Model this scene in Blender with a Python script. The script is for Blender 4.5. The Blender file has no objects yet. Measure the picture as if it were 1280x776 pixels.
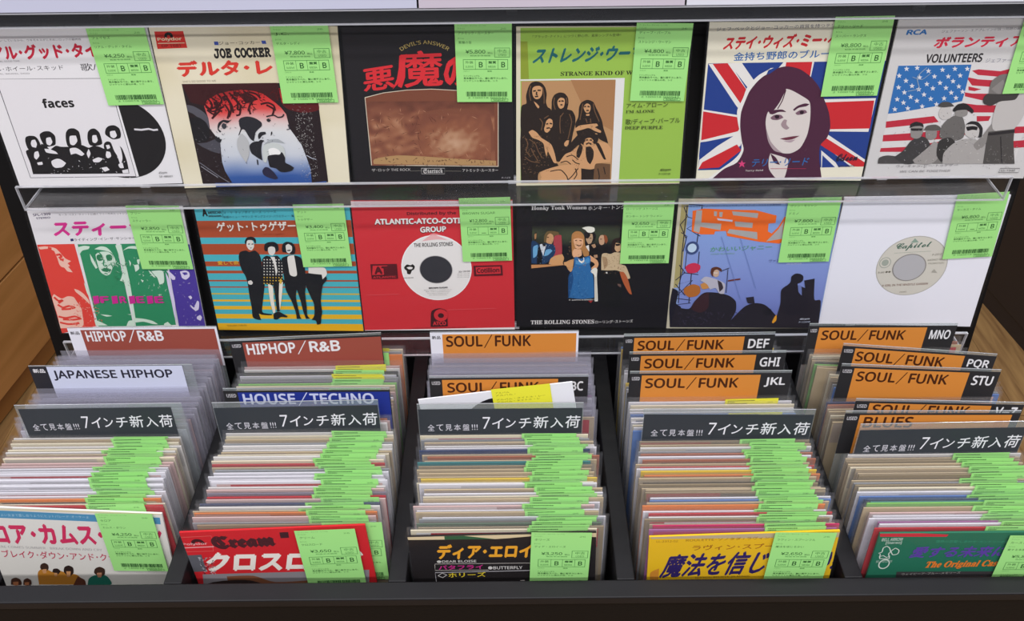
import bpy, math, random, json
from mathutils import Vector, Matrix
random.seed(7)
R_ = math.radians
scene = bpy.context.scene
col = scene.collection

# ---------------------------------------------------------------- camera, world, light, exposure
cam = bpy.data.cameras.new('camera')
cam.sensor_width = 36.0
cam.sensor_fit = 'HORIZONTAL'
cam.lens = 1102.27 / 1280 * 36.0
cam.clip_start = 0.02
cam_ob = bpy.data.objects.new('camera', cam)
col.objects.link(cam_ob)
def cam_axes(th, roll, yaw):
    F = Vector((math.sin(yaw) * math.cos(th), math.cos(yaw) * math.cos(th), -math.sin(th)))
    X = Vector((math.cos(yaw), -math.sin(yaw), 0))
    U = X.cross(F)
    return X * math.cos(roll) + U * math.sin(roll), -X * math.sin(roll) + U * math.cos(roll), F
cx, cu, cf = cam_axes(R_(39.7978), R_(-0.7148), R_(-0.2178))
cam_ob.matrix_world = Matrix(((cx.x, cu.x, -cf.x, 0), (cx.y, cu.y, -cf.y, 0), (cx.z, cu.z, -cf.z, 1.55), (0, 0, 0, 1)))
scene.camera = cam_ob

world = bpy.data.worlds.new('shop_interior')
scene.world = world
world.use_nodes = True
bg = world.node_tree.nodes['Background']
bg.inputs[0].default_value = (0.86, 0.88, 1.0, 1)
bg.inputs[1].default_value = 0.33

def area(name, loc, rot, sx, sy, energy, color=(1, 1, 1)):
    l = bpy.data.lights.new(name, 'AREA')
    l.shape = 'RECTANGLE'; l.size = sx; l.size_y = sy; l.energy = energy; l.color = color
    o = bpy.data.objects.new(name, l); col.objects.link(o)
    o.location = loc; o.rotation_euler = rot
    return o
for i, y in enumerate((-1.3, -0.1, 1.3, 3.2)):
    area('ceiling_strip_light', (0.1, y, 2.75), (0, 0, 0), 4.6, 0.16, (74, 50, 26, 44)[i], (0.985, 0.98, 1.0))

vs = scene.view_settings
vs.view_transform = 'Standard'; vs.look = 'None'; vs.gamma = 1.0; vs.use_curve_mapping = False
vs.exposure = 0.0
scene.cycles.transparent_max_bounces = 40
scene.cycles.max_bounces = 8

# ---------------------------------------------------------------- helpers
def lin(h):
    r = []
    for i in (0, 2, 4):
        c = int(h[i:i + 2], 16) / 255
        r.append(c / 12.92 if c <= .04045 else ((c + .055) / 1.055) ** 2.4)
    return tuple(r)

def mat(name, rgb, rough=.5, spec=.5, metallic=0, noise=None, bump=0, scale=200, coat=0):
    m = bpy.data.materials.new(name); m.use_nodes = True
    nt = m.node_tree; b = nt.nodes['Principled BSDF']
    b.inputs['Base Color'].default_value = (*rgb, 1)
    b.inputs['Roughness'].default_value = rough
    b.inputs['Specular IOR Level'].default_value = spec
    b.inputs['Metallic'].default_value = metallic
    b.inputs['Coat Weight'].default_value = coat
    if noise or bump:
        tc = nt.nodes.new('ShaderNodeTexCoord')
        n = nt.nodes.new('ShaderNodeTexNoise'); n.inputs['Scale'].default_value = scale; n.inputs['Detail'].default_value = 4
        nt.links.new(tc.outputs['Object'], n.inputs['Vector'])
        if noise:
            mx = nt.nodes.new('ShaderNodeMix'); mx.data_type = 'RGBA'
            mx.inputs[6].default_value = (*rgb, 1); mx.inputs[7].default_value = (*noise, 1)
            nt.links.new(n.outputs[0], mx.inputs[0]); nt.links.new(mx.outputs[2], b.inputs['Base Color'])
        if bump:
            bp = nt.nodes.new('ShaderNodeBump'); bp.inputs['Strength'].default_value = bump; bp.inputs['Distance'].default_value = .001
            nt.links.new(n.outputs[0], bp.inputs['Height']); nt.links.new(bp.outputs[0], b.inputs['Normal'])
    return m

def clear_mat(name, tint, haze, rough, refl=1.0, hazecol=(.8, .8, .85), bump=0, scale=30):
    """thin clear plastic: straight-through transmission, a little white haze, Fresnel gloss"""
    m = bpy.data.materials.new(name); m.use_nodes = True
    nt = m.node_tree; nt.nodes.clear(); N = nt.nodes.new; L = nt.links.new
    out = N('ShaderNodeOutputMaterial'); tr = N('ShaderNodeBsdfTransparent'); tr.inputs[0].default_value = (*tint, 1)
    df = N('ShaderNodeBsdfDiffuse'); df.inputs[0].default_value = (*hazecol, 1)
    gl = N('ShaderNodeBsdfGlossy'); gl.inputs['Roughness'].default_value = rough
    fr = N('ShaderNodeFresnel'); ge = N('ShaderNodeNewGeometry'); io = N('ShaderNodeMath'); io.operation = 'MULTIPLY_ADD'
    io.inputs[1].default_value = 1 / 1.49 - 1.49; io.inputs[2].default_value = 1.49   # same reflectance on the way in and on the way out
    L(ge.outputs['Backfacing'], io.inputs[0]); L(io.outputs[0], fr.inputs[0])
    mu = N('ShaderNodeMath'); mu.operation = 'MULTIPLY'; mu.inputs[1].default_value = refl
    m1 = N('ShaderNodeMixShader'); m1.inputs[0].default_value = haze
    m2 = N('ShaderNodeMixShader')
    L(tr.outputs[0], m1.inputs[1]); L(df.outputs[0], m1.inputs[2])
    L(fr.outputs[0], mu.inputs[0]); L(mu.outputs[0], m2.inputs[0])
    L(m1.outputs[0], m2.inputs[1]); L(gl.outputs[0], m2.inputs[2]); L(m2.outputs[0], out.inputs[0])
    if bump:
        tc = N('ShaderNodeTexCoord'); n = N('ShaderNodeTexNoise'); n.inputs['Scale'].default_value = scale; n.inputs['Detail'].default_value = 3
        n.inputs['Distortion'].default_value = 1.5
        L(tc.outputs['Object'], n.inputs['Vector'])
        bp = N('ShaderNodeBump'); bp.inputs['Strength'].default_value = bump; bp.inputs['Distance'].default_value = .003
        L(n.outputs[0], bp.inputs['Height']); L(bp.outputs[0], gl.inputs['Normal']); L(bp.outputs[0], fr.inputs['Normal'])
    return m

# print: one paper material, its colour read from the printed colour stored on the mesh
m = bpy.data.materials.new('printed_paper'); m.use_nodes = True
_nt = m.node_tree; _b = _nt.nodes['Principled BSDF']; _a = _nt.nodes.new('ShaderNodeAttribute'); _a.attribute_name = 'print'
_nt.links.new(_a.outputs['Color'], _b.inputs['Base Color']); _b.inputs['Roughness'].default_value = .55; _b.inputs['Specular IOR Level'].default_value = .25
PRINT = m
CLEAR = clear_mat('clear_sleeve_film', (.985, .985, .985), .006, .09, .38, bump=.5, scale=22)
FILM = clear_mat('stacked_sleeve_film', (.98, .98, .98), .03, .10, .8, bump=.12, scale=14)
FILM_GREY = clear_mat('new_sleeve_film', (.95, .95, .965), .14, .16, .9, (.62, .60, .68), bump=.12, scale=14)
SHEET = clear_mat('clear_divider_sheet', (.90, .92, .92), .16, .06, 1.0, (.62, .66, .66))
ACRYL = clear_mat('clear_acrylic', (.99, .99, .992), .006, .04, .75)
ACRYL_EDGE = clear_mat('whitened_acrylic_edge', (.8, .8, .8), .42, .12, 2.5, (.85, .85, .9))  # edge highlight put into the colour: whitish haze and boosted gloss
BLACK = mat('black_painted_board', lin('0a0808'), .6, .2, bump=.15, scale=300)
BLACK_IN = mat('black_bin_lining', lin('100e12'), .6, .2)
RAIL = mat('dark_grey_rail_laminate', lin('0f0e11'), .5, .3, noise=lin('161518'), scale=25)

def mesh_ob(name, verts, faces, material=None, parent=None, loc=None, cols=None, smooth=False):
    me = bpy.data.meshes.new(name)
    me.from_pydata(verts, [], faces)
    if material: me.materials.append(material)
    if cols is not None:
        at = me.color_attributes.new('print', 'FLOAT_COLOR', 'POINT')
        at.data.foreach_set('color', [c for rgb in cols for c in (rgb[0], rgb[1], rgb[2], 1.0)])
    if smooth: me.polygons.foreach_set('use_smooth', [True] * len(me.polygons))
    me.update()
    o = bpy.data.objects.new(name, me); col.objects.link(o)
    if parent: o.parent = parent
    if loc: o.location = loc
    return o

def link_copy(src, parent, loc=None, rot=None):
    o = src.copy(); col.objects.link(o); o.parent = parent
    if loc is not None: o.location = loc
    if rot is not None: o.rotation_euler = rot
    return o

def empty(name, loc=(0, 0, 0), rot=(0, 0, 0)):
    o = bpy.data.objects.new(name, None); col.objects.link(o)
    o.location = loc; o.rotation_euler = rot; o.empty_display_size = .02
    return o

def tag(o, label=None, cat=None, group=None, kind=None):
    if label: o['label'] = label
    if cat: o['category'] = cat
    if group: o['group'] = group
    if kind: o['kind'] = kind
    return o

class MB:
    def __init__(s): s.v = []; s.f = []; s.c = []
    def box(s, x0, y0, z0, x1, y1, z1, c=None):
        n = len(s.v)
        s.v += [(x0, y0, z0), (x1, y0, z0), (x1, y1, z0), (x0, y1, z0), (x0, y0, z1), (x1, y0, z1), (x1, y1, z1), (x0, y1, z1)]
        s.f += [tuple(n + i for i in q) for q in ((0, 3, 2, 1), (4, 5, 6, 7), (0, 1, 5, 4), (1, 2, 6, 5), (2, 3, 7, 6), (3, 0, 4, 7))]
        if c is not None: s.c += [c] * 8
    def prism(s, prof, x0, x1):
        """profile in (y, z) extruded along x"""
        n = len(s.v); k = len(prof)
        s.v += [(x0, y, z) for y, z in prof] + [(x1, y, z) for y, z in prof]
        s.f += [tuple(n + i for i in range(k)), tuple(n + k + i for i in reversed(range(k)))]
        s.f += [(n + (i + 1) % k, n + i, n + k + i, n + k + (i + 1) % k) for i in range(k)]
    def ob(s, name, material, parent=None, loc=None, bevel=0):
        o = mesh_ob(name, s.v, s.f, material, parent, loc, s.c if s.c else None)
        if bevel:
            b = o.modifiers.new('bevel', 'BEVEL'); b.width = bevel; b.segments = 2; b.limit_method = 'ANGLE'
        return o

# ---------------------------------------------------------------- lettering and flat print
_tc = {}
def grotesque(s):
    """plain letters as the upright sans letters of the wide font set"""
    r = ''
    for c in s:
        if 'A' <= c <= 'Z': r += chr(0x1D5A0 + ord(c) - 65)
        elif 'a' <= c <= 'z': r += chr(0x1D5BA + ord(c) - 97)
        elif '0' <= c <= '9': r += chr(0x1D7E2 + ord(c) - 48)
        else: r += c
    return r
def text_geo(s, bold=0.0):
    key = (s, bold)
    if key in _tc: return _tc[key]
    c = bpy.data.curves.new('lettering', 'FONT'); c.body = grotesque(s); c.size = 1; c.resolution_u = 2
    o = bpy.data.objects.new('lettering', c)
    me = o.to_mesh()
    vs_ = [(v.co.x, v.co.y) for v in me.vertices]
    fs_ = [tuple(p.vertices) for p in me.polygons]
    o.to_mesh_clear(); bpy.data.objects.remove(o); bpy.data.curves.remove(c)
    if vs_ and bold:
        k = len(vs_); base = list(vs_); bf = list(fs_)
        for dx, dy in ((bold, 0), (-bold, 0), (0, bold), (0, -bold)):
            o_ = len(vs_); vs_ += [(x + dx, y + dy) for x, y in base]; fs_ += [tuple(o_ + i for i in f) for f in bf]
    if vs_:
        x0 = min(v[0] for v in vs_); x1 = max(v[0] for v in vs_); y0 = min(v[1] for v in vs_); y1 = max(v[1] for v in vs_)
        vs_ = [((x - x0) / max(x1 - x0, 1e-6), (y - y0) / max(y1 - y0, 1e-6)) for x, y in vs_]
    _tc[key] = (vs_, fs_)
    return _tc[key]

def chaikin(p, n, closed=True):
    """smooth curve through the given points (Catmull-Rom)"""
    if not n or len(p) < 3: return p
    q = []; k = len(p); st = 4
    def corner(i):
        if not closed and (i <= 0 or i >= k - 1): return True
        a, b, c = p[(i - 1) % k], p[i % k], p[(i + 1) % k]
        v, w = (b[0] - a[0], b[1] - a[1]), (c[0] - b[0], c[1] - b[1])
        d = math.hypot(*v) * math.hypot(*w)
        return d > 0 and (v[0] * w[0] + v[1] * w[1]) / d < .18
    for i in range(k if closed else k - 1):
        if closed: a, b, c, d = p[i - 1], p[i], p[(i + 1) % k], p[(i + 2) % k]
        else: a, b, c, d = p[max(i - 1, 0)], p[i], p[i + 1], p[min(i + 2, k - 1)]
        if corner(i): a = b
        if corner(i + 1): d = c
        if corner(i) and corner(i + 1): q.append(b); continue
        for j in range(st):
            t = j / st; t2 = t * t; t3 = t2 * t
            q.append(tuple(b[e] + .4 * (-a[e] + c[e]) * t + (.8 * a[e] - 2.6 * b[e] + 2.2 * c[e] - .4 * d[e]) * t2 + (-.4 * a[e] + 1.6 * b[e] - 1.6 * c[e] + .4 * d[e]) * t3 for e in (0, 1)))
    if not closed: q.append(p[-1])
    return q

def hash2(x, y):
    v = math.sin(x * 127.1 + y * 311.7) * 43758.5453
    return v - math.floor(v)
def vnoise(x, y):
    xi, yi = math.floor(x), math.floor(y); fx, fy = x - xi, y - yi
    fx = fx * fx * (3 - 2 * fx); fy = fy * fy * (3 - 2 * fy)
    a = hash2(xi, yi) * (1 - fx) + hash2(xi + 1, yi) * fx; b = hash2(xi, yi + 1) * (1 - fx) + hash2(xi + 1, yi + 1) * fx
    return a * (1 - fy) + b * fy
def ramp(t, stops):
    t = max(0, min(1, t))
    for (a, ca), (b, cb) in zip(stops, stops[1:]):
        if t <= b:
            k = (t - a) / max(b - a, 1e-6); return tuple(ca[i] * (1 - k) + cb[i] * k for i in range(3))
    return stops[-1][1]

class Art:
    """flat print on a sheet: u to the right, v downwards, both 0..1; map(u, v) gives the place on the sheet, every ink layer a hair in front of the last"""
    def __init__(s, fmap, step):
        s.m = fmap; s.v = []; s.f = []; s.c = []; s.k = 0; s.step = step
    def add(s, pts, faces, cols):
        n = len(s.v); s.k += 1; y = -s.k * s.step
        for (u, v) in pts:
            x, z = s.m(u, v); s.v.append((x, y, z))
        s.f += [tuple(n + i for i in f) for f in faces]
        s.c += cols if isinstance(cols, list) else [cols] * len(pts)
    def poly(s, pts, c):
        a = sum(pts[i][0] * pts[(i + 1) % len(pts)][1] - pts[(i + 1) % len(pts)][0] * pts[i][1] for i in range(len(pts)))
        if a > 0: pts = pts[::-1]
        s.add(pts, [tuple(range(len(pts)))], c)
    def rect(s, u0, v0, u1, v1, c): s.poly([(u0, v0), (u1, v0), (u1, v1), (u0, v1)], c)
    def frame(s, u0, v0, u1, v1, w, h, c):
        pts = [(u0, v0), (u1, v0), (u1, v1), (u0, v1), (u0 + w, v0 + h), (u1 - w, v0 + h), (u1 - w, v1 - h), (u0 + w, v1 - h)]
        s.add(pts, [(0, 4, 5, 1), (1, 5, 6, 2), (2, 6, 7, 3), (3, 7, 4, 0)], c)
    def line(s, pts, w, c):
        P = []; Fc = []
        for i, (x, y) in enumerate(pts):
            a = pts[max(i - 1, 0)]; b = pts[min(i + 1, len(pts) - 1)]
            dx, dy = b[0] - a[0], b[1] - a[1]; l = math.hypot(dx, dy) or 1
            nx, ny = -dy / l * w / 2, dx / l * w / 2
            P += [(x + nx, y + ny), (x - nx, y - ny)]
            if i: k = 2 * i; Fc.append((k - 2, k - 1, k + 1, k))
        s.add(P, Fc, c)
    def text(s, t, u0, v0, u1, v1, h, c, shear=0, bold=0):
        vv, ff = text_geo(t, bold)
        if not vv: return
        if not bold:
            s.add([(u0 + (u1 - u0) * x + shear * h * y, v0 + (v1 - v0) * x - h * y) for x, y in vv], ff, c); return
        k = len(vv) // 5; kf = len(ff) // 5
        for i in range(5):
            s.add([(u0 + (u1 - u0) * x + shear * h * y, v0 + (v1 - v0) * x - h * y) for x, y in vv[i * k:i * k + k]], [tuple(j - i * k for j in f) for f in ff[i * kf:i * kf + kf]], c)
            if i < 4: s.k -= .8
    def arc(s, t, cx_, cy_, half, h, c):
        vv, ff = text_geo(t)
        pts = []
        for x, y in vv:
            a = (x - .5) * 2 * .62; r = .26 + h * y
            pts.append((cx_ + r * math.sin(a) * .9, cy_ + .26 - r * math.cos(a) * .85))
        s.add(pts, ff, c)
    def grid(s, u0, v0, u1, v1, nx, ny, fn):
        pts = []; cs = []; fc = []
        for j in range(ny + 1):
            for i in range(nx + 1):
                u, v = u0 + (u1 - u0) * i / nx, v0 + (v1 - v0) * j / ny
                pts.append((u, v)); cs.append(fn((u - u0) / (u1 - u0), (v - v0) / (v1 - v0)))
        for j in range(ny):
            for i in range(nx):
                a = j * (nx + 1) + i; fc.append((a, a + nx + 1, a + nx + 2, a + 1))
        s.add(pts, fc, cs)
    def specks(s, c, n, seed, ln, w, u0, v0, u1, v1):
        r = random.Random(seed); P = []; Fc = []
        for i in range(n):
            u, v = r.uniform(u0, u1), r.uniform(v0, v1); a = r.uniform(0, math.pi); l = ln * r.uniform(.3, 1) / 2; ww = w * r.uniform(.5, 1.3) / 2
            dx, dy = math.cos(a) * l, math.sin(a) * l; nx, ny = -math.sin(a) * ww, math.cos(a) * ww
            k = len(P); P += [(u - dx, v - dy), (u + nx, v + ny), (u + dx, v + dy), (u - nx, v - ny)]; Fc.append((k, k + 1, k + 2, k + 3))
        s.add(P, Fc, c)
    def run(s, ops):
        for o in ops:
            t = o[0]
            if t == 'P': s.poly(chaikin([(o[3][i], o[3][i + 1]) for i in range(0, len(o[3]), 2)], o[2] * 2), lin(o[1]))
            elif t == 'L':
                s.line(chaikin([(o[4][i], o[4][i + 1]) for i in range(0, len(o[4]), 2)], o[2] * 2, False), o[3], lin(o[1]))
            elif t == 'R': s.rect(o[2], o[3], o[4], o[5], lin(o[1]))
            elif t == 'E': s.poly([(o[2] + o[4] * math.cos(a * math.pi / 24), o[3] + o[5] * math.sin(a * math.pi / 24)) for a in range(48)], lin(o[1]))
            elif t == 'T': s.text(*o[1:7], lin(o[7]), *o[8:])
            elif t == 'ARC': s.arc(o[1], o[2], o[3], o[4], o[5], lin(o[6]))
            elif t == 'S': s.specks(lin(o[1]), *o[2:])
            elif t == 'G':
                k = o[1]
                if k == 'vig':
                    a, b = lin(o[2]), lin(o[3])
                    s.grid(*o[4:8], 14, 14, lambda u, v: tuple(a[i] + (b[i] - a[i]) * max(0, vnoise(u * 4, v * 4) * 1.1 - .35) * (1.4 if v > .5 else .8) for i in range(3)))
                elif k == 'rwb':
                    st = [(0, lin('8a1c1c')), (.12, lin('d03030')), (.22, lin('d84a46')), (.36, lin('dcc8c4')), (.45, lin('d8d8d8')), (.66, lin('c8ccd4')), (.8, lin('7c90b8')), (.88, lin('34589a')), (1, lin('28488c'))]
                    s.grid(*o[3:7], 24, 30, lambda u, v: ramp(v + (vnoise(u * 5, v * 5) - .5) * .09, st))
                elif k == 'rock':
                    st = [(0, lin('4e2a20')), (.4, lin('7c4836')), (.7, lin('9a6448')), (1, lin('c09070'))]
                    s.grid(*o[3:7], 60, 44, lambda u, v: ramp(.15 + .75 * vnoise(u * 9 + v * 14, v * 5 - u * 16 + 3) * vnoise(u * 3 + 7, v * 3) + .25 * v, st))
                elif k == 'rock2':
                    st = [(0, lin('5a3224')), (.35, lin('9a6a4c')), (.7, lin('c09a7c')), (1, lin('6a4030'))]
                    def rk(u, v):
                        d = math.hypot((u - .5) * 1.0, (v - .6) * 1.1)
                        return ramp(min(1, d * 1.5) * .8 + .3 * vnoise(u * 18 + v * 6, v * 12), [(0, lin('c8a284')), (.35, lin('b08262')), (.6, lin('90583e')), (1, lin('7c4836'))])
                    s.grid(*o[3:7], 36, 30, rk)
                elif k == 'glow':
                    s.grid(*o[3:7], 20, 10, lambda u, v: tuple(x * max(0, math.sin(v * math.pi)) * (.4 + .6 * vnoise(u * 5, v * 3)) + y for x, y in zip((.045, .06, .025), lin('17151a'))))
                elif k == 'sky':
                    st = [(0, lin('86a4d8')), (.5, lin('8496d0')), (.8, lin('7684c4')), (1, lin('5a62a0'))]
                    s.grid(*o[3:7], 12, 12, lambda u, v: ramp(v + .15 * (vnoise(u * 4, v * 3) - .5), st))
    def ob(s, name, parent):
        return mesh_ob(name, s.v, s.f, PRINT, parent, None, s.c)

# ---------------------------------------------------------------- the setting: wooden floor
def wood(name, a, b, sc=1.0, rough=.45):
    m = bpy.data.materials.new(name); m.use_nodes = True
    nt = m.node_tree; N = nt.nodes.new; L = nt.links.new; bs = nt.nodes['Principled BSDF']
    tc = N('ShaderNodeTexCoord'); mp = N('ShaderNodeMapping'); mp.inputs['Scale'].default_value = (16 * sc, 1.6 * sc, 16 * sc)
    oi = N('ShaderNodeObjectInfo'); ad = N('ShaderNodeVectorMath'); ad.operation = 'ADD'
    L(tc.outputs['Object'], ad.inputs[0]); L(oi.outputs['Location'], ad.inputs[1]); L(ad.outputs[0], mp.inputs[0])
    n = N('ShaderNodeTexNoise'); n.inputs['Scale'].default_value = 3; n.inputs['Detail'].default_value = 6; n.inputs['Distortion'].default_value = .6
    L(mp.outputs[0], n.inputs['Vector'])
    cr = N('ShaderNodeValToRGB'); cr.color_ramp.elements[0].position = .3; cr.color_ramp.elements[1].position = .72
    cr.color_ramp.elements[0].color = (*a, 1); cr.color_ramp.elements[1].color = (*b, 1)
    L(n.outputs[0], cr.inputs[0]); L(cr.outputs[0], bs.inputs['Base Color']); bs.inputs['Roughness'].default_value = rough
    return m
FLOORW = wood('oak_floor_board', lin('7a5834'), lin('a98452'))
CABW = wood('honey_plywood', lin('a06e36'), lin('b68048'), .5, .5)
CABW2 = wood('honey_plywood_plinth', lin('8a5826'), lin('9c6a34'), .5, .5)
b = MB(); b.box(-2.6, -1.2, -.06, 2.6, 4.6, -.012)
floor = b.ob('floor', mat('sub_floor', lin('2a2018'), .8)); tag(floor, 'oak board floor under the record rack', kind='structure')
b = MB(); b.box(-.0745, -.599, -.012, .0745, .599, 0)
plank0 = b.ob('floor_plank', FLOORW, floor, (-2.475, -.6, 0))
k = 0
for i in range(34):
    for j in range(-1, 5):
        y = -.6 + 1.2 * j + (.37 * i) % 1.2 - .6
        if (i, j) == (0, -1): plank0.location = (-2.475, y, 0); continue
        if y < -1 or y > 4.2: continue
        link_copy(plank0, floor, (-2.475 + .15 * i, y, 0))

# ---------------------------------------------------------------- neighbouring cabinets on the floor
wc = empty('wooden_cabinet', (-1.2, 1.6, 0), (0, 0, R_(-7.8) * 0 + R_(-7.5)))
tag(wc, 'honey plywood cabinet with low plinth on the floor left of the rack', 'cabinet')
b = MB(); b.box(-.5, -.9, .072, -.004, 1.5, .90); b.ob('cabinet_body', CABW, wc, bevel=.002)
b = MB(); b.box(-.48, -.88, .006, -.012, 1.48, .072); b.ob('plinth', CABW2, wc)
b = MB(); b.box(-.004, -.895, .076, .012, 1.495, .305); b.ob('drawer_front', CABW, wc, bevel=.0015)
b = MB(); b.box(-.004, -.895, .311, .012, 1.495, .60); b.ob('drawer_front', CABW, wc, bevel=.0015)
b = MB(); b.box(-.004, -.895, .606, .012, 1.495, .895); b.ob('drawer_front', CABW, wc, bevel=.0015)
DK = mat('dark_brown_laminate', lin('2a2220'), .5, .4)
dc = empty('dark_cabinet', (1.30, 1.75, 0), (0, 0, R_(7.4)))
tag(dc, 'dark brown cabinet standing on the oak floor right of the rack', 'cabinet')
b = MB(); b.box(0, -1.3, .05, .5, 1.6, .95); b.ob('cabinet_body', DK, dc, bevel=.002)
b = MB(); b.box(.004, -1.29, 0, .48, 1.59, .05); b.ob('plinth', DK, dc)

# ---------------------------------------------------------------- the black record rack
rack = empty('record_rack', (0, .65, 0)); tag(rack, 'black record rack with five bins below a sloping display board', 'record rack')
def rk(name, m, f, bevel=0):
    b = MB(); f(b); o = b.ob(name, m, rack, (0, -.65, 0), bevel); return o
rk('back_board', BLACK, lambda b: b.prism([(.842 + (z - .826) * .155 + d, z) for z, d in ((.6, 0), (1.46, 0), (1.46, .018), (.6, .018))], -.589, .582))
rk('front_panel', BLACK, lambda b: b.box(-.60, .471, .03, .60, .4785, .7918))
rk('front_rail', RAIL, lambda b: b.box(-.60, .469, .792, .60, .4885, .803), .0012)
DIV = (-.3345, -.1165, .105, .3255)
for x in DIV:
    rk('bin_divider', RAIL, lambda b: b.box(x - .0088, .4885, .650, x + .0088, .82, .803), .001)
for x in (-.568, .568):
    rk('side_panel', BLACK_IN, lambda b: b.box(x - .006, .4885, .03, x + .006, .84, .715), .001)
rk('bin_floor', BLACK_IN, lambda b: b.box(-.56, .4787, .650, .56, .8205, .664))
rk('lower_back_panel', BLACK_IN, lambda b: b.box(-.56, .8215, .05, .56, .836, .79))
rk('inner_lining', BLACK_IN, lambda b: b.box(-.56, .4787, .664, .56, .4800, .7915))

# ---------------------------------------------------------------- clear acrylic shelves
SHELVES = [('lower clear acrylic shelf carrying the second row of records', .8240, .790, .024, .8402, .542),
           ('middle clear acrylic shelf carrying the upper row of records', 1.0166, .8245, .0268, .8705, .542),
           ('top clear acrylic shelf crossing the top edge above the upper row', 1.2146, .846, .0115, .9003, .80)]
for lb, z, yf, h, yb, hx in SHELVES:
    s = empty('acrylic_shelf', (0, (yf + yb) / 2, z)); tag(s, lb, 'shelf', 'clear acrylic shelves')
    oy = (yf + yb) / 2
    x1 = min(hx, .580) if hx > .6 else hx
    x0 = -x1
    b = MB()
    b.box(x0, yf + .003 - oy, -.0018, x1, yb - oy - .0005, 0)
    b.ob('shelf_plate', ACRYL, s)
    b = MB(); b.box(x0, yf - oy, -.0018, x1, yf + .003 - oy, h); b.ob('front_lip', ACRYL, s)
    b = MB()
    b.box(x0, yf - oy - .0002, h, x1, yf + .0032 - oy, h + .0011)
    b.box(x0, yf - oy - .0004, -.0024, x1, yf + .0018 - oy, -.0012)
    b.ob('edge_highlight', ACRYL_EDGE, s)  # pale strips stand in for the light lines along the lip
    for xx in (x0, x1 - .0012):
        b = MB(); b.box(xx, yf - oy - .0004, -.0018, xx + .0012, yf + .003 - oy, h + .001); b.box(xx, yf + .003 - oy, -.0022, xx + .0012, yb - oy, .0004)
        b.ob('end_edge', ACRYL_EDGE, s)
    # small metal-free stand-off hooks holding the shelf to the board
    for xx in (-.42, 0, .42):
        b = MB(); b.box(xx - .006, yb - .006 - oy, .0002, xx + .006, yb - oy - .0005, .010); b.ob('fixing_clip', ACRYL_EDGE, s, bevel=.001)

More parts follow.
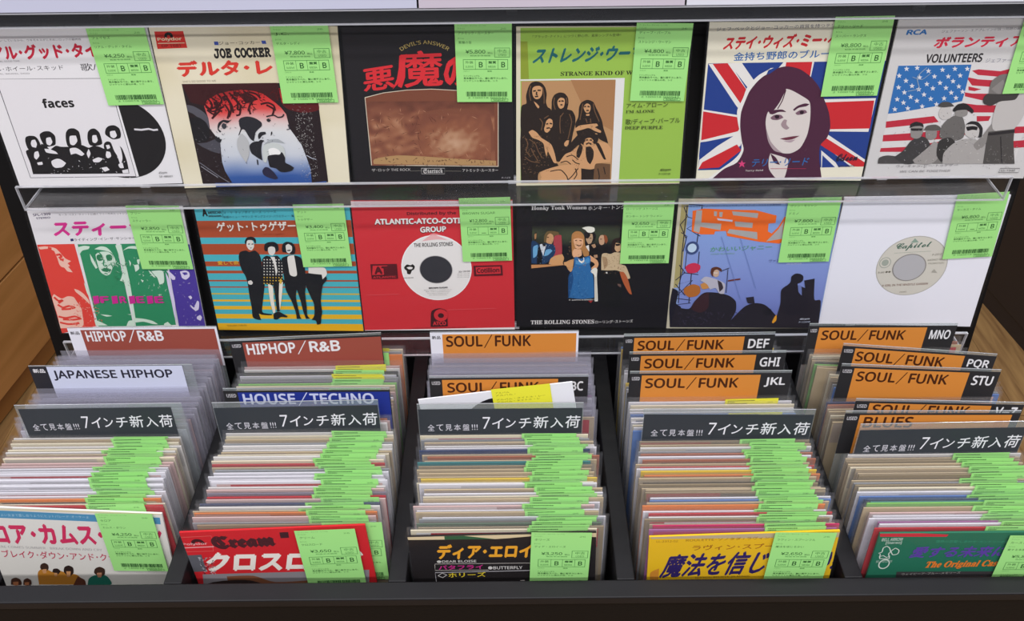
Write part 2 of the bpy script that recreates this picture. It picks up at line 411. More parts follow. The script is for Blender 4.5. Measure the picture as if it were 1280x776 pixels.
ART_JSON = '''{"covers":{"faces":{"q":[[-0.5602,0.1811],[-0.3727,0.18],[-0.3756,0.0044],[-0.5612,0.0009]],"base":"e6e3e4","ops":[["T","キャリン･しているから、ウキモキスがときめいロックの最終版",0.1198,0.0758,0.6242,0.07,0.0135,"4a4548",0,0],
["T","リアル･グッド･タイム",0.0383,0.1876,0.7736,0.1699,0.0905,"c41e3a",0,0.05],
["T","リアル･ホイール･スキッド",0.0237,0.2519,0.4807,0.2432,0.028,"3a3638",0,0],
["T","歌/",0.5783,0.253,0.6668,0.2483,0.0454,"3a3638",0,0],
["T","HAD ME A REAL GOOD TIME",0.0421,0.196,0.2487,0.1926,0.0097,"8a8588",0,0],
["T","REAL WHEEL SKID",0.0837,0.2682,0.2816,0.2665,0.0085,"8a8588",0,0],
["P","33303a",0,[-0.0941,0.2929,0.7087,0.2964,0.7094,0.2993,-0.0951,0.2957]],
["E","1a1718",0.69,0.685,0.268,0.268],
["P","e4e0e2",0,[0.0229,0.2945,0.7121,0.2994,0.7278,0.9422,0.0821,0.9358,0.0776,0.3701]],
["P","e9e6e7",0,[0.7121,0.2994,0.7283,0.2996,0.7453,0.9428,0.7271,0.9456]],
["L","33303a",0,0.004,[0.0229,0.2945,0.0821,0.3557,0.0845,0.9326,0.7278,0.9422,0.7171,0.3009]],
["L","d8d4d8",0,0.012,[0.7897,0.6237,0.8314,0.6278,0.8752,0.6224,0.9019,0.6309,0.9281,0.6283]],
["T","𝗳𝗮𝗰𝗲𝘀",0.3002,0.4773,0.4812,0.4746,0.0593,"1a1718",0,0.02],
["P","1a1718",1,[0.111,0.7545,0.1485,0.7364,0.1721,0.7179,0.185,0.7309,0.1988,0.7408,0.2172,0.7064,0.2399,0.7149,0.2568,0.7487,0.2996,0.7211,0.3285,0.7282,0.3816,0.7295,0.4253,0.7242,0.4574,0.7203,0.4921,0.7387,0.5236,0.7267,0.5572,0.7339,0.5823,0.7474,0.6208,0.7355,0.6661,0.7254,0.6888,0.7501,0.6974,0.8349,0.6918,0.921,0.1073,0.9084,0.1131,0.8317]],
["P","1a1718",1,[0.1281,0.6885,0.1393,0.6606,0.164,0.6518,0.1933,0.6556,0.207,0.6747,0.2122,0.7142,0.2053,0.7474,0.1646,0.7527,0.1296,0.7391]],
["P","1a1718",1,[0.2236,0.6751,0.2271,0.6439,0.2572,0.6259,0.2916,0.6267,0.3131,0.6537,0.3076,0.6928,0.2954,0.7163,0.2492,0.7262,0.2316,0.7147]],
["P","1a1718",1,[0.3717,0.6786,0.385,0.635,0.408,0.6122,0.4392,0.6098,0.4616,0.6305,0.4601,0.6728,0.4505,0.7249,0.4079,0.7366,0.3713,0.7261]],
["P","1a1718",1,[0.4999,0.6816,0.5128,0.6379,0.5351,0.6165,0.561,0.614,0.5798,0.6394,0.5819,0.6757,0.5775,0.7153,0.5377,0.727,0.5037,0.7214]],
["P","1a1718",1,[0.613,0.6527,0.6251,0.6154,0.6493,0.5972,0.6808,0.5948,0.7039,0.6156,0.7044,0.6548,0.6913,0.6798,0.6474,0.6851]],
["P","1a1718",1,[0.5837,0.7474,0.5888,0.7155,0.6083,0.7001,0.6287,0.7038,0.6337,0.7294,0.6174,0.7612]],
["P","e4e0e2",1,[0.1689,0.6816,0.1896,0.6774,0.1923,0.7058,0.1794,0.7308,0.1592,0.724,0.1565,0.7049]],
["P","e4e0e2",1,[0.2585,0.6696,0.2851,0.664,0.2873,0.6955,0.2672,0.7171,0.2504,0.7072]],
["P","e4e0e2",1,[0.4004,0.6604,0.4378,0.6566,0.4365,0.6928,0.4097,0.7191,0.3895,0.7106]],
["P","e4e0e2",1,[0.5354,0.6588,0.5586,0.6562,0.5582,0.6909,0.5397,0.708,0.5253,0.6981]],
["P","e4e0e2",1,[0.6457,0.6346,0.6753,0.629,0.6786,0.6621,0.6575,0.679,0.6408,0.666]],
["P","e4e0e2",1,[0.5981,0.7237,0.6187,0.7211,0.6193,0.7419,0.5999,0.7511]],
["P","e4e0e2",1,[0.2456,0.8224,0.2811,0.8072,0.305,0.8127,0.3293,0.8378,0.3023,0.8632,0.2581,0.8685,0.243,0.8517]],
["P","e4e0e2",1,[0.494,0.8195,0.5322,0.8043,0.5582,0.8147,0.5297,0.8368,0.4983,0.836]],
["P","e4e0e2",1,[0.1623,0.7606,0.1854,0.7532,0.1831,0.7852,0.1588,0.8103,0.1496,0.7939]],
["P","e4e0e2",1,[0.3781,0.7422,0.4149,0.7367,0.4387,0.7534,0.4559,0.7796,0.4356,0.7919,0.406,0.775,0.3743,0.7822]],
["P","e4e0e2",1,[0.2275,0.7384,0.2586,0.7424,0.2889,0.7591,0.2984,0.7754,0.2644,0.7713,0.2318,0.7624]],
["P","e4e0e2",1,[0.6377,0.7247,0.6719,0.7016,0.6816,0.7499,0.6762,0.8147,0.653,0.8633,0.6486,0.7976,0.6393,0.765]],
["P","e4e0e2",1,[0.5312,0.8764,0.5658,0.8707,0.5796,0.891,0.5476,0.9034]],
["P","e4e0e2",1,[0.156,0.8297,0.1886,0.8241,0.1858,0.8435,0.1582,0.846]],
["P","e4e0e2",1,[0.6538,0.8965,0.6919,0.8893,0.6896,0.9176,0.6548,0.9166]],
["P","e4e0e2",1,[0.5925,0.7637,0.6122,0.7707,0.6107,0.7999,0.5876,0.8123,0.581,0.7926]],
["P","e4e0e2",1,[0.4905,0.7451,0.4935,0.7773,0.4738,0.8092,0.4709,0.7767]],
["P","e4e0e2",1,[0.642,0.8548,0.6692,0.844,0.6693,0.8804,0.6462,0.8797]],
["S","e4e0e2",60,3,0.018,0.004,0.2,0.8,0.72,0.97],
["T","45rpm",0.8683,0.933,0.9189,0.9312,0.02,"1a1718",0.2,0],
["T","SF 48001",0.8698,0.9533,0.95,0.9524,0.0134,"1a1718",0,0]]},"cocker":{"q":[[-0.371,0.1815],[-0.1782,0.1794],[-0.1857,0.0031],[-0.3744,-0.0019]],"base":"e6ddc2","ops":[["G","vig","e6ddc2","cfc196",0,0,1,1],
["P","cf2f26",0,[0.0255,0.0284,0.1796,0.026,0.1842,0.1211,0.0222,0.1269]],
["P","1a1718",1,[0.0721,0.0624,0.0787,0.0415,0.0952,0.0324,0.1118,0.035,0.1193,0.0468,0.1187,0.0625,0.1052,0.0624,0.1035,0.052,0.097,0.048,0.0889,0.0519,0.0868,0.0624]],
["T","Polydor",0.0331,0.0859,0.1641,0.0824,0.0236,"ddd2ae",0,0.03],
["L","ddd2ae",0,0.004,[0.0312,0.0951,0.1745,0.093]],
["T","DP 1681",0.0487,0.1177,0.1504,0.1156,0.0159,"7a1d18",0,0.02],
["P","3a4fa0",0,[0.3328,0.0856,0.3554,0.0857,0.3559,0.1058,0.3333,0.1057]],
["P","3a4fa0",0,[0.5868,0.0811,0.6098,0.0812,0.6125,0.1001,0.5894,0.1]],
["T","ジョー･コッカー",0.3572,0.1058,0.579,0.1013,0.0201,"2a2628",0,0],
["T","𝙹𝙾𝙴 𝙲𝙾𝙲𝙺𝙴𝚁",0.3203,0.1842,0.6297,0.1782,0.0597,"1a1718",0,0.05],
["T","デルタ･レ",0.1045,0.2914,0.63,0.282,0.0965,"d6382c",0,0.05],
["T","SHE'S SO GOOD TO ME",0.1213,0.3239,0.3068,0.3207,0.0113,"9a8f78",0,0],
["P","221d20",0,[0.1133,0.3323,0.8515,0.3337,0.8703,0.9914,0.1158,0.9746]],
["G","rwb","",0.19,0.365,0.86,0.999],
["P","241719",0,[0.1138,0.3334,0.6446,0.3319,0.6536,0.4552,0.8586,0.4553,0.871,0.9825,0.7719,0.9911,0.7728,0.8903,0.758,0.8193,0.7368,0.7299,0.6802,0.6226,0.6699,0.5287,0.6457,0.4869,0.6096,0.4453,0.5583,0.3996,0.5122,0.3811,0.4412,0.3712,0.3681,0.3789,0.3018,0.3954,0.2404,0.4297,0.2137,0.4694,0.2246,0.5465,0.2218,0.611,0.2558,0.6776,0.263,0.7351,0.2558,0.8321,0.2631,0.8919,0.293,0.974,0.1148,0.9688]],
["P","3a1214",0,[0.1138,0.3334,0.6446,0.3319,0.6496,0.419,0.6166,0.4545,0.5583,0.3996,0.5122,0.3811,0.4412,0.3712,0.3681,0.3789,0.3018,0.3954,0.2404,0.4297,0.2105,0.4648,0.1424,0.4457]],
["P","5a1416",1,[0.6511,0.4551,0.857,0.4552,0.8566,0.5049,0.7751,0.5217,0.6938,0.5016,0.6633,0.4781]],
["P","54525a",1,[0.1163,0.4586,0.1542,0.4682,0.2035,0.5052,0.2246,0.5465,0.2162,0.6202,0.1917,0.5733,0.1453,0.5175,0.1168,0.4988]],
["P","4a4850",1,[0.1284,0.7024,0.1863,0.6993,0.2476,0.6774,0.266,0.7064,0.2551,0.7734,0.217,0.7626,0.1642,0.7321]],
["P","1a171a",1,[0.1165,0.5441,0.166,0.5361,0.2078,0.5737,0.2171,0.6389,0.1969,0.6854,0.1455,0.6982,0.1172,0.6737]],
["L","3a0c10",1,0.011,[0.2419,0.4209,0.2598,0.4568,0.2458,0.4925]],
["L","3a0c10",1,0.011,[0.2592,0.4124,0.2931,0.4485,0.2778,0.4931,0.2543,0.538]],
["L","3a0c10",1,0.011,[0.2136,0.447,0.2393,0.4833,0.272,0.4795,0.3077,0.4577]],
["L","3a0c10",1,0.011,[0.2217,0.4695,0.2523,0.5016,0.2858,0.4933,0.3256,0.4715]],
["L","3a0c10",1,0.011,[0.2258,0.4921,0.2573,0.5199,0.2917,0.507]],
["L","3a0c10",1,0.011,[0.3018,0.3954,0.3199,0.4311,0.2982,0.4665,0.2778,0.4931]],
["L","3a0c10",1,0.011,[0.3349,0.3871,0.3533,0.4228,0.3705,0.4679,0.3717,0.5132]],
["L","3a0c10",1,0.011,[0.3228,0.4134,0.3585,0.4408,0.3623,0.4948,0.3431,0.54]],
["L","3a0c10",1,0.011,[0.3668,0.3876,0.4,0.4326,0.4189,0.4688,0.4068,0.5231,0.3854,0.5299]],
["L","3a0c10",1,0.011,[0.3827,0.4144,0.4054,0.4506,0.3987,0.4956]],
["L","3a0c10",1,0.011,[0.4146,0.3884,0.4415,0.4244,0.4538,0.4515]],
["L","3a0c10",1,0.011,[0.5073,0.4166,0.4768,0.4609,0.4649,0.4878,0.468,0.5244]],
["L","3a0c10",1,0.011,[0.4479,0.3801,0.4924,0.4074,0.5177,0.4302,0.48,0.4385,0.4538,0.4515]],
["L","3a0c10",1,0.011,[0.4794,0.385,0.5178,0.3989,0.5385,0.426]],
["L","3a0c10",1,0.011,[0.5338,0.462,0.5757,0.4537,0.6062,0.4724,0.6105,0.5045]],
["L","3a0c10",1,0.011,[0.5658,0.4671,0.6034,0.4952,0.5901,0.5362]],
["L","3a0c10",1,0.011,[0.2447,0.547,0.2829,0.5113,0.3019,0.4936]],
["L","3a0c10",1,0.011,[0.3317,0.4582,0.3488,0.5036,0.3336,0.549]],
["P","3a0c10",1,[0.392,0.3792,0.4226,0.3885,0.4107,0.4149,0.392,0.4057]],
["P","3a0c10",1,[0.4294,0.3975,0.4627,0.3892,0.4912,0.4163,0.5148,0.4212,0.4781,0.4519,0.4483,0.4334,0.4335,0.4242]],
["P","3a0c10",1,[0.3228,0.4134,0.3401,0.4049,0.3439,0.4316,0.3305,0.4403]],
["P","3a0c10",1,[0.2707,0.4392,0.2859,0.4439,0.2902,0.4664,0.271,0.4615]],
["S","3a0c10",120,5,0.035,0.006,0.22,0.37,0.5,0.5],
["S","5a1012",60,6,0.03,0.005,0.4,0.37,0.75,0.44],
["P","26252b",1,[0.3971,0.5615,0.4092,0.5461,0.4415,0.5376,0.4698,0.541,0.497,0.5527,0.5227,0.5765,0.5221,0.5998,0.5003,0.6199,0.4808,0.6411,0.4705,0.674,0.4622,0.6977,0.4458,0.6829,0.4332,0.654,0.421,0.6235,0.4049,0.6203,0.3852,0.6528,0.3787,0.6573,0.3973,0.6154,0.3942,0.592]],
["P","232227",1,[0.4324,0.7305,0.4508,0.707,0.4814,0.6983,0.5115,0.7058,0.5008,0.7423,0.4965,0.7811,0.4957,0.8265,0.4784,0.815,0.4557,0.7945,0.4373,0.7744]],
["P","232227",1,[0.4627,0.8174,0.4703,0.8246,0.4676,0.8573,0.4616,0.8511]],
["P","232227",1,[0.4962,0.651,0.5103,0.639,0.5372,0.6378,0.5387,0.6521,0.5174,0.661,0.5055,0.675,0.494,0.6862,0.4911,0.6699]],
["P","232227",1,[0.5036,0.6893,0.5239,0.6947,0.5095,0.7087,0.485,0.7032]],
["P","232227",1,[0.5704,0.6406,0.5775,0.637,0.5755,0.6531,0.5656,0.6652]],
["P","232227",1,[0.2695,0.5936,0.2813,0.5708,0.3081,0.5558,0.34,0.5602,0.3573,0.5541,0.3293,0.5765,0.3061,0.5686,0.2848,0.5894,0.2727,0.6142,0.2846,0.6266,0.2773,0.6358,0.2669,0.6196]],
["P","3a3a40",1,[0.293,0.5896,0.3049,0.576,0.3184,0.5837,0.3185,0.6041,0.3028,0.6149,0.2937,0.6054]],
["P","232227",1,[0.2394,0.6771,0.251,0.6567,0.2589,0.6682,0.2663,0.6637,0.2705,0.678,0.2804,0.6783,0.2684,0.7017,0.2527,0.6965]],
["P","232227",1,[0.5541,0.5586,0.5673,0.5524,0.58,0.5638,0.5686,0.5747,0.5575,0.5708]],
["L","232227",1,0.008,[0.5564,0.5401,0.5989,0.5318,0.622,0.5462,0.6475,0.5421,0.6576,0.5266]],
["L","3a3a44",1,0.007,[0.675,0.5941,0.6802,0.6226,0.6629,0.6269]],
["P","c8ccc8",1,[0.5042,0.7618,0.5202,0.7235,0.56,0.7101,0.6016,0.7162,0.6321,0.7462,0.6339,0.8053,0.6219,0.8347,0.6153,0.78,0.5758,0.7886,0.5496,0.7927,0.5313,0.8019,0.5178,0.8411,0.502,0.8306]],
["P","f0eeea",1,[0.5418,0.7532,0.5727,0.7444,0.6006,0.7599,0.6142,0.7898,0.5754,0.7915,0.5413,0.7904]],
["P","a8acae",1,[0.516,0.7233,0.554,0.6907,0.6051,0.6874,0.644,0.7174,0.611,0.7087,0.5692,0.7037,0.5341,0.7142]],
["P","1e1b20",1,[0.5296,0.8019,0.5453,0.7925,0.5758,0.7886,0.6014,0.7894,0.6136,0.7731,0.6213,0.7802,0.6316,0.8102,0.6293,0.8449,0.6535,0.8608,0.6773,0.8818,0.6621,0.9015,0.6218,0.9102,0.5918,0.906,0.5686,0.883,0.5354,0.8717,0.5306,0.8416]],
["P","26233c",1,[0.4867,0.8951,0.5051,0.8726,0.5262,0.8764,0.5525,0.9076,0.5736,0.9492,0.5551,0.9577,0.5135,0.9418,0.49,0.9225]],
["P","b8b8b8",1,[0.3711,0.6808,0.4015,0.6437,0.4222,0.6727,0.4335,0.7113,0.424,0.7788,0.3987,0.837,0.3791,0.797,0.3626,0.7381]],
["S","38363c",60,30,0.02,0.003,0.25,0.45,0.6,0.85],
["S","d8d4d0",130,7,0.014,0.0025,0.72,0.5,0.815,0.95],
["S","8a8684",110,8,0.016,0.003,0.71,0.42,0.82,0.97],
["S","77747a",40,9,0.02,0.003,0.12,0.6,0.3,0.97],
["L","6a6870",1,0.006,[0.1227,0.8276,0.1658,0.8685,0.2314,0.9309,0.2768,0.9682]],
["L","8a8890",1,0.005,[0.1267,0.8523,0.1775,0.8988,0.2146,0.9303]],
["L","c8ccd8",0,0.004,[0.7599,0.7995,0.7884,0.8203,0.8138,0.8292]]]},"devil":{"q":[[-0.1743,0.1784],[0.0009,0.1772],[0.0006,0.004],[-0.1797,0.0037]],"base":"1c191c","ops":[["ARC","DEVIL'S ANSWER",0.48,0.062,0.26,0.026,"b8a15a"],
["T","悪",0.1018,0.3966,0.2909,0.3678,0.1436,"d62c33",0,0.022],
["T","魔",0.3078,0.371,0.5827,0.361,0.2254,"d62c33",0,0.014],
["P","d62c33",0,[0.3282,0.1704,0.3735,0.1605,0.3547,0.2442,0.3289,0.326,0.2762,0.3768,0.3056,0.3138,0.321,0.244]],
["T","の",0.5864,0.3761,0.7325,0.3591,0.1938,"d62c33",0,0.05],
["P","d9cdb6",0,[0.1038,0.4269,0.2181,0.3975,0.3612,0.3805,0.5109,0.3756,0.6746,0.3859,0.7885,0.4081,0.9115,0.4442,0.9051,0.9028,0.1107,0.8832]],
["P","7a4632",0,[0.1077,0.4315,0.2178,0.402,0.3609,0.385,0.5107,0.3801,0.6744,0.3905,0.7884,0.4127,0.9072,0.4488,0.9007,0.8979,0.1154,0.8784]],
["G","rock","",0.115,0.455,0.885,0.885],
["P","7d4a36",1,[0.4147,0.5868,0.4682,0.5252,0.5698,0.5075,0.6707,0.5053,0.7571,0.5154,0.8437,0.5285,0.8713,0.6069,0.8807,0.7499,0.8379,0.8302,0.7191,0.845,0.6022,0.8031,0.5129,0.8264,0.427,0.777,0.4099,0.6811]],
["G","rock2","",0.42,0.54,0.86,0.86],
["P","1c191c",0,[0.1045,0.4178,0.2185,0.3914,0.3615,0.3744,0.5111,0.3695,0.5109,0.3756,0.3612,0.3805,0.2181,0.3975,0.1038,0.4269]],
["P","1c191c",0,[0.9116,0.4381,0.7887,0.402,0.6748,0.3798,0.5111,0.3695,0.5109,0.3756,0.6746,0.3859,0.7885,0.4081,0.9115,0.4442]],
["S","4a2419",60,9,0.06,0.003,0.14,0.55,0.6,0.86],
["S","c08a6a",40,11,0.05,0.003,0.14,0.5,0.86,0.85],
["P","b08a5c",1,[0.1374,0.8381,0.2782,0.8155,0.454,0.8257,0.6599,0.8443,0.8909,0.8601,0.8904,0.8928,0.1275,0.8737]],
["S","5a3a26",60,10,0.03,0.005,0.14,0.83,0.87,0.89],
["L","8a8478",0,0.002,[0.353,0.9255,0.4197,0.9247]],
["L","8a8478",0,0.002,[0.5709,0.9282,0.672,0.9312]],
["T","ザ･ロック THE ROCK",0.1119,0.9273,0.3544,0.9255,0.0212,"b8b4b0",0,0.01],
["L","b8b4b0",0,0.003,[0.4235,0.9067,0.5687,0.9085,0.5672,0.9479,0.4216,0.9461,0.4235,0.9067]],
["T","𝕾𝖙𝖆𝖗𝖙𝖚𝖈𝖐",0.4336,0.9429,0.5556,0.9412,0.0328,"d4d0cc",0,0],
["T","アトミック･ルースター",0.6793,0.9362,0.9017,0.9374,0.0214,"c8c4c0",0,0.01],
["T","P-123",0.925,0.9874,0.9776,0.9864,0.0117,"b0acb0",0,0]]},"purple":{"q":[[0.0046,0.1769],[0.1838,0.1754],[0.189,-0.0024],[0.0034,-0.0032]],"base":"dcd4b8","ops":[["P","97bd4c",0,[0.0241,0.0056,1.0,0.0,0.9995,0.9935,0.0258,0.9828]],
["P","8a9a30",0,[0.0242,0.0825,0.0646,0.0827,0.0739,0.3073,0.0273,0.3113]],
["T","「ブラック･ナイト」につづく野心作、最新シングル登場!!",0.0941,0.0645,0.6001,0.0551,0.0168,"3a4020",0,0],
["T","ストレンジ･ウーマン",0.0897,0.2149,0.7969,0.1958,0.094,"1c6468",0.3,0.05],
["T","𝐒𝐓𝐑𝐀𝐍𝐆𝐄 𝐊𝐈𝐍𝐃 𝐎𝐅 𝐖𝐎𝐌𝐀𝐍",0.2587,0.2882,0.802,0.283,0.0261,"2c3018",0,0.01],
["P","e2e0dc",0,[0.5808,0.3049,0.6334,0.3024,0.6274,0.9876,0.5809,0.9901]],
["P","e2e0dc",0,[0.0246,0.3069,0.6334,0.3024,0.6338,0.3112,0.0246,0.3157]],
["P","b88c60",0,[0.0301,0.3186,0.5812,0.3137,0.5809,0.9901,0.0287,0.9828]],
["P","a8794f",1,[0.3184,0.3119,0.5812,0.3137,0.5808,0.6376,0.4361,0.5447,0.3623,0.4093]],
["P","271c16",1,[0.0595,0.4548,0.0575,0.4081,0.072,0.3525,0.0892,0.3269,0.1194,0.3197,0.1499,0.331,0.1701,0.3579,0.1794,0.3998,0.1756,0.4464,0.1865,0.4794,0.2088,0.5032,0.2107,0.6273,0.0515,0.6447,0.0267,0.6252,0.029,0.478]],
["P","271c16",1,[0.2086,0.4844,0.2096,0.4374,0.2231,0.4048,0.2507,0.3892,0.2814,0.3931,0.3038,0.4195,0.3081,0.457,0.3011,0.4947,0.3321,0.5044,0.3507,0.5426,0.3519,0.5904,0.34,0.6481,0.3283,0.7159,0.302,0.7449,0.2943,0.8039,0.214,0.8424,0.2021,0.6465]],
["P","271c16",1,[0.3519,0.5904,0.3684,0.5428,0.3713,0.4859,0.3836,0.453,0.4183,0.4354,0.4539,0.4489,0.4729,0.4868,0.4919,0.525,0.5114,0.5729,0.5221,0.6211,0.5423,0.6795,0.5528,0.7187,0.4977,0.6887,0.4784,0.6496,0.3807,0.6679,0.3623,0.6483]],
["P","271c16",1,[0.0267,0.6252,0.0866,0.6067,0.1218,0.5879,0.1434,0.5405,0.1739,0.5218,0.2092,0.5269,0.229,0.5509,0.2324,0.5987,0.2199,0.6467,0.2025,0.6755,0.2313,0.803,0.2502,0.8528,0.2688,0.883,0.1426,0.9061,0.1343,0.9814,0.0292,0.9818]],
["P","271c16",1,[0.302,0.7449,0.3541,0.6773,0.3891,0.6486,0.4967,0.6595,0.4808,0.7178,0.3823,0.7264,0.3559,0.7456,0.2679,0.8332,0.2408,0.8328,0.249,0.7835]],
["P","cd9a6c",1,[0.094,0.3898,0.0955,0.362,0.111,0.3491,0.137,0.3475,0.1528,0.3624,0.1515,0.3995,0.1378,0.4227,0.1186,0.4291,0.1029,0.4178]],
["P","cd9a6c",1,[0.2432,0.4564,0.2446,0.4377,0.2601,0.421,0.2821,0.4268,0.2869,0.4474,0.2805,0.4803,0.2631,0.4905,0.2506,0.48]],
["P","cd9a6c",1,[0.3987,0.488,0.4035,0.4692,0.419,0.458,0.437,0.4695,0.4396,0.496,0.4296,0.5167,0.4119,0.5147]],
["P","cd9a6c",1,[0.1713,0.598,0.1789,0.5675,0.1964,0.5525,0.2141,0.5622,0.2173,0.5938,0.2087,0.6128,0.1945,0.6098,0.2035,0.6224,0.1861,0.6424,0.1718,0.6365,0.1663,0.6172]],
["P","cd9a6c",1,[0.4134,0.6877,0.4346,0.6763,0.4574,0.6882,0.4641,0.703,0.4445,0.7056,0.4176,0.7073]],
["P","cd9a6c",1,[0.4051,0.7091,0.4175,0.7024,0.4338,0.7075,0.4489,0.7028,0.4645,0.7157,0.4589,0.7352,0.4365,0.7388,0.4112,0.7326]],
["P","cd9a6c",1,[0.103,0.4421,0.1206,0.4553,0.1366,0.4762,0.1297,0.4874,0.1164,0.4694]],
["P","cd9a6c",1,[0.3527,0.6192,0.3744,0.6002,0.4142,0.593,0.4763,0.5869,0.4875,0.6015,0.4682,0.6109,0.5066,0.6354,0.5034,0.648,0.469,0.635,0.4327,0.6153,0.3885,0.6274,0.3548,0.6347]],
["P","cd9a6c",1,[0.0735,0.6373,0.0956,0.6241,0.1222,0.6407,0.1492,0.6749,0.1851,0.6996,0.2122,0.7242,0.2328,0.7833,0.2456,0.8478,0.2275,0.8426,0.2089,0.8027,0.1904,0.7631,0.1819,0.8024,0.1725,0.7629,0.163,0.7139,0.1316,0.6892,0.0959,0.6742]],
["P","cd9a6c",1,[0.288,0.7154,0.301,0.6961,0.317,0.6943,0.3123,0.7235,0.3,0.7351,0.291,0.7301]],
["P","cd9a6c",1,[0.414,0.5261,0.4352,0.5244,0.4338,0.5358,0.416,0.5356]],
["P","cd9a6c",1,[0.2547,0.8509,0.294,0.7891,0.334,0.7699,0.3648,0.7457,0.391,0.7167,0.4186,0.7415,0.4634,0.7372,0.4984,0.7083,0.5438,0.7186,0.5724,0.7582,0.5706,0.8474,0.5035,0.8514,0.4774,0.886,0.4503,0.8907,0.3957,0.8848,0.3684,0.8844,0.3134,0.8537,0.2861,0.8434]],
["P","cd9a6c",1,[0.1472,0.9092,0.1875,0.8868,0.2684,0.863,0.3587,0.8564,0.392,0.8848,0.3943,0.9673,0.3617,0.9749,0.1614,0.9657,0.1538,0.9414]],
["P","271c16",1,[0.3911,0.7216,0.3805,0.7263,0.3654,0.7654,0.3646,0.8048,0.3802,0.8149,0.3929,0.7855,0.4008,0.7462]],
["P","271c16",1,[0.4186,0.7415,0.4455,0.737,0.4662,0.7667,0.4661,0.8161,0.4493,0.8576,0.4305,0.8355,0.4199,0.7858]],
["P","271c16",1,[0.4763,0.7178,0.4941,0.7131,0.5182,0.7575,0.5443,0.8251,0.5297,0.8229,0.5005,0.7671]],
["P","271c16",1,[0.3957,0.8848,0.4504,0.8937,0.4774,0.886,0.4788,0.9819,0.3983,0.9806]],
["P","271c16",1,[0.3885,0.6293,0.4152,0.6277,0.46,0.632,0.4743,0.6593,0.4808,0.7178,0.47,0.7177,0.4636,0.6883,0.4436,0.6784,0.417,0.6858,0.4053,0.7169,0.3944,0.7119,0.3899,0.6777]],
["P","6a4c34",1,[0.4768,0.866,0.5035,0.8514,0.571,0.8574,0.5742,0.9834,0.4716,0.9848]],
["P","271c16",1,[0.4179,0.717,0.4356,0.7094,0.4538,0.7175,0.4506,0.7292,0.4359,0.7173,0.4218,0.7269]],
["L","271c16",1,0.006,[0.268,0.8431,0.3039,0.8337,0.3315,0.856]],
["L","271c16",1,0.006,[0.3398,0.8243,0.3584,0.8444,0.3858,0.8548]],
["L","271c16",1,0.006,[0.3033,0.804,0.3391,0.7946,0.3759,0.8248]],
["L","271c16",1,0.006,[0.2058,0.9021,0.269,0.893,0.3061,0.9337,0.3158,0.9641]],
["L","271c16",1,0.006,[0.3158,0.9641,0.3425,0.9342,0.3687,0.8945,0.3775,0.8846]],
["L","271c16",1,0.006,[0.3594,0.8843,0.3695,0.9246,0.3522,0.9596]],
["L","271c16",1,0.006,[0.4956,0.8863,0.5065,0.9367,0.5036,0.9822]],
["L","271c16",1,0.006,[0.5317,0.8768,0.5427,0.9272]],
["L","271c16",0,0.008,[0.0991,0.3787,0.1147,0.3751]],
["L","271c16",0,0.008,[0.1251,0.3733,0.1442,0.3735]],
["L","271c16",0,0.008,[0.12,0.3825,0.1184,0.3993,0.1254,0.4012]],
["L","271c16",0,0.008,[0.1098,0.4122,0.1289,0.4105]],
["L","271c16",0,0.008,[0.25,0.4433,0.2604,0.4397]],
["L","271c16",0,0.008,[0.2657,0.4397,0.2797,0.4417]],
["L","271c16",0,0.008,[0.2609,0.4641,0.2732,0.4642]],
["L","271c16",0,0.008,[0.402,0.4786,0.4125,0.4749]],
["L","271c16",0,0.008,[0.4213,0.475,0.4337,0.4789]],
["L","271c16",0,0.008,[0.415,0.5014,0.4292,0.5016]],
["L","271c16",0,0.008,[0.1783,0.5866,0.1906,0.5829]],
["L","271c16",0,0.008,[0.1994,0.5811,0.2136,0.5851]],
["L","271c16",0,0.008,[0.1804,0.6135,0.1998,0.6099]],
["L","271c16",0,0.008,[0.4172,0.6936,0.4315,0.6918]],
["L","271c16",0,0.008,[0.4404,0.6919,0.4549,0.695]],
["L","cd9a6c",0,0.007,[0.4139,0.4636,0.4181,0.4863]],
["L","6a4c34",1,0.006,[0.0516,0.6737,0.0695,0.7127,0.0608,0.7614,0.0878,0.8011]],
["L","6a4c34",1,0.006,[0.0782,0.6837,0.114,0.7133,0.1322,0.7624,0.1596,0.8119]],
["L","6a4c34",1,0.006,[0.0875,0.7422,0.1056,0.7816,0.1329,0.8313]],
["L","6a4c34",1,0.006,[0.052,0.8006,0.088,0.8307,0.142,0.8414]],
["L","6a4c34",1,0.006,[0.2622,0.5322,0.2597,0.5894,0.2643,0.6472]],
["L","6a4c34",1,0.006,[0.3149,0.5232,0.3293,0.571,0.3178,0.6478,0.3097,0.6865]],
["L","6a4c34",1,0.006,[0.2795,0.5153,0.2623,0.5417]],
["L","6a4c34",1,0.006,[0.413,0.5528,0.4227,0.5816]],
["L","6a4c34",1,0.006,[0.4396,0.553,0.445,0.5818]],
["L","6a4c34",1,0.006,[0.139,0.55,0.157,0.5788,0.1487,0.6266]],
["L","6a4c34",1,0.006,[0.1917,0.5315,0.1655,0.5502]],
["L","6a4c34",1,0.006,[0.085,0.3434,0.0766,0.3896,0.0856,0.4363]],
["L","6a4c34",1,0.006,[0.1544,0.3532,0.1638,0.4089,0.1643,0.4557]],
["L","6a4c34",1,0.006,[0.225,0.4188,0.2213,0.4562,0.2307,0.494]],
["L","6a4c34",1,0.006,[0.295,0.4194,0.3002,0.4569]],
["L","6a4c34",1,0.006,[0.4543,0.4583,0.4647,0.5057,0.4936,0.5727]],
["L","6a4c34",1,0.006,[0.3926,0.4578,0.3853,0.5144,0.3778,0.562]],
["S","8a6848",120,12,0.016,0.003,0.04,0.66,0.2,0.92],
["S","6a4c34",60,13,0.016,0.003,0.25,0.55,0.5,0.8],
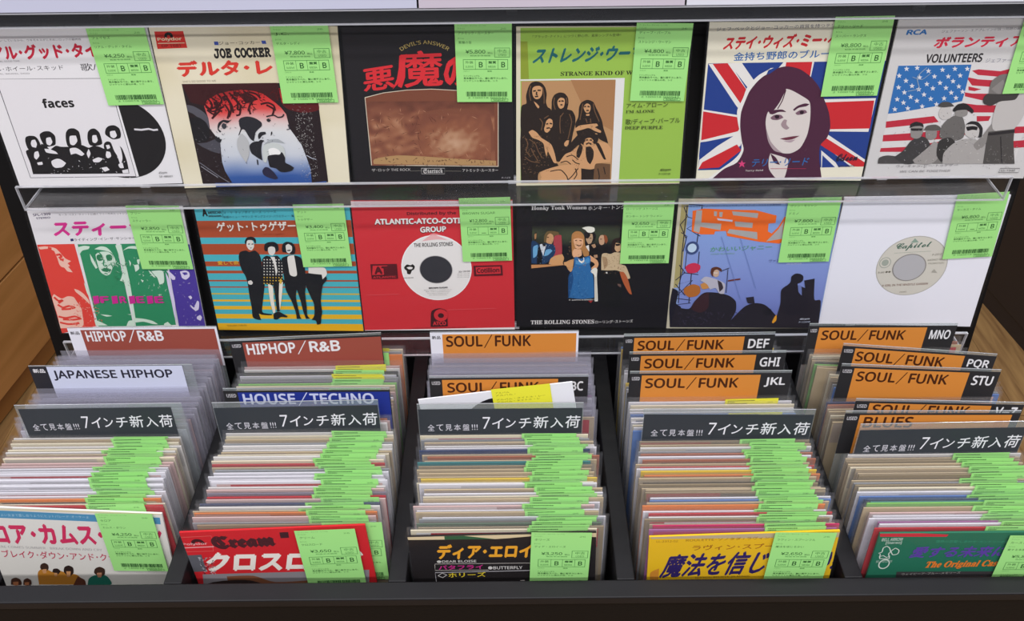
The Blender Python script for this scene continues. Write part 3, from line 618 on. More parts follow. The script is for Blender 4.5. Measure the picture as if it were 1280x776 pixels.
["S","8a6848",30,14,0.012,0.003,0.33,0.73,0.42,0.9],
["T","アイム･アローン",0.6506,0.4894,0.8957,0.4812,0.03,"2c3018",0,0],
["T","𝐈'𝐌 𝐀𝐋𝐎𝐍𝐄",0.6493,0.5211,0.8187,0.5182,0.0196,"3c4420",0,0],
["T","歌/ディープ･パープル",0.6499,0.5955,0.974,0.5867,0.0366,"2c3018",0,0],
["T","𝐃𝐄𝐄𝐏 𝐏𝐔𝐑𝐏𝐋𝐄",0.6485,0.6261,0.8737,0.6255,0.0214,"3c4420",0,0],
["T","45rpm",0.8713,0.9142,0.9383,0.912,0.0208,"2c3018",0.2,0.02],
["T","P-1041W",0.8698,0.9366,0.9399,0.9361,0.0144,"2c3018",0,0]]},"reid":{"q":[[0.2021,0.1795],[0.39,0.1779],[0.3947,-0.001],[0.2074,0.0026]],"base":"e6e0ca","ops":[["T","ジェフ･ベックとジョー･コッカーの資質を持つテリー",0.0411,0.0518,0.7133,0.0289,0.0218,"3a3f60",0,0],
["T","ステイ･ウィズ･ミー･ベイビー",0.0817,0.1656,0.8871,0.1358,0.0862,"c8252c",0.22,0.05],
["T","金持ち野郎のブルース",0.1501,0.2279,0.7426,0.2054,0.051,"2e67a8",0,0.015],
["P","1f3c86",0,[0.011,0.2422,1.0213,0.2252,1.0023,0.9025,0.0067,0.9363]],
["P","e4e0da",0,[0.0126,0.245,0.1327,0.2407,0.2498,0.4108,0.2286,0.5463,0.1909,0.5008]],
["P","c8252c",0,[0.0367,0.245,0.1193,0.2407,0.2501,0.4138,0.2269,0.5037]],
["P","e4e0da",0,[0.1273,0.2407,0.2178,0.2379,0.3122,0.3636,0.2664,0.4138]],
["P","1f3c86",0,[0.1993,0.2393,0.4303,0.235,0.3496,0.3372,0.3126,0.3665,0.2809,0.349]],
["P","e4e0da",0,[0.4303,0.235,0.602,0.2322,0.5903,0.425,0.4762,0.3809,0.363,0.3372]],
["P","c8252c",0,[0.4462,0.235,0.5914,0.2322,0.5906,0.3808,0.4417,0.3226]],
["P","e4e0da",0,[0.0031,0.5287,0.2139,0.5647,0.2486,0.5922,0.247,0.7093,0.0061,0.744]],
["P","c8252c",0,[0.0068,0.5409,0.2055,0.577,0.2354,0.6388,0.2191,0.6701,0.0094,0.7312]],
["P","e4e0da",0,[0.0098,0.8637,0.1955,0.6859,0.254,0.7093,0.2457,0.765,0.1143,0.8793,0.0062,0.9297]],
["P","1f3c86",0,[0.0064,0.7472,0.197,0.7017,0.0915,0.782,0.0054,0.8441]],
["P","c8252c",0,[0.0089,0.9263,0.0283,0.8799,0.2237,0.7572,0.2519,0.7971,0.1319,0.9155]],
["P","e4e0da",0,[0.6769,0.4619,0.9884,0.4538,0.985,0.6696,0.7017,0.6678]],
["P","c8252c",0,[0.6935,0.4813,0.9818,0.4686,0.9893,0.6478,0.7067,0.6553]],
["P","e4e0da",0,[0.6944,0.6835,0.7538,0.691,1.0025,0.8569,1.0007,0.909,0.9301,0.9095,0.6974,0.7307]],
["P","c8252c",0,[0.6914,0.6913,0.7355,0.7068,0.9998,0.8731,1.0029,0.9057,0.9431,0.9029,0.6998,0.7465]],
["P","1f3c86",0,[0.7636,0.4543,0.9861,0.4271,0.99,0.4478,0.8116,0.4586]],
["P","e4e0da",0,[0.7281,0.7942,0.8253,0.8744,0.8616,0.9232,0.7476,0.9208]],
["P","1f3c86",0,[0.7401,0.8263,0.8446,0.9233,0.7509,0.924]],
["P","e6e0ca",0,[-0.0048,0.9364,1.0023,0.9025,1.0,1.0,-0.0027,1.0034]],
["P","e6e2dc",1,[0.3813,0.2679,0.3059,0.3082,0.2466,0.3813,0.2273,0.4555,0.2022,0.5311,0.2128,0.6078,0.2391,0.7015,0.2519,0.7971,0.2129,0.8623,0.1202,0.9454,0.0669,0.9994,0.2409,0.998,0.3361,0.3373]],
["P","4a2038",1,[0.3653,0.301,0.4079,0.2679,0.46,0.2593,0.5288,0.2764,0.5954,0.3225,0.6483,0.3807,0.6893,0.4545,0.7334,0.5446,0.7562,0.6365,0.7494,0.7068,0.7162,0.7623,0.7267,0.8588,0.7606,0.987,0.0956,0.9958,0.1616,0.9252,0.236,0.8785,0.266,0.797,0.2494,0.7331,0.2298,0.6388,0.2258,0.5463,0.2426,0.4705,0.2607,0.4108,0.2974,0.3519,0.3335,0.3155]],
["P","d8cec8",1,[0.4448,0.3986,0.4927,0.403,0.5658,0.4428,0.6114,0.4771,0.6268,0.5449,0.6326,0.6215,0.6273,0.6995,0.5995,0.779,0.5481,0.8146,0.4913,0.8117,0.4379,0.7799,0.4001,0.7007,0.3768,0.6226,0.3764,0.561,0.3965,0.5002,0.4199,0.4476]],
["P","d8cec8",1,[0.4281,0.8154,0.4944,0.836,0.5401,0.86,0.5396,0.9422,0.5285,0.9889,0.4853,0.9892,0.4345,0.9264,0.4237,0.8608]],
["P","4a2038",1,[0.4477,0.3898,0.4674,0.3957,0.4414,0.4775,0.4139,0.5304,0.3961,0.5533,0.3796,0.5305,0.3909,0.4552]],
["L","4a2038",1,0.006,[0.4657,0.403,0.4541,0.47,0.4335,0.5228]],
["P","4a2038",1,[0.3892,0.5533,0.4139,0.5304,0.4615,0.5272,0.4868,0.5423,0.4429,0.5425,0.4104,0.5578]],
["P","4a2038",1,[0.5231,0.527,0.547,0.5028,0.5858,0.4876,0.6136,0.4921,0.5952,0.5057,0.5556,0.5148,0.5311,0.5361]],
["P","7a5a68",1,[0.3993,0.5793,0.4204,0.5609,0.4562,0.5607,0.4751,0.579,0.4426,0.5945,0.4105,0.5916]],
["P","2a1020",1,[0.4216,0.57,0.4314,0.5608,0.4487,0.5669,0.4479,0.5822,0.4318,0.5854]],
["P","7a5a68",1,[0.5397,0.5483,0.5645,0.5299,0.5946,0.5298,0.6077,0.545,0.5821,0.5573,0.5523,0.5604]],
["P","2a1020",1,[0.5635,0.5421,0.5731,0.5329,0.5877,0.539,0.5844,0.5542,0.5707,0.5542]],
["P","a08a8e",1,[0.4794,0.5913,0.4978,0.5943,0.4973,0.6221,0.5184,0.6453,0.5018,0.6563,0.4762,0.6408,0.4665,0.6191]],
["P","6a3040",1,[0.472,0.7161,0.5058,0.708,0.5466,0.6999,0.5852,0.6966,0.5492,0.7188,0.5081,0.7254]],
["P","b09aa0",1,[0.495,0.7318,0.5636,0.7219,0.5382,0.7411]],
["P","a89498",1,[0.3787,0.6381,0.4179,0.7322,0.467,0.7878,0.4983,0.8117,0.4469,0.7959,0.4039,0.7323]],
["P","4a2038",1,[0.4281,0.8154,0.4643,0.8443,0.4946,0.8931,0.457,0.8769]],
["P","d84078",0,[0.2629,0.8619,0.2705,0.8799,0.2876,0.8798,0.2759,0.8913,0.2839,0.9127,0.2668,0.8996,0.2524,0.9129,0.2559,0.8915,0.2419,0.8801,0.259,0.88]],
["T","テリー･リード",0.3206,0.9075,0.6585,0.8951,0.0524,"2e67a8",0.15,0.015],
["T","Terry Reid",0.2901,0.9441,0.396,0.94,0.0149,"d8cec8",0.1,0.01],
["L","b03050",0,0.003,[0.4409,0.9198,0.6547,0.9182]],
["T","𝓞𝓭𝓮𝓸𝓷",0.827,0.8678,0.9526,0.8605,0.0517,"1c1830",0,0.02],
["T","OR-2688",0.8447,0.9069,0.9431,0.9029,0.0131,"3a3640",0,0]]},"volunteers":{"q":[[0.3948,0.1798],[0.5761,0.1796],[0.5791,-0.0006],[0.3975,0.0021]],"base":"cfccca","ops":[["T","RCA",0.0579,0.0878,0.1758,0.0861,0.0302,"2468a8",0.15,0.05],
["T","ジェファーソン･エアプレインが放つ問題の最新作登場",0.2577,0.0773,0.7867,0.0591,0.0164,"55525a",0,0],
["T","ボランティアーズ",0.2261,0.1697,0.9111,0.1585,0.0723,"cf2b44",0.22,0.05],
["T","VOLUNTEERS",0.2052,0.2542,0.5319,0.2507,0.0539,"2a2628",0,0.04],
["T","ジェファーソン･エア",0.5533,0.2537,0.8453,0.25,0.0241,"7a7a88",0,0],
["P","d8d4d2",0,[0.0551,0.2646,0.8992,0.249,0.9108,0.8892,0.0675,0.8991]],
["P","bb2a3c",0,[0.4907,0.3018,0.5271,0.2934,0.657,0.3056,0.7584,0.2778,0.8658,0.2728,0.8746,0.3012,0.7677,0.3092,0.6668,0.3401,0.5323,0.3279]],
["P","bb2a3c",0,[0.4661,0.339,0.5394,0.3539,0.6734,0.3633,0.7538,0.355,0.751,0.3927,0.6286,0.4009,0.5148,0.3916]],
["P","bb2a3c",0,[0.4955,0.3973,0.577,0.4153,0.5383,0.4268,0.5017,0.4208]],
["P","bb2a3c",0,[0.4842,0.434,0.5282,0.4415,0.7804,0.4455,0.7934,0.4899,0.5956,0.4833,0.4909,0.4591]],
["P","bb2a3c",0,[0.4878,0.5008,0.5756,0.5131,0.7171,0.5165,0.73,0.5616,0.5603,0.5612,0.4834,0.5383]],
["P","bb2a3c",0,[0.059,0.6182,0.3384,0.5834,0.3765,0.6218,0.2652,0.637,0.0651,0.66]],
["P","bb2a3c",0,[0.0606,0.7069,0.2636,0.6914,0.642,0.6529,0.6505,0.6839,0.4332,0.7337,0.0653,0.7495]],
["P","bb2a3c",0,[0.0646,0.7941,0.2126,0.786,0.4363,0.7463,0.4443,0.7779,0.2349,0.8195,0.0626,0.8197]],
["P","bb2a3c",0,[0.8414,0.6532,0.9256,0.6502,0.9382,0.6918,0.8541,0.6964]],
["P","bb2a3c",0,[0.863,0.7463,0.9523,0.7385,0.9665,0.7855,0.8682,0.7935]],
["P","bb2a3c",0,[0.5948,0.584,0.6799,0.5842,0.6742,0.6146,0.6043,0.6191]],
["P","2d6cae",0,[0.056,0.2689,0.478,0.2646,0.48,0.3391,0.4834,0.4414,0.4818,0.4888,0.3777,0.5124,0.2417,0.5376,0.1045,0.5631,0.0596,0.5676,0.0565,0.41]],
["P","dcdade",0,[0.1037,0.2707,0.1104,0.2822,0.1223,0.2827,0.1148,0.2901,0.1207,0.3019,0.1093,0.2951,0.1009,0.3018,0.1014,0.29,0.0905,0.2825,0.1023,0.2821]],
["P","dcdade",0,[0.1635,0.2653,0.1703,0.2768,0.1822,0.2773,0.1748,0.2847,0.1807,0.2966,0.1693,0.2897,0.161,0.2964,0.1614,0.2847,0.1505,0.2771,0.1622,0.2768]],
["P","dcdade",0,[0.3133,0.2777,0.3202,0.2892,0.3321,0.2897,0.3248,0.2972,0.331,0.309,0.3194,0.3021,0.3112,0.3089,0.3115,0.2971,0.3005,0.2895,0.3122,0.2892]],
["P","dcdade",0,[0.2333,0.2844,0.2401,0.2959,0.252,0.2964,0.2446,0.3038,0.2507,0.3157,0.2392,0.3089,0.2309,0.3156,0.2313,0.3038,0.2203,0.2962,0.232,0.2959]],
["P","dcdade",0,[0.3838,0.2725,0.3907,0.284,0.4026,0.2845,0.3954,0.2919,0.4016,0.3036,0.39,0.2968,0.3819,0.3035,0.3821,0.2918,0.3711,0.2843,0.3827,0.2839]],
["P","dcdade",0,[0.4555,0.273,0.4626,0.2844,0.4744,0.2849,0.4673,0.2923,0.4736,0.3041,0.462,0.2973,0.4539,0.304,0.454,0.2922,0.4429,0.2847,0.4545,0.2844]],
["P","dcdade",0,[0.0699,0.3122,0.0765,0.3238,0.0885,0.3243,0.081,0.3318,0.0869,0.3437,0.0754,0.3368,0.067,0.3436,0.0675,0.3317,0.0566,0.3241,0.0684,0.3237]],
["P","dcdade",0,[0.191,0.323,0.1978,0.3346,0.2098,0.3351,0.2024,0.3426,0.2084,0.3546,0.1969,0.3477,0.1885,0.3545,0.1889,0.3426,0.1779,0.3349,0.1897,0.3346]],
["P","dcdade",0,[0.2761,0.3177,0.283,0.3293,0.2949,0.3298,0.2876,0.3373,0.2937,0.3492,0.2821,0.3423,0.2739,0.3491,0.2742,0.3372,0.2631,0.3296,0.2749,0.3293]],
["P","dcdade",0,[0.3567,0.3182,0.3637,0.3298,0.3756,0.3303,0.3684,0.3378,0.3746,0.3497,0.363,0.3428,0.3548,0.3496,0.355,0.3377,0.3439,0.3301,0.3556,0.3297]],
["P","dcdade",0,[0.4246,0.3128,0.4316,0.3244,0.4435,0.3249,0.4364,0.3324,0.4427,0.3442,0.431,0.3374,0.4229,0.3441,0.423,0.3323,0.4119,0.3247,0.4236,0.3243]],
["P","dcdade",0,[0.116,0.3429,0.1227,0.3546,0.1347,0.3551,0.1272,0.3626,0.1332,0.3746,0.1216,0.3677,0.1132,0.3745,0.1137,0.3625,0.1027,0.3549,0.1146,0.3545]],
["P","dcdade",0,[0.2427,0.3639,0.2496,0.3756,0.2616,0.3761,0.2542,0.3837,0.2603,0.3958,0.2487,0.3888,0.2404,0.3957,0.2407,0.3836,0.2296,0.376,0.2414,0.3756]],
["P","dcdade",0,[0.3919,0.3473,0.399,0.3589,0.4109,0.3594,0.4037,0.367,0.4099,0.3789,0.3983,0.372,0.3901,0.3788,0.3903,0.3669,0.3791,0.3593,0.3909,0.3589]],
["P","dcdade",0,[0.0816,0.3836,0.0884,0.3954,0.1005,0.3959,0.0929,0.4035,0.0988,0.4156,0.0872,0.4086,0.0787,0.4155,0.0793,0.4034,0.0683,0.3957,0.0802,0.3953]],
["P","dcdade",0,[0.1585,0.3752,0.1653,0.3869,0.1773,0.3874,0.1698,0.395,0.1759,0.4071,0.1642,0.4001,0.1558,0.407,0.1563,0.395,0.1452,0.3873,0.1571,0.3869]],
["P","dcdade",0,[0.2026,0.3959,0.2095,0.4077,0.2216,0.4082,0.2141,0.4158,0.2202,0.428,0.2085,0.421,0.2002,0.4279,0.2006,0.4158,0.1895,0.4081,0.2013,0.4077]],
["P","dcdade",0,[0.3178,0.3571,0.3248,0.3687,0.3368,0.3692,0.3294,0.3768,0.3356,0.3888,0.324,0.3819,0.3157,0.3887,0.316,0.3767,0.3049,0.3691,0.3167,0.3687]],
["P","dcdade",0,[0.4336,0.3795,0.4407,0.3912,0.4527,0.3917,0.4455,0.3993,0.4518,0.4113,0.4401,0.4044,0.432,0.4112,0.4321,0.3992,0.4209,0.3915,0.4326,0.3912]],
["P","dcdade",0,[0.2841,0.3904,0.291,0.4022,0.3031,0.4027,0.2957,0.4103,0.3019,0.4224,0.2902,0.4154,0.2819,0.4223,0.2822,0.4103,0.2711,0.4026,0.2829,0.4022]],
["P","dcdade",0,[0.3604,0.3879,0.3675,0.3996,0.3795,0.4001,0.3722,0.4077,0.3784,0.4198,0.3667,0.4128,0.3585,0.4197,0.3587,0.4077,0.3475,0.4,0.3593,0.3996]],
["P","dcdade",0,[0.1225,0.4147,0.1293,0.4265,0.1414,0.427,0.1338,0.4347,0.1398,0.4469,0.1282,0.4399,0.1197,0.4468,0.1202,0.4346,0.1091,0.4269,0.1211,0.4265]],
["P","dcdade",0,[0.2413,0.4285,0.2482,0.4404,0.2603,0.4409,0.2529,0.4485,0.2591,0.4608,0.2473,0.4537,0.239,0.4607,0.2393,0.4485,0.2282,0.4407,0.2401,0.4403]],
["P","dcdade",0,[0.3987,0.4174,0.4058,0.4292,0.4178,0.4297,0.4105,0.4374,0.4169,0.4495,0.4051,0.4425,0.3969,0.4494,0.3971,0.4373,0.3858,0.4296,0.3977,0.4292]],
["P","dcdade",0,[0.4644,0.4118,0.4716,0.4236,0.4836,0.4241,0.4764,0.4317,0.4828,0.4439,0.471,0.4369,0.4628,0.4438,0.4629,0.4317,0.4516,0.424,0.4634,0.4236]],
["P","dcdade",0,[0.0897,0.4576,0.0964,0.4695,0.1086,0.47,0.101,0.4778,0.107,0.4901,0.0953,0.483,0.0868,0.49,0.0873,0.4777,0.0762,0.4699,0.0882,0.4695]],
["P","dcdade",0,[0.1657,0.443,0.1725,0.4549,0.1847,0.4554,0.1771,0.4631,0.1832,0.4754,0.1715,0.4683,0.1631,0.4753,0.1635,0.4631,0.1524,0.4553,0.1643,0.4549]],
["P","dcdade",0,[0.2873,0.4554,0.2943,0.4673,0.3064,0.4678,0.2989,0.4755,0.3052,0.4878,0.2934,0.4807,0.2851,0.4877,0.2854,0.4755,0.2741,0.4677,0.2861,0.4673]],
["P","dcdade",0,[0.3655,0.4527,0.3726,0.4646,0.3847,0.4651,0.3773,0.4728,0.3837,0.4851,0.3719,0.478,0.3636,0.485,0.3638,0.4728,0.3525,0.465,0.3644,0.4646]],
["P","dcdade",0,[0.4351,0.45,0.4423,0.4619,0.4544,0.4624,0.4471,0.4701,0.4535,0.4823,0.4417,0.4753,0.4335,0.4823,0.4336,0.47,0.4223,0.4623,0.4341,0.4619]],
["P","dcdade",0,[0.2081,0.467,0.215,0.4789,0.2271,0.4794,0.2196,0.4872,0.2258,0.4995,0.214,0.4924,0.2056,0.4994,0.206,0.4871,0.1948,0.4793,0.2067,0.4789]],
["P","dcdade",0,[0.1313,0.4786,0.1381,0.4906,0.1504,0.4911,0.1427,0.4989,0.1488,0.5113,0.1371,0.5041,0.1286,0.5112,0.1291,0.4989,0.1179,0.491,0.1299,0.4906]],
["P","dcdade",0,[0.0894,0.5206,0.0962,0.5327,0.1085,0.5332,0.1008,0.541,0.1069,0.5535,0.0951,0.5463,0.0865,0.5535,0.087,0.541,0.0758,0.5331,0.0879,0.5327]],
["P","dcdade",0,[0.2478,0.503,0.2547,0.5151,0.2669,0.5155,0.2594,0.5234,0.2657,0.5357,0.2538,0.5286,0.2454,0.5357,0.2458,0.5233,0.2345,0.5154,0.2465,0.515]],
["P","dcdade",0,[0.1651,0.5148,0.1721,0.5269,0.1843,0.5274,0.1767,0.5352,0.1828,0.5476,0.171,0.5405,0.1625,0.5476,0.163,0.5352,0.1517,0.5273,0.1638,0.5268]],
["P","dcdade",0,[0.3296,0.4898,0.3367,0.5018,0.3488,0.5023,0.3414,0.5101,0.3477,0.5224,0.3359,0.5153,0.3275,0.5224,0.3278,0.51,0.3165,0.5022,0.3284,0.5018]],
["L","8aa0b8",1,0.005,[0.2225,0.28,0.1805,0.3374,0.2117,0.4107,0.1446,0.4251]],
["L","8aa0b8",1,0.004,[0.2573,0.309,0.2119,0.3521,0.1525,0.3373]],
["P","4a4746",1,[0.0661,0.8991,0.0664,0.8584,0.1147,0.8422,0.1914,0.855,0.2679,0.8987]],
["P","77736f",1,[0.2531,0.8987,0.306,0.8098,0.3967,0.7621,0.4919,0.7938,0.5332,0.8981]],
["P","3c3a3a",1,[0.1545,0.8551,0.2034,0.8099,0.2357,0.7463,0.2836,0.7148,0.3309,0.7306,0.368,0.7938,0.3174,0.858,0.2826,0.8986,0.2234,0.8988]],
["P","8e8985",1,[0.2284,0.7148,0.2198,0.6524,0.2414,0.6277,0.276,0.6339,0.2956,0.668,0.2909,0.7148,0.2655,0.7305]],
["P","262324",1,[0.21,0.6602,0.2097,0.6338,0.2393,0.6185,0.281,0.6309,0.2927,0.6556,0.2674,0.6463,0.2321,0.6493]],
["P","262324",1,[0.2161,0.6617,0.2884,0.6618,0.2863,0.6773,0.2255,0.6773]],
["P","9a9591",1,[0.277,0.8743,0.3461,0.7939,0.3783,0.7463,0.4205,0.77,0.4416,0.8257,0.4008,0.8984,0.3048,0.8986]],
["P","8a8581",1,[0.3217,0.7227,0.3119,0.6758,0.3367,0.665,0.3754,0.6759,0.3841,0.7227,0.3546,0.7384]],
["P","5a5652",1,[0.2971,0.6742,0.3103,0.6448,0.3587,0.6372,0.3913,0.6526,0.401,0.6743,0.347,0.6774]],
["P","6a6663",1,[0.3985,0.6526,0.4279,0.5989,0.472,0.5761,0.5115,0.5914,0.542,0.6528,0.5489,0.7228,0.4943,0.7463,0.4087,0.7227]],
["P","c4bfbb",1,[0.3613,0.5607,0.3701,0.5275,0.4158,0.5231,0.4382,0.5609,0.4382,0.5943,0.4013,0.6065,0.3746,0.5912]],
["P","4a4644",1,[0.3423,0.5183,0.3657,0.4929,0.4085,0.4946,0.443,0.5186,0.3815,0.5275]],
["P","8e8985",1,[0.462,0.5761,0.4579,0.5383,0.492,0.5278,0.5279,0.546,0.5331,0.5763,0.5036,0.5884]],
["P","232021",1,[0.4392,0.5427,0.4611,0.5067,0.5097,0.5039,0.5647,0.5461,0.5619,0.5672,0.52,0.543,0.4712,0.5458,0.4523,0.5549]],
["P","34312f",1,[0.4738,0.7227,0.4073,0.7463,0.4163,0.8418,0.4744,0.8982,0.527,0.8738,0.5355,0.7937]],
["P","a8a39f",1,[0.4671,0.8982,0.4562,0.8257,0.4983,0.7621,0.5625,0.7306,0.6367,0.7384,0.6979,0.7778,0.7237,0.8977]],
["P","c4bfbb",1,[0.5542,0.6993,0.5428,0.6451,0.5703,0.6252,0.6156,0.6345,0.6414,0.6715,0.6375,0.715,0.5977,0.7275]],
["P","262324",1,[0.5407,0.6374,0.5679,0.616,0.6123,0.6222,0.6499,0.6607,0.659,0.715,0.6396,0.7228,0.632,0.6684,0.595,0.6375]],
["P","1c191a",1,[0.5477,0.6528,0.5832,0.6467,0.6163,0.6529,0.6193,0.6745,0.5899,0.6714,0.5628,0.6776]],
["P","8a8581",1,[0.6235,0.7699,0.659,0.715,0.6948,0.6376,0.7217,0.6071,0.7473,0.6224,0.7121,0.6994,0.6907,0.7778,0.6551,0.8063]],
["P","c0bbb7",1,[0.6934,0.607,0.6918,0.5015,0.7323,0.4719,0.8388,0.4458,0.8736,0.562,0.8437,0.6609,0.7649,0.684,0.7149,0.6685]],
["P","4e4a47",1,[0.6906,0.6839,0.845,0.6655,0.8616,0.7463,0.9132,0.8973,0.7164,0.8977,0.7023,0.7936]],
["P","2a2627",1,[0.6956,0.6917,0.8468,0.6717,0.8523,0.6902,0.7032,0.7088]],
["P","3e3a38",1,[0.6014,0.4788,0.613,0.4448,0.666,0.4348,0.7517,0.4425,0.8064,0.4398,0.7904,0.4795,0.7095,0.4896,0.6609,0.5163,0.6154,0.5042]],
["P","77726e",1,[0.6261,0.4419,0.6196,0.3688,0.6627,0.3257,0.7315,0.3261,0.7666,0.3986,0.7517,0.4425]],
["P","8a8581",1,[0.6319,0.4126,0.6847,0.3547,0.7474,0.4278,0.682,0.4422]],
["L","2a2627",1,0.006,[0.7738,0.715,0.8308,0.8894]],
["S","3a3736",90,14,0.012,0.003,0.28,0.55,0.62,0.93],
["S","8f8a86",60,15,0.015,0.003,0.72,0.78,0.9,0.93],
["S","77727a",60,16,0.02,0.002,0.1,0.65,0.95,0.93],
["S","e0dcd8",60,17,0.012,0.003,0.2,0.7,0.7,0.93],
["T","ウィ･キャン･ビー･トゥゲザー",0.1821,0.9267,0.5599,0.9159,0.0197,"6a6668",0.1,0],
["T","WE CAN BE TOGETHER",0.2148,0.9595,0.5249,0.952,0.0148,"7a7678",0.1,0],
["L","4a4648",0,0.003,[0.8313,0.9576,0.8346,0.9283,0.9543,0.928,0.9542,0.9573,0.8313,0.9576]],
["T","SS-1948",0.8411,0.9511,0.9284,0.9492,0.0131,"3a3638",0,0]]},"free":{"q":[[-0.5569,0.1745],[-0.3782,0.175],[-0.3857,0.0025],[-0.5669,0.0009]],"base":"e2dee0","ops":[["T","SFL-1309",0.031,0.0561,0.1465,0.0486,0.0185,"3a2a50",0,0.03],
["T","STEREO",0.0469,0.0781,0.138,0.0733,0.014,"3a2a50",0,0.03],
["T","キース･ベスト･チャートに続くフリーの大ヒットシングル",0.1977,0.0556,0.6787,0.0508,0.0154,"4a4648",0,0],
["T","スティーラー",0.1262,0.2148,0.8516,0.2014,0.1132,"d6308c",0.15,0.05],
["P","2a2a60",0,[0.2302,0.2293,0.2496,0.2264,0.2507,0.2456,0.2299,0.2484]],
["T","ライディング･イン･ザ･サンシャイン",0.2526,0.2488,0.6828,0.2401,0.0239,"3a3638",0,0],
["P","dd4238",0,[0.0031,0.2702,0.2484,0.268,0.2509,0.9446,-0.0065,1.0035]],
["P","2e8a5e",0,[0.2691,0.2716,0.5212,0.2726,0.5056,0.95,0.2643,0.9484]],
["P","2e8a5e",0,[0.5481,0.2731,0.8325,0.2715,0.7986,0.9455,0.5226,0.9504]],
["P","4c3a96",0,[0.8392,0.2716,0.9999,0.284,0.9999,0.982,0.8175,0.9602]],
["P","ecbcaa",1,[0.0074,0.2897,0.0529,0.2835,0.1044,0.2938,0.1256,0.3082,0.1376,0.3414,0.1074,0.3232,0.0729,0.3026,0.0181,0.3063]],
["P","ecbcaa",1,[0.1038,0.3172,0.1288,0.3153,0.1496,0.3534,0.1674,0.3834,0.1979,0.4018,0.1692,0.4192,0.1824,0.4398,0.1679,0.4468,0.1782,0.4674,0.1877,0.4917,0.1548,0.4827,0.1413,0.4547,0.1234,0.446,0.1136,0.4242,0.1117,0.3765]],
["P","ecbcaa",1,[0.0017,0.7033,0.0225,0.6663,0.0642,0.7045,0.1087,0.6867,0.1476,0.6937,0.1615,0.7315,0.1794,0.7885,0.1744,0.8584,0.1507,0.9481,-0.0042,0.9577,0.0041,0.8549]],
["P","ecbcaa",1,[0.1678,0.6258,0.1951,0.6387,0.2236,0.6702,0.2451,0.7206,0.2451,0.7583,0.2228,0.7201,0.1957,0.6821,0.1723,0.6506]],
["L","dd4238",1,0.016,[0.1103,0.3527,0.1362,0.3473,0.142,0.3652,0.1216,0.3767]],
["L","dd4238",1,0.016,[0.1267,0.3886,0.1489,0.3867,0.1397,0.4008]],
["L","dd4238",1,0.016,[0.0274,0.7539,0.0571,0.7797,0.1005,0.768,0.1382,0.7814,0.0948,0.7931,0.0435,0.7946]],
["L","dd4238",1,0.016,[0.0092,0.855,0.0572,0.8688,0.1213,0.8573,0.1579,0.8773,0.1048,0.8852,0.0339,0.8811]],
["L","dd4238",1,0.016,[0.0076,0.9063,0.0655,0.923,0.1392,0.9155]],
["L","dd4238",1,0.016,[0.0167,0.6911,0.0397,0.7228,0.0714,0.7171,0.0354,0.7415]],
["L","dd4238",1,0.016,[0.0702,0.2932,0.0881,0.3005,0.0816,0.3074]],
["S","ecbcaa",60,20,0.03,0.004,0.08,0.7,0.3,0.98],
["S","dd4238",70,23,0.03,0.005,0.1,0.74,0.3,0.98],
["P","cfe2d0",1,[0.2578,0.2964,0.3079,0.2832,0.346,0.2885,0.3317,0.3094,0.2899,0.3205,0.2625,0.3554]],
["P","cfe2d0",1,[0.3709,0.3101,0.4145,0.2897,0.4522,0.2974,0.4789,0.3356,0.4916,0.3952,0.4863,0.4309,0.4793,0.4069,0.4814,0.3474,0.4371,0.323]],
["P","cfe2d0",1,[0.3658,0.3573,0.4057,0.3319,0.4548,0.3328,0.479,0.3592,0.4769,0.4188,0.4572,0.4665,0.4337,0.5084,0.4063,0.52,0.3802,0.5013,0.3642,0.4588,0.3574,0.4107]],
["P","cfe2d0",1,[0.5142,0.2832,0.5545,0.2781,0.553,0.3605,0.5538,0.4322,0.5524,0.541,0.5502,0.6146,0.5352,0.8403,0.5308,0.9173,0.5178,0.9041,0.5243,0.7639,0.5209,0.6512,0.5102,0.5769,0.4876,0.5643,0.5025,0.5401,0.5244,0.4798,0.5236,0.3838]],
["P","cfe2d0",1,[0.3339,0.3449,0.3484,0.3926,0.3605,0.4527,0.348,0.4645,0.331,0.4042]],
["P","cfe2d0",1,[0.245,0.5719,0.2617,0.6338,0.2585,0.6958,0.2464,0.6583]],
["P","cfe2d0",1,[0.2989,0.8418,0.3486,0.8492,0.3777,0.8575,0.3358,0.8618]],
["P","cfe2d0",1,[0.4828,0.8456,0.534,0.8467,0.5123,0.8526]],
["P","cfe2d0",1,[0.2486,0.8856,0.2944,0.9123,0.3302,0.9389,0.2474,0.9398]],
["P","cfe2d0",1,[0.4576,0.9481,0.4818,0.9034,0.519,0.8977,0.5194,0.9494]],
["P","cfe2d0",1,[0.5278,0.8786,0.5882,0.8863,0.6464,0.9068,0.6773,0.9359,0.6417,0.9326,0.5834,0.9119,0.5308,0.9173]],
["P","cfe2d0",1,[0.7191,0.9342,0.7483,0.9154,0.7604,0.9351,0.7732,0.9509,0.7215,0.9498]],
["P","2e7a52",1,[0.3786,0.3575,0.4034,0.352,0.4175,0.37,0.4081,0.396,0.3829,0.4028,0.3711,0.3835]],
["P","2e7a52",1,[0.4396,0.3586,0.4655,0.3531,0.4766,0.3711,0.4657,0.4007,0.4427,0.4014,0.4347,0.3822]],
["P","2e7a52",1,[0.3823,0.4675,0.4088,0.4596,0.4423,0.4662,0.4493,0.4808,0.417,0.4923,0.3889,0.4833]],
["L","2e8a5e",1,0.008,[0.4175,0.3938,0.4059,0.4355,0.417,0.4441,0.4336,0.436]],
["L","2e8a5e",1,0.008,[0.3953,0.3341,0.4101,0.358]],
["L","2e8a5e",1,0.008,[0.4001,0.5017,0.4188,0.5081]],
["L","2e8a5e",1,0.008,[0.4571,0.4184,0.4672,0.4667]],
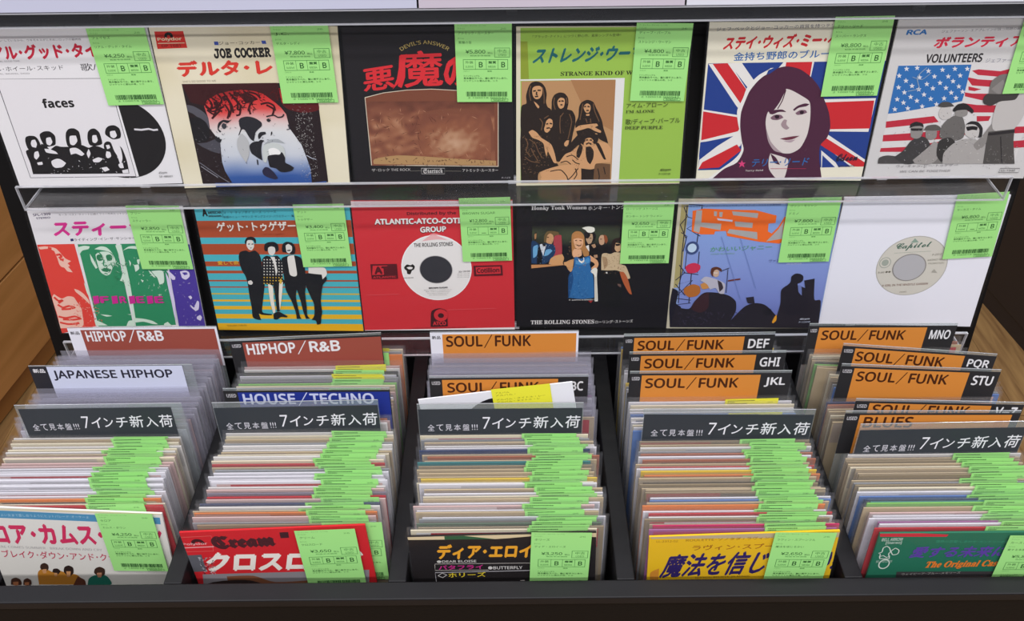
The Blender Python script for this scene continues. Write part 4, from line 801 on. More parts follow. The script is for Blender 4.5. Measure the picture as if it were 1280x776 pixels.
["L","2e8a5e",1,0.008,[0.3684,0.3218,0.3632,0.3929,0.3653,0.4769]],
["P","cfe2d0",1,[0.5551,0.3251,0.6008,0.2929,0.6504,0.2914,0.6557,0.315,0.5978,0.3082]],
["P","cfe2d0",1,[0.635,0.3977,0.6559,0.3921,0.6431,0.4338,0.6343,0.4276]],
["P","cfe2d0",1,[0.6072,0.4391,0.6381,0.4337,0.6363,0.4698,0.6068,0.4934]],
["P","cfe2d0",1,[0.6302,0.5547,0.6484,0.5649,0.6372,0.5818]],
["P","cfe2d0",1,[0.7126,0.4893,0.7636,0.4842,0.7914,0.4968,0.7814,0.5821,0.7479,0.5999,0.7427,0.5446,0.7271,0.5199]],
["P","cfe2d0",1,[0.6938,0.4829,0.7111,0.4978,0.7327,0.5444,0.7149,0.5319]],
["P","cfe2d0",1,[0.5806,0.3967,0.5908,0.4208,0.58,0.4507]],
["P","cfe2d0",1,[0.5268,0.5284,0.5524,0.541,0.5527,0.5655,0.5331,0.5627]],
["S","cfe2d0",50,18,0.03,0.004,0.36,0.36,0.56,0.5],
["S","cfe2d0",50,19,0.03,0.004,0.6,0.36,0.8,0.7],
["S","2e7a52",60,24,0.03,0.004,0.38,0.38,0.56,0.62],
["P","d6cde6",1,[0.8131,0.4875,0.836,0.5001,0.8602,0.5346,0.861,0.5591,0.8405,0.5611,0.8233,0.5156]],
["P","d6cde6",1,[0.9019,0.4964,0.9385,0.4874,0.9611,0.5024,0.9606,0.5365,0.931,0.5628,0.9083,0.5477,0.9054,0.5232]],
["P","d6cde6",1,[0.806,0.4995,0.818,0.546,0.8253,0.6199,0.8277,0.6945,0.8249,0.7699,0.8127,0.8717,0.815,0.9492,0.8024,0.8714,0.8038,0.7443,0.8022,0.6071]],
["P","d6cde6",1,[0.9231,0.7027,0.9418,0.6943,0.9492,0.712,0.9363,0.728]],
["P","d6cde6",1,[0.9255,0.7694,0.9486,0.7978,0.9787,0.7377,0.99,0.7505,0.9773,0.8111,0.9543,0.8259,0.9312,0.7974]],
["P","d6cde6",1,[0.9434,0.7977,0.9619,0.8108,0.9537,0.8297]],
["P","d6cde6",1,[0.9568,0.8746,0.9799,0.8597,0.9898,0.8818,0.9748,0.9111,0.9537,0.8939]],
["P","d6cde6",1,[0.806,0.8203,0.8192,0.8334,0.8096,0.8716]],
["P","4c3a96",1,[0.9155,0.5052,0.9461,0.5021,0.9505,0.518,0.9271,0.5261]],
["S","d6cde6",30,21,0.02,0.003,0.86,0.5,0.97,0.95],
["P","c8288c",0,[0.2804,0.6866,0.3203,0.6822,0.3153,0.7458,0.2748,0.7519]],
["P","c8288c",0,[0.4066,0.6891,0.4465,0.6847,0.4421,0.7484,0.4017,0.7545]],
["P","c8288c",0,[0.5233,0.6914,0.5632,0.687,0.5594,0.7507,0.519,0.7568]],
["P","c8288c",0,[0.6444,0.6937,0.6843,0.6894,0.6811,0.7531,0.6406,0.7593]],
["T","F",0.3236,0.746,0.3881,0.7455,0.0583,"c8288c",0,0.05],
["T","R",0.4561,0.7486,0.5025,0.7478,0.0583,"c8288c",0,0.05],
["T","E",0.5678,0.7509,0.6254,0.7503,0.0584,"c8288c",0,0.05],
["T","E",0.6909,0.7533,0.7542,0.7529,0.0584,"c8288c",0,0.05]]},"together":{"q":[[-0.3652,0.1728],[-0.1875,0.1722],[-0.1893,-0.0004],[-0.3698,0.0035]],"base":"4bb0bc","ops":[["R","4bb0bc",0,0,1,0.095],
["R","a84a2a",0,0.095,1,0.225],
["R","4bb0bc",0,0.225,1,0.275],
["R","a84a2a",0,0.275,1,0.36],
["R","4bb0bc",0,0.36,1,0.415],
["R","a84a2a",0,0.415,1,0.455],
["R","4bb0bc",0,0.455,1,0.49],
["R","a84a2a",0,0.49,1,0.513],
["R","4bb0bc",0,0.513,1,0.567],
["R","a84a2a",0,0.567,1,0.58],
["R","4bb0bc",0,0.58,1,0.622],
["R","a84a2a",0,0.622,1,0.632],
["R","4bb0bc",0,0.632,1,0.678],
["R","c8b040",0,0.678,1,0.69],
["R","4bb0bc",0,0.69,1,0.733],
["R","e6b428",0,0.733,1,0.75],
["R","4bb0bc",0,0.75,1,0.788],
["R","e6b428",0,0.788,1,0.818],
["R","4bb0bc",0,0.818,1,0.858],
["R","e6b428",0,0.858,1,0.898],
["R","4bb0bc",0,0.898,1,0.94],
["R","e6ae1e",0,0.94,1,1],
["T","A",0.0451,0.0631,0.0797,0.0605,0.0626,"1a1718",0,0.06],
["T","MERICAN",0.085,0.0434,0.1703,0.0412,0.0199,"1a1718",0,0.04],
["T","BREAKERS",0.0836,0.0663,0.1688,0.0655,0.0143,"1a1718",0,0.04],
["L","1a1718",0,0.002,[0.1821,0.0129,0.175,0.0727]],
["T","オーサ･チャノボイ ルーズ･シリーズ",0.1844,0.0442,0.5247,0.0383,0.0199,"24505a",0,0],
["T","新版のニュー･サウンズ･ヤングエイジ･バラエティー･集",0.1793,0.0756,0.6352,0.0702,0.0186,"24505a",0,0],
["T","ゲット･トゥゲザー",0.1211,0.1792,0.6371,0.1718,0.0724,"ece4da",0,0.03],
["T","Let’s Get Together",0.412,0.2097,0.553,0.2075,0.0145,"8a3018",0,0],
["T","愛して欲しいのさ",0.0829,0.4436,0.3602,0.4377,0.0333,"d8a030",0,0.03],
["T","You Baby",0.2505,0.474,0.3443,0.4709,0.0152,"d0ccc8",0.1,0],
["P","1b1c20",1,[0.2305,0.376,0.2461,0.3387,0.2849,0.3269,0.3078,0.3388,0.3439,0.327,0.3672,0.3538,0.3756,0.3986,0.3728,0.4891,0.3749,0.5808,0.3488,0.7052,0.3221,0.832,0.3475,0.851,0.3852,0.8555,0.3811,0.8668,0.3202,0.864,0.2964,0.8513,0.3028,0.8963,0.3074,0.9092,0.2783,0.9062,0.2508,0.8838,0.2552,0.8005,0.2539,0.7056,0.2573,0.5965,0.2514,0.535,0.2358,0.4892,0.2288,0.4361]],
["P","d8d4cc",1,[0.3008,0.2531,0.3221,0.2415,0.3424,0.2533,0.3437,0.2945,0.3247,0.324,0.3049,0.3165,0.2957,0.2869]],
["P","1b1c20",1,[0.2897,0.2531,0.3059,0.2268,0.3377,0.2181,0.362,0.2358,0.3592,0.2724,0.3504,0.265,0.3456,0.2474,0.3155,0.2444,0.3032,0.2531,0.2944,0.2796,0.2881,0.2722]],
["P","1b1c20",0,[0.3051,0.2737,0.3202,0.2708,0.3189,0.2796,0.3066,0.2796]],
["P","1b1c20",0,[0.3296,0.2738,0.3422,0.2709,0.341,0.2797,0.3287,0.2797]],
["P","1b1c20",0,[0.3125,0.3062,0.3302,0.3033,0.3217,0.3107]],
["P","d8d4cc",1,[0.2626,0.578,0.284,0.5687,0.2936,0.5887,0.2811,0.6057,0.2631,0.5996]],
["P","1b1c20",1,[0.4078,0.3094,0.4172,0.277,0.4412,0.2624,0.4781,0.2596,0.5022,0.2803,0.5012,0.3245,0.4797,0.3392,0.4714,0.3096,0.4357,0.3021,0.4255,0.3317,0.4098,0.3301]],
["P","1b1c20",1,[0.383,0.3986,0.4143,0.3688,0.444,0.3763,0.488,0.3689,0.5091,0.4137,0.5111,0.4739,0.4987,0.5499,0.5097,0.5805,0.4808,0.6114,0.3817,0.6039,0.3746,0.5655,0.3728,0.4891]],
["P","d8d4cc",1,[0.4351,0.3066,0.4551,0.2948,0.4783,0.3037,0.4772,0.3392,0.4577,0.3659,0.4376,0.3599,0.4311,0.3361]],
["P","e0dcd4",0,[0.3921,0.3956,0.3995,0.3957,0.3994,0.4046,0.392,0.4046]],
["P","e0dcd4",0,[0.3887,0.4196,0.3961,0.4196,0.3961,0.4287,0.3887,0.4287]],
["P","e0dcd4",0,[0.3853,0.4437,0.3928,0.4437,0.3927,0.4528,0.3853,0.4528]],
["P","e0dcd4",0,[0.382,0.4679,0.3894,0.4679,0.3894,0.477,0.3819,0.477]],
["P","e0dcd4",0,[0.3786,0.4922,0.386,0.4921,0.386,0.5013,0.3785,0.5013]],
["P","e0dcd4",0,[0.3752,0.5165,0.3826,0.5165,0.3826,0.5256,0.3751,0.5257]],
["P","d8b040",0,[0.3718,0.5409,0.3792,0.5409,0.3792,0.5501,0.3717,0.5501]],
["P","d8b040",0,[0.3683,0.5655,0.3758,0.5655,0.3758,0.5747,0.3683,0.5747]],
["P","d8b040",0,[0.3649,0.5901,0.3724,0.5901,0.3724,0.5993,0.3648,0.5994]],
["P","e0dcd4",0,[0.4118,0.3957,0.4192,0.3957,0.4192,0.4047,0.4118,0.4047]],
["P","e0dcd4",0,[0.4085,0.4197,0.4159,0.4197,0.4159,0.4287,0.4085,0.4287]],
["P","e0dcd4",0,[0.4051,0.4437,0.4126,0.4437,0.4126,0.4528,0.4051,0.4528]],
["P","e0dcd4",0,[0.4018,0.4679,0.4092,0.4679,0.4092,0.477,0.4018,0.477]],
["P","e0dcd4",0,[0.3984,0.4921,0.4059,0.4921,0.4059,0.5013,0.3984,0.5013]],
["P","e0dcd4",0,[0.3951,0.5165,0.4025,0.5165,0.4025,0.5256,0.3951,0.5256]],
["P","d8b040",0,[0.3917,0.5409,0.3992,0.5409,0.3992,0.5501,0.3917,0.5501]],
["P","d8b040",0,[0.3883,0.5654,0.3958,0.5654,0.3958,0.5746,0.3883,0.5747]],
["P","d8b040",0,[0.3849,0.5901,0.3924,0.59,0.3924,0.5993,0.3849,0.5993]],
["P","e0dcd4",0,[0.4315,0.3957,0.4389,0.3957,0.4389,0.4047,0.4315,0.4047]],
["P","e0dcd4",0,[0.4282,0.4197,0.4356,0.4197,0.4356,0.4287,0.4282,0.4287]],
["P","e0dcd4",0,[0.4249,0.4437,0.4323,0.4437,0.4323,0.4528,0.4249,0.4528]],
["P","e0dcd4",0,[0.4216,0.4679,0.4291,0.4679,0.4291,0.477,0.4216,0.477]],
["P","e0dcd4",0,[0.4183,0.4921,0.4258,0.4921,0.4258,0.5012,0.4183,0.5012]],
["P","e0dcd4",0,[0.415,0.5165,0.4224,0.5165,0.4224,0.5256,0.415,0.5256]],
["P","d8b040",0,[0.4116,0.5409,0.4191,0.5409,0.4191,0.5501,0.4116,0.5501]],
["P","d8b040",0,[0.4083,0.5654,0.4158,0.5654,0.4158,0.5746,0.4083,0.5746]],
["P","d8b040",0,[0.4049,0.59,0.4124,0.59,0.4124,0.5992,0.4049,0.5993]],
["P","e0dcd4",0,[0.4512,0.3957,0.4586,0.3957,0.4586,0.4047,0.4512,0.4047]],
["P","e0dcd4",0,[0.448,0.4197,0.4553,0.4197,0.4554,0.4287,0.448,0.4287]],
["P","e0dcd4",0,[0.4447,0.4437,0.4521,0.4437,0.4521,0.4528,0.4447,0.4528]],
["P","e0dcd4",0,[0.4414,0.4679,0.4489,0.4679,0.4489,0.477,0.4414,0.477]],
["P","e0dcd4",0,[0.4382,0.4921,0.4456,0.4921,0.4456,0.5012,0.4382,0.5012]],
["P","e0dcd4",0,[0.4349,0.5164,0.4423,0.5164,0.4423,0.5256,0.4349,0.5256]],
["P","d8b040",0,[0.4316,0.5409,0.439,0.5408,0.439,0.55,0.4316,0.55]],
["P","d8b040",0,[0.4282,0.5654,0.4357,0.5653,0.4357,0.5746,0.4283,0.5746]],
["P","d8b040",0,[0.4249,0.59,0.4324,0.5899,0.4324,0.5992,0.4249,0.5992]],
["P","e0dcd4",0,[0.4709,0.3957,0.4783,0.3958,0.4783,0.4047,0.4709,0.4047]],
["P","e0dcd4",0,[0.4677,0.4197,0.4751,0.4197,0.4751,0.4287,0.4677,0.4287]],
["P","e0dcd4",0,[0.4645,0.4437,0.4719,0.4438,0.4719,0.4528,0.4645,0.4528]],
["P","e0dcd4",0,[0.4612,0.4679,0.4686,0.4679,0.4687,0.477,0.4613,0.477]],
["P","e0dcd4",0,[0.458,0.4921,0.4654,0.4921,0.4654,0.5012,0.458,0.5012]],
["P","e0dcd4",0,[0.4547,0.5164,0.4622,0.5164,0.4622,0.5256,0.4548,0.5256]],
["P","d8b040",0,[0.4515,0.5408,0.4589,0.5408,0.459,0.55,0.4515,0.55]],
["P","d8b040",0,[0.4482,0.5653,0.4557,0.5653,0.4557,0.5745,0.4482,0.5745]],
["P","d8b040",0,[0.4449,0.5899,0.4524,0.5899,0.4524,0.5991,0.4449,0.5992]],
["P","e0dcd4",0,[0.4905,0.3958,0.4979,0.3958,0.498,0.4047,0.4906,0.4047]],
["P","e0dcd4",0,[0.4874,0.4197,0.4948,0.4197,0.4948,0.4287,0.4874,0.4287]],
["P","e0dcd4",0,[0.4842,0.4438,0.4916,0.4438,0.4916,0.4528,0.4842,0.4528]],
["P","e0dcd4",0,[0.481,0.4679,0.4884,0.4679,0.4885,0.477,0.481,0.477]],
["P","e0dcd4",0,[0.4778,0.4921,0.4852,0.4921,0.4853,0.5012,0.4778,0.5012]],
["P","e0dcd4",0,[0.4746,0.5164,0.482,0.5164,0.4821,0.5255,0.4746,0.5255]],
["P","d8b040",0,[0.4714,0.5408,0.4788,0.5408,0.4789,0.55,0.4714,0.55]],
["P","d8b040",0,[0.4681,0.5653,0.4756,0.5653,0.4756,0.5745,0.4682,0.5745]],
["P","d8b040",0,[0.4649,0.5899,0.4724,0.5898,0.4724,0.5991,0.4649,0.5991]],
["P","e0dcd4",0,[0.5102,0.3958,0.5176,0.3958,0.5176,0.4048,0.5103,0.4048]],
["P","e0dcd4",0,[0.5071,0.4197,0.5144,0.4197,0.5145,0.4287,0.5071,0.4287]],
["P","e0dcd4",0,[0.5039,0.4438,0.5113,0.4438,0.5114,0.4528,0.504,0.4528]],
["P","e0dcd4",0,[0.5008,0.4679,0.5082,0.4679,0.5082,0.4769,0.5008,0.4769]],
["P","e0dcd4",0,[0.4976,0.4921,0.505,0.4921,0.5051,0.5012,0.4977,0.5012]],
["P","e0dcd4",0,[0.4944,0.5164,0.5019,0.5164,0.5019,0.5255,0.4945,0.5255]],
["P","d8b040",0,[0.4912,0.5408,0.4987,0.5408,0.4987,0.5499,0.4913,0.5499]],
["P","d8b040",0,[0.488,0.5653,0.4955,0.5652,0.4956,0.5744,0.4881,0.5745]],
["P","d8b040",0,[0.4848,0.5898,0.4923,0.5898,0.4924,0.599,0.4849,0.5991]],
["P","e0dcd4",1,[0.4403,0.3763,0.4686,0.3763,0.472,0.4891,0.4581,0.5195,0.4554,0.4287]],
["P","e8e0d0",1,[0.3953,0.5962,0.4235,0.6193,0.4161,0.7206,0.4139,0.8314,0.3965,0.8474,0.3907,0.768,0.391,0.6737]],
["P","e8e0d0",1,[0.4641,0.596,0.4973,0.5806,0.4769,0.689,0.4419,0.8312,0.4245,0.8472,0.4434,0.7048]],
["P","d8b040",1,[0.4768,0.5653,0.4888,0.5499,0.4888,0.5883,0.4749,0.5991]],
["P","1b1c20",1,[0.4299,0.5807,0.4713,0.5883,0.4535,0.7047,0.4444,0.8311,0.4241,0.8313,0.4283,0.7048]],
["P","1b1c20",1,[0.3979,0.8554,0.433,0.8312,0.4622,0.8502,0.4914,0.8708,0.4836,0.8821,0.4457,0.8791,0.4175,0.9003,0.3946,0.8988]],
["P","1b1c20",1,[0.5251,0.3098,0.5372,0.273,0.5635,0.257,0.5988,0.2659,0.6137,0.3026,0.6058,0.3469,0.5878,0.3543,0.5643,0.3468,0.5408,0.3393,0.5265,0.3363]],
["P","d8d4cc",1,[0.5535,0.2878,0.5736,0.2732,0.5931,0.2923,0.5887,0.3276,0.569,0.3483,0.5534,0.3364]],
["P","1b1c20",0,[0.5577,0.3216,0.5825,0.3188,0.5787,0.3291,0.559,0.3305]],
["P","1b1c20",1,[0.512,0.3913,0.5492,0.369,0.5868,0.3617,0.6338,0.3766,0.6538,0.4139,0.6571,0.489,0.6525,0.5802,0.6353,0.6728,0.6324,0.7824,0.6281,0.8618,0.6425,0.8904,0.6155,0.8939,0.6041,0.8301,0.5966,0.7354,0.5829,0.642,0.569,0.7042,0.5725,0.7986,0.5765,0.8701,0.5837,0.8941,0.5519,0.8944,0.5509,0.8304,0.5337,0.7357,0.508,0.6422,0.5094,0.5346,0.5106,0.4588]],
["P","e0dcd4",1,[0.5544,0.3765,0.599,0.3617,0.6005,0.4288,0.5992,0.5193,0.5776,0.5346,0.5523,0.5194,0.55,0.4588]],
["P","1b1c20",1,[0.6474,0.5193,0.7168,0.5041,0.7765,0.5191,0.7953,0.5495,0.7822,0.58,0.7604,0.6106,0.7343,0.7347,0.7326,0.8292,0.722,0.8802,0.7123,0.9332,0.6857,0.9448,0.6808,0.9094,0.6526,0.9016,0.6761,0.8614,0.6844,0.7663,0.6691,0.7038,0.6489,0.6109]],
["P","e0dcd4",1,[0.6824,0.4618,0.7709,0.4588,0.7961,0.4739,0.7986,0.5191,0.7662,0.5571,0.7642,0.5191,0.7158,0.5131,0.6771,0.5071]],
["T","TOKUMA 1140-05",0.0626,0.9666,0.1983,0.9605,0.0147,"8a6a1a",0,0]]},"brown":{"q":[[-0.1853,0.1797],[-0.0011,0.1785],[-0.0,-0.0006],[-0.1877,0.0]],"base":"cc3038","ops":[["P","e6d2d4",0,[0.0,0.0,1.0,-0.0,0.9996,0.0294,-0.001,0.0347]],
["P","e8e0e0",0,[0.0003,0.9969,1.0003,0.9814,1.0,1.0,-0.0003,1.0031]],
["T","Distributed by the",0.3407,0.1067,0.6485,0.103,0.0298,"5a1a22",0,0.04],
["T","ATLANTIC-ATCO-COTILLION",0.1321,0.1735,0.8251,0.164,0.0463,"241418",0,0.09],
["T","ATLANTIC-ATCO-COTILLION",0.1348,0.1681,0.8229,0.1599,0.0422,"ece6e2",0,0.05],
["T","GROUP",0.414,0.2331,0.5826,0.2258,0.0469,"241418",0,0.09],
["T","GROUP",0.4167,0.2275,0.5804,0.2217,0.0426,"ece6e2",0,0.05],
["P","e0888c",1,[0.3914,0.3164,0.4839,0.2363,0.5419,0.2449,0.6212,0.3039,0.6693,0.3351,0.6306,0.3602,0.3956,0.3445,0.3729,0.3303,0.3505,0.277,0.3675,0.3233]],
["E","f0eeec",0.5042,0.4974,0.2257,0.2526],
["E","e6e2de",0.5042,0.4974,0.2189,0.245],
["P","e6b0b0",1,[0.4223,0.2914,0.4953,0.2419,0.5869,0.2841,0.5168,0.2781]],
["T","THE ROLLING STONES",0.3702,0.3359,0.6179,0.3263,0.03,"24201e",0,0.03],
["E","b8b4b2",0.5009,0.5078,0.1075,0.1092],
["E","35353a",0.5009,0.5078,0.1033,0.1049],
["P","24201e",1,[0.2978,0.486,0.3169,0.4661,0.3379,0.4719,0.3527,0.4634,0.3659,0.4807,0.3597,0.5037,0.3447,0.5152,0.3334,0.5411,0.3145,0.5381,0.3113,0.5149,0.3002,0.5033]],
["P","e6e2de",1,[0.313,0.489,0.3348,0.4834,0.3535,0.4893,0.3456,0.5007,0.3263,0.5035]],
["L","24201e",0,0.004,[0.3287,0.5035,0.327,0.5295]],
["T","PROMO RECORDS",0.2881,0.5756,0.3529,0.5732,0.0087,"4a4644",0,0],
["T","33-19100",0.6447,0.5318,0.7191,0.5266,0.013,"4a4644",0,0.02],
["T","(ST-RS 7194 SP)",0.637,0.5463,0.7161,0.544,0.0073,"77726e",0,0],
["T","(ST-RS 7194 SP)",0.6364,0.5594,0.7156,0.557,0.0073,"77726e",0,0],
["T","(ST-RS 7194 SP)",0.6359,0.5725,0.7152,0.5701,0.0073,"77726e",0,0],
["T","BROWN SUGAR",0.4464,0.659,0.5697,0.654,0.0133,"24201e",0,0.04],
["T","Mick J. Keith R. Promotone prod.",0.4143,0.672,0.5956,0.669,0.0074,"66625e",0,0],
["T","Mick J. Keith R. Promotone prod.",0.4244,0.6854,0.5841,0.6823,0.0074,"66625e",0,0],
["T","Mick J. Keith R. Promotone prod.",0.4345,0.6988,0.5726,0.6955,0.0074,"66625e",0,0],
["T","Mick J. Keith R. Promotone prod.",0.4446,0.7123,0.5611,0.7088,0.0074,"66625e",0,0],
["P","551820",0,[0.0823,0.4615,0.2521,0.4599,0.2522,0.5754,0.0822,0.577]],
["P","cc3038",0,[0.0968,0.4731,0.1919,0.4709,0.1626,0.5427,0.0872,0.5451]],
["T","ATC",0.103,0.5423,0.2382,0.5375,0.0634,"551820",0,0.07],
["T","ATLANTIC",0.0898,0.5712,0.2432,0.5666,0.0145,"cc3038",0,0.03],
["P","551820",0,[0.7423,0.4777,0.9261,0.4733,0.9293,0.5543,0.7444,0.5587]],
["P","cc3038",0,[0.7562,0.4893,0.9139,0.4847,0.9164,0.5397,0.7592,0.5443]],
["T","Cotillion",0.7619,0.5356,0.9082,0.5309,0.0405,"551820",0,0.05],
["P","40181e",1,[0.4414,0.97,0.4501,0.8567,0.4638,0.8295,0.5036,0.8147,0.5433,0.8272,0.5555,0.8546,0.5553,0.9649]],
["E","cc3038",0.514,0.872,0.046,0.05],
["E","40181e",0.514,0.875,0.02,0.02],
["T","ATCO",0.4569,0.9578,0.5458,0.9556,0.0338,"cc3038",0,0.06],
["T","ATLANTIC RECORDING CORPORATION, 1841 BROADWAY, NEW YORK",0.3196,0.9844,0.6783,0.9784,0.0093,"6a2028",0,0],
["L","d85a60",1,0.003,[0.0355,0.703,0.2532,0.6974]],
["L","d85a60",1,0.003,[0.5617,0.8273,0.88,0.818]]]},"honky":{"q":[[0.0034,0.1728],[0.1847,0.1726],[0.1892,-0.0001],[0.0021,0.0036]],"base":"17151a","ops":[["T","𝐇𝐨𝐧𝐤𝐲 𝐓𝐨𝐧𝐤 𝐖𝐨𝐦𝐞𝐧",0.0943,0.0457,0.443,0.0436,0.036,"e0dcda",0,0.012],
["T","ホンキー･トンク･ウィメン",0.4513,0.0451,0.8293,0.032,0.0315,"dcd8d6",0,0.01],
["T","𝐓𝐇𝐄 𝐑𝐎𝐋𝐋𝐈𝐍𝐆 𝐒𝐓𝐎𝐍𝐄𝐒",0.0958,0.9782,0.5175,0.9687,0.0354,"dcd8d6",0,0.012],
["T","ローリング･ストーンズ",0.5249,0.9686,0.7756,0.9572,0.0287,"d0ccca",0,0.01],
["G","glow","",0.1,0.15,0.66,0.32],
["P","a84048",1,[0.2412,0.2422,0.287,0.2331,0.2913,0.3945,0.236,0.4135]],
["P","2a2018",1,[0.1182,0.2131,0.1297,0.2084,0.1264,0.2745,0.1148,0.2697]],
["P","a87a52",1,[0.1145,0.2272,0.1275,0.2178,0.1262,0.2556,0.1171,0.265]],
["P","1e3a5c",1,[0.0956,0.2886,0.1187,0.2792,0.1498,0.3079,0.1805,0.2986,0.2152,0.2987,0.2423,0.3131,0.2521,0.3513,0.2434,0.3895,0.2131,0.4375,0.1745,0.4616,0.0966,0.4566]],
["P","6aa4cc",1,[0.1074,0.3267,0.1344,0.3078,0.1462,0.3413,0.1273,0.3987,0.108,0.4131]],
["P","d4d8dc",1,[0.1498,0.3079,0.1651,0.3013,0.1922,0.3081,0.1774,0.3701,0.1739,0.3989,0.1579,0.3509]],
["P","6aa4cc",1,[0.1888,0.351,0.2157,0.3416,0.2313,0.356,0.2047,0.3894,0.1777,0.3989]],
["P","10121a",1,[0.1384,0.3269,0.15,0.327,0.1662,0.4085,0.1628,0.4616,0.1317,0.4615,0.1335,0.3891]],
["P","c49468",1,[0.1879,0.2654,0.1913,0.2277,0.2141,0.2137,0.2334,0.2327,0.2377,0.261,0.2267,0.2988,0.2075,0.2987,0.192,0.2891]],
["P","6a5636",1,[0.1765,0.2843,0.1783,0.237,0.1948,0.2042,0.2292,0.1998,0.2675,0.2094,0.2716,0.2282,0.2412,0.2374,0.2296,0.228,0.2141,0.2184,0.1967,0.2372,0.1897,0.2891]],
["P","1a1414",1,[0.1651,0.3013,0.1883,0.3053,0.1869,0.3205,0.1691,0.3147]],
["P","c48a58",1,[0.0951,0.4682,0.2057,0.4665,0.3065,0.4668,0.3065,0.4706,0.0968,0.4974]],
["P","d09a66",1,[0.2095,0.4617,0.2206,0.4183,0.2512,0.3944,0.2957,0.3821,0.3071,0.4138,0.3,0.4523,0.3065,0.4687,0.2367,0.4685]],
["P","1c1a1c",1,[0.3094,0.4138,0.3748,0.4092,0.375,0.4207,0.329,0.4302,0.3101,0.4523]],
["P","d09a66",1,[0.3061,0.4474,0.3215,0.4436,0.3444,0.4302,0.3712,0.4207,0.3683,0.4669,0.3616,0.5153,0.3503,0.527,0.3343,0.5056,0.3221,0.4765,0.3104,0.4716]],
["P","1a1618",1,[0.4311,0.2106,0.4763,0.2016,0.5074,0.2299,0.5012,0.2768,0.4866,0.2955,0.4812,0.3714,0.4506,0.3712,0.4404,0.2764]],
["P","b89878",1,[0.4438,0.2623,0.4656,0.2249,0.4845,0.225,0.4885,0.2579,0.479,0.2955,0.4602,0.3029]],
["P","1a1618",1,[0.4579,0.2202,0.4733,0.2296,0.4626,0.253,0.4475,0.2576,0.4357,0.2435]],
["P","e4e2d4",1,[0.4166,0.1778,0.4376,0.1687,0.464,0.1661,0.4944,0.1757,0.4975,0.2018,0.4767,0.2147,0.4538,0.2108,0.4382,0.192]],
["P","e0dcd4",1,[0.4453,0.319,0.4642,0.3096,0.4694,0.3618,0.4536,0.3427]],
["P","c49c7c",1,[0.5272,0.2581,0.5378,0.2348,0.5567,0.2349,0.5631,0.2677,0.5612,0.3007,0.5441,0.3129,0.5307,0.2958]],
["P","8a4a2c",1,[0.5566,0.2302,0.5758,0.2397,0.5846,0.2773,0.5741,0.3007,0.5634,0.2771]],
["P","141214",1,[0.5176,0.3146,0.5554,0.3101,0.5866,0.3339,0.5883,0.3813,0.5508,0.4002,0.5205,0.4097,0.482,0.4,0.4795,0.3144,0.5018,0.2956]],
["P","b08a6a",1,[0.4794,0.3097,0.5019,0.3003,0.5103,0.324,0.4954,0.3353]],
["P","b08a6a",1,[0.497,0.3905,0.5213,0.3858,0.5243,0.4097,0.5038,0.4144]],
["P","b07c48",1,[0.3525,0.2664,0.3554,0.2241,0.3778,0.2028,0.4082,0.2058,0.4302,0.234,0.4366,0.2764,0.4414,0.3142,0.4656,0.3618,0.4665,0.3952,0.436,0.3998,0.4195,0.3521,0.3807,0.3329,0.3592,0.3995,0.3547,0.3327]],
["P","e0ac84",1,[0.364,0.2665,0.3698,0.2524,0.394,0.2479,0.4232,0.2575,0.4272,0.2952,0.4173,0.3283,0.3962,0.3405,0.3768,0.3281]],
["P","b87e4a",1,[0.3624,0.2665,0.3708,0.2289,0.4011,0.2273,0.4283,0.25,0.4264,0.265,0.3942,0.2554,0.3677,0.2628]],
["P","e0ac84",1,[0.3601,0.3709,0.3694,0.3423,0.3886,0.3405,0.4155,0.3473,0.4204,0.3902,0.3977,0.4045,0.367,0.4072]],
["P","d8a074",1,[0.474,0.3904,0.4976,0.4096,0.5228,0.4336,0.5315,0.4673,0.5158,0.5058,0.4968,0.5155,0.4847,0.4961,0.5069,0.4672,0.4949,0.448,0.4753,0.4335]],
["P","2c68a0",1,[0.3733,0.414,0.39,0.4044,0.4134,0.4189,0.4362,0.4094,0.4704,0.3952,0.4793,0.4143,0.4773,0.4527,0.4747,0.4671,0.4935,0.5349,0.5048,0.6031,0.5113,0.7413,0.4294,0.7515,0.3429,0.7418,0.339,0.6229,0.3506,0.5445,0.3724,0.4766]],
["P","1c4a7c",1,[0.3394,0.564,0.3616,0.5153,0.3709,0.5836,0.3609,0.6623,0.3506,0.7318,0.3409,0.7218]],
["P","4a8cc0",1,[0.3829,0.4284,0.414,0.4429,0.4369,0.4334,0.4593,0.4095,0.4733,0.4191,0.4681,0.4527,0.4223,0.467,0.3837,0.4621]],
["P","f0eae0",1,[0.3996,0.4189,0.4178,0.44,0.4329,0.4286,0.43,0.4046,0.4364,0.4142,0.4371,0.443,0.422,0.4555,0.4047,0.44]],
["P","e4e0d4",1,[0.4817,0.5252,0.4941,0.501,0.5115,0.4913,0.525,0.5059,0.5237,0.5641,0.5299,0.662,0.5364,0.7711,0.5161,0.7731,0.5112,0.6621,0.5057,0.5543]],
["P","c0b8a8",1,[0.5137,0.5641,0.5199,0.5641,0.5283,0.7611,0.522,0.7611]],
["P","c8a078",1,[0.6284,0.3152,0.6343,0.2917,0.6534,0.2965,0.6673,0.3041,0.6678,0.3532,0.6485,0.3645,0.6342,0.3483]],
["P","2a1a18",1,[0.6128,0.3245,0.6149,0.2775,0.6331,0.2588,0.663,0.2515,0.6693,0.2778,0.6453,0.2823,0.6347,0.3011,0.631,0.3435,0.6408,0.3625,0.6338,0.3768,0.6142,0.3624]],
["P","140f10",1,[0.6347,0.302,0.6611,0.3003,0.6661,0.3116,0.6504,0.3172,0.6375,0.3152]],
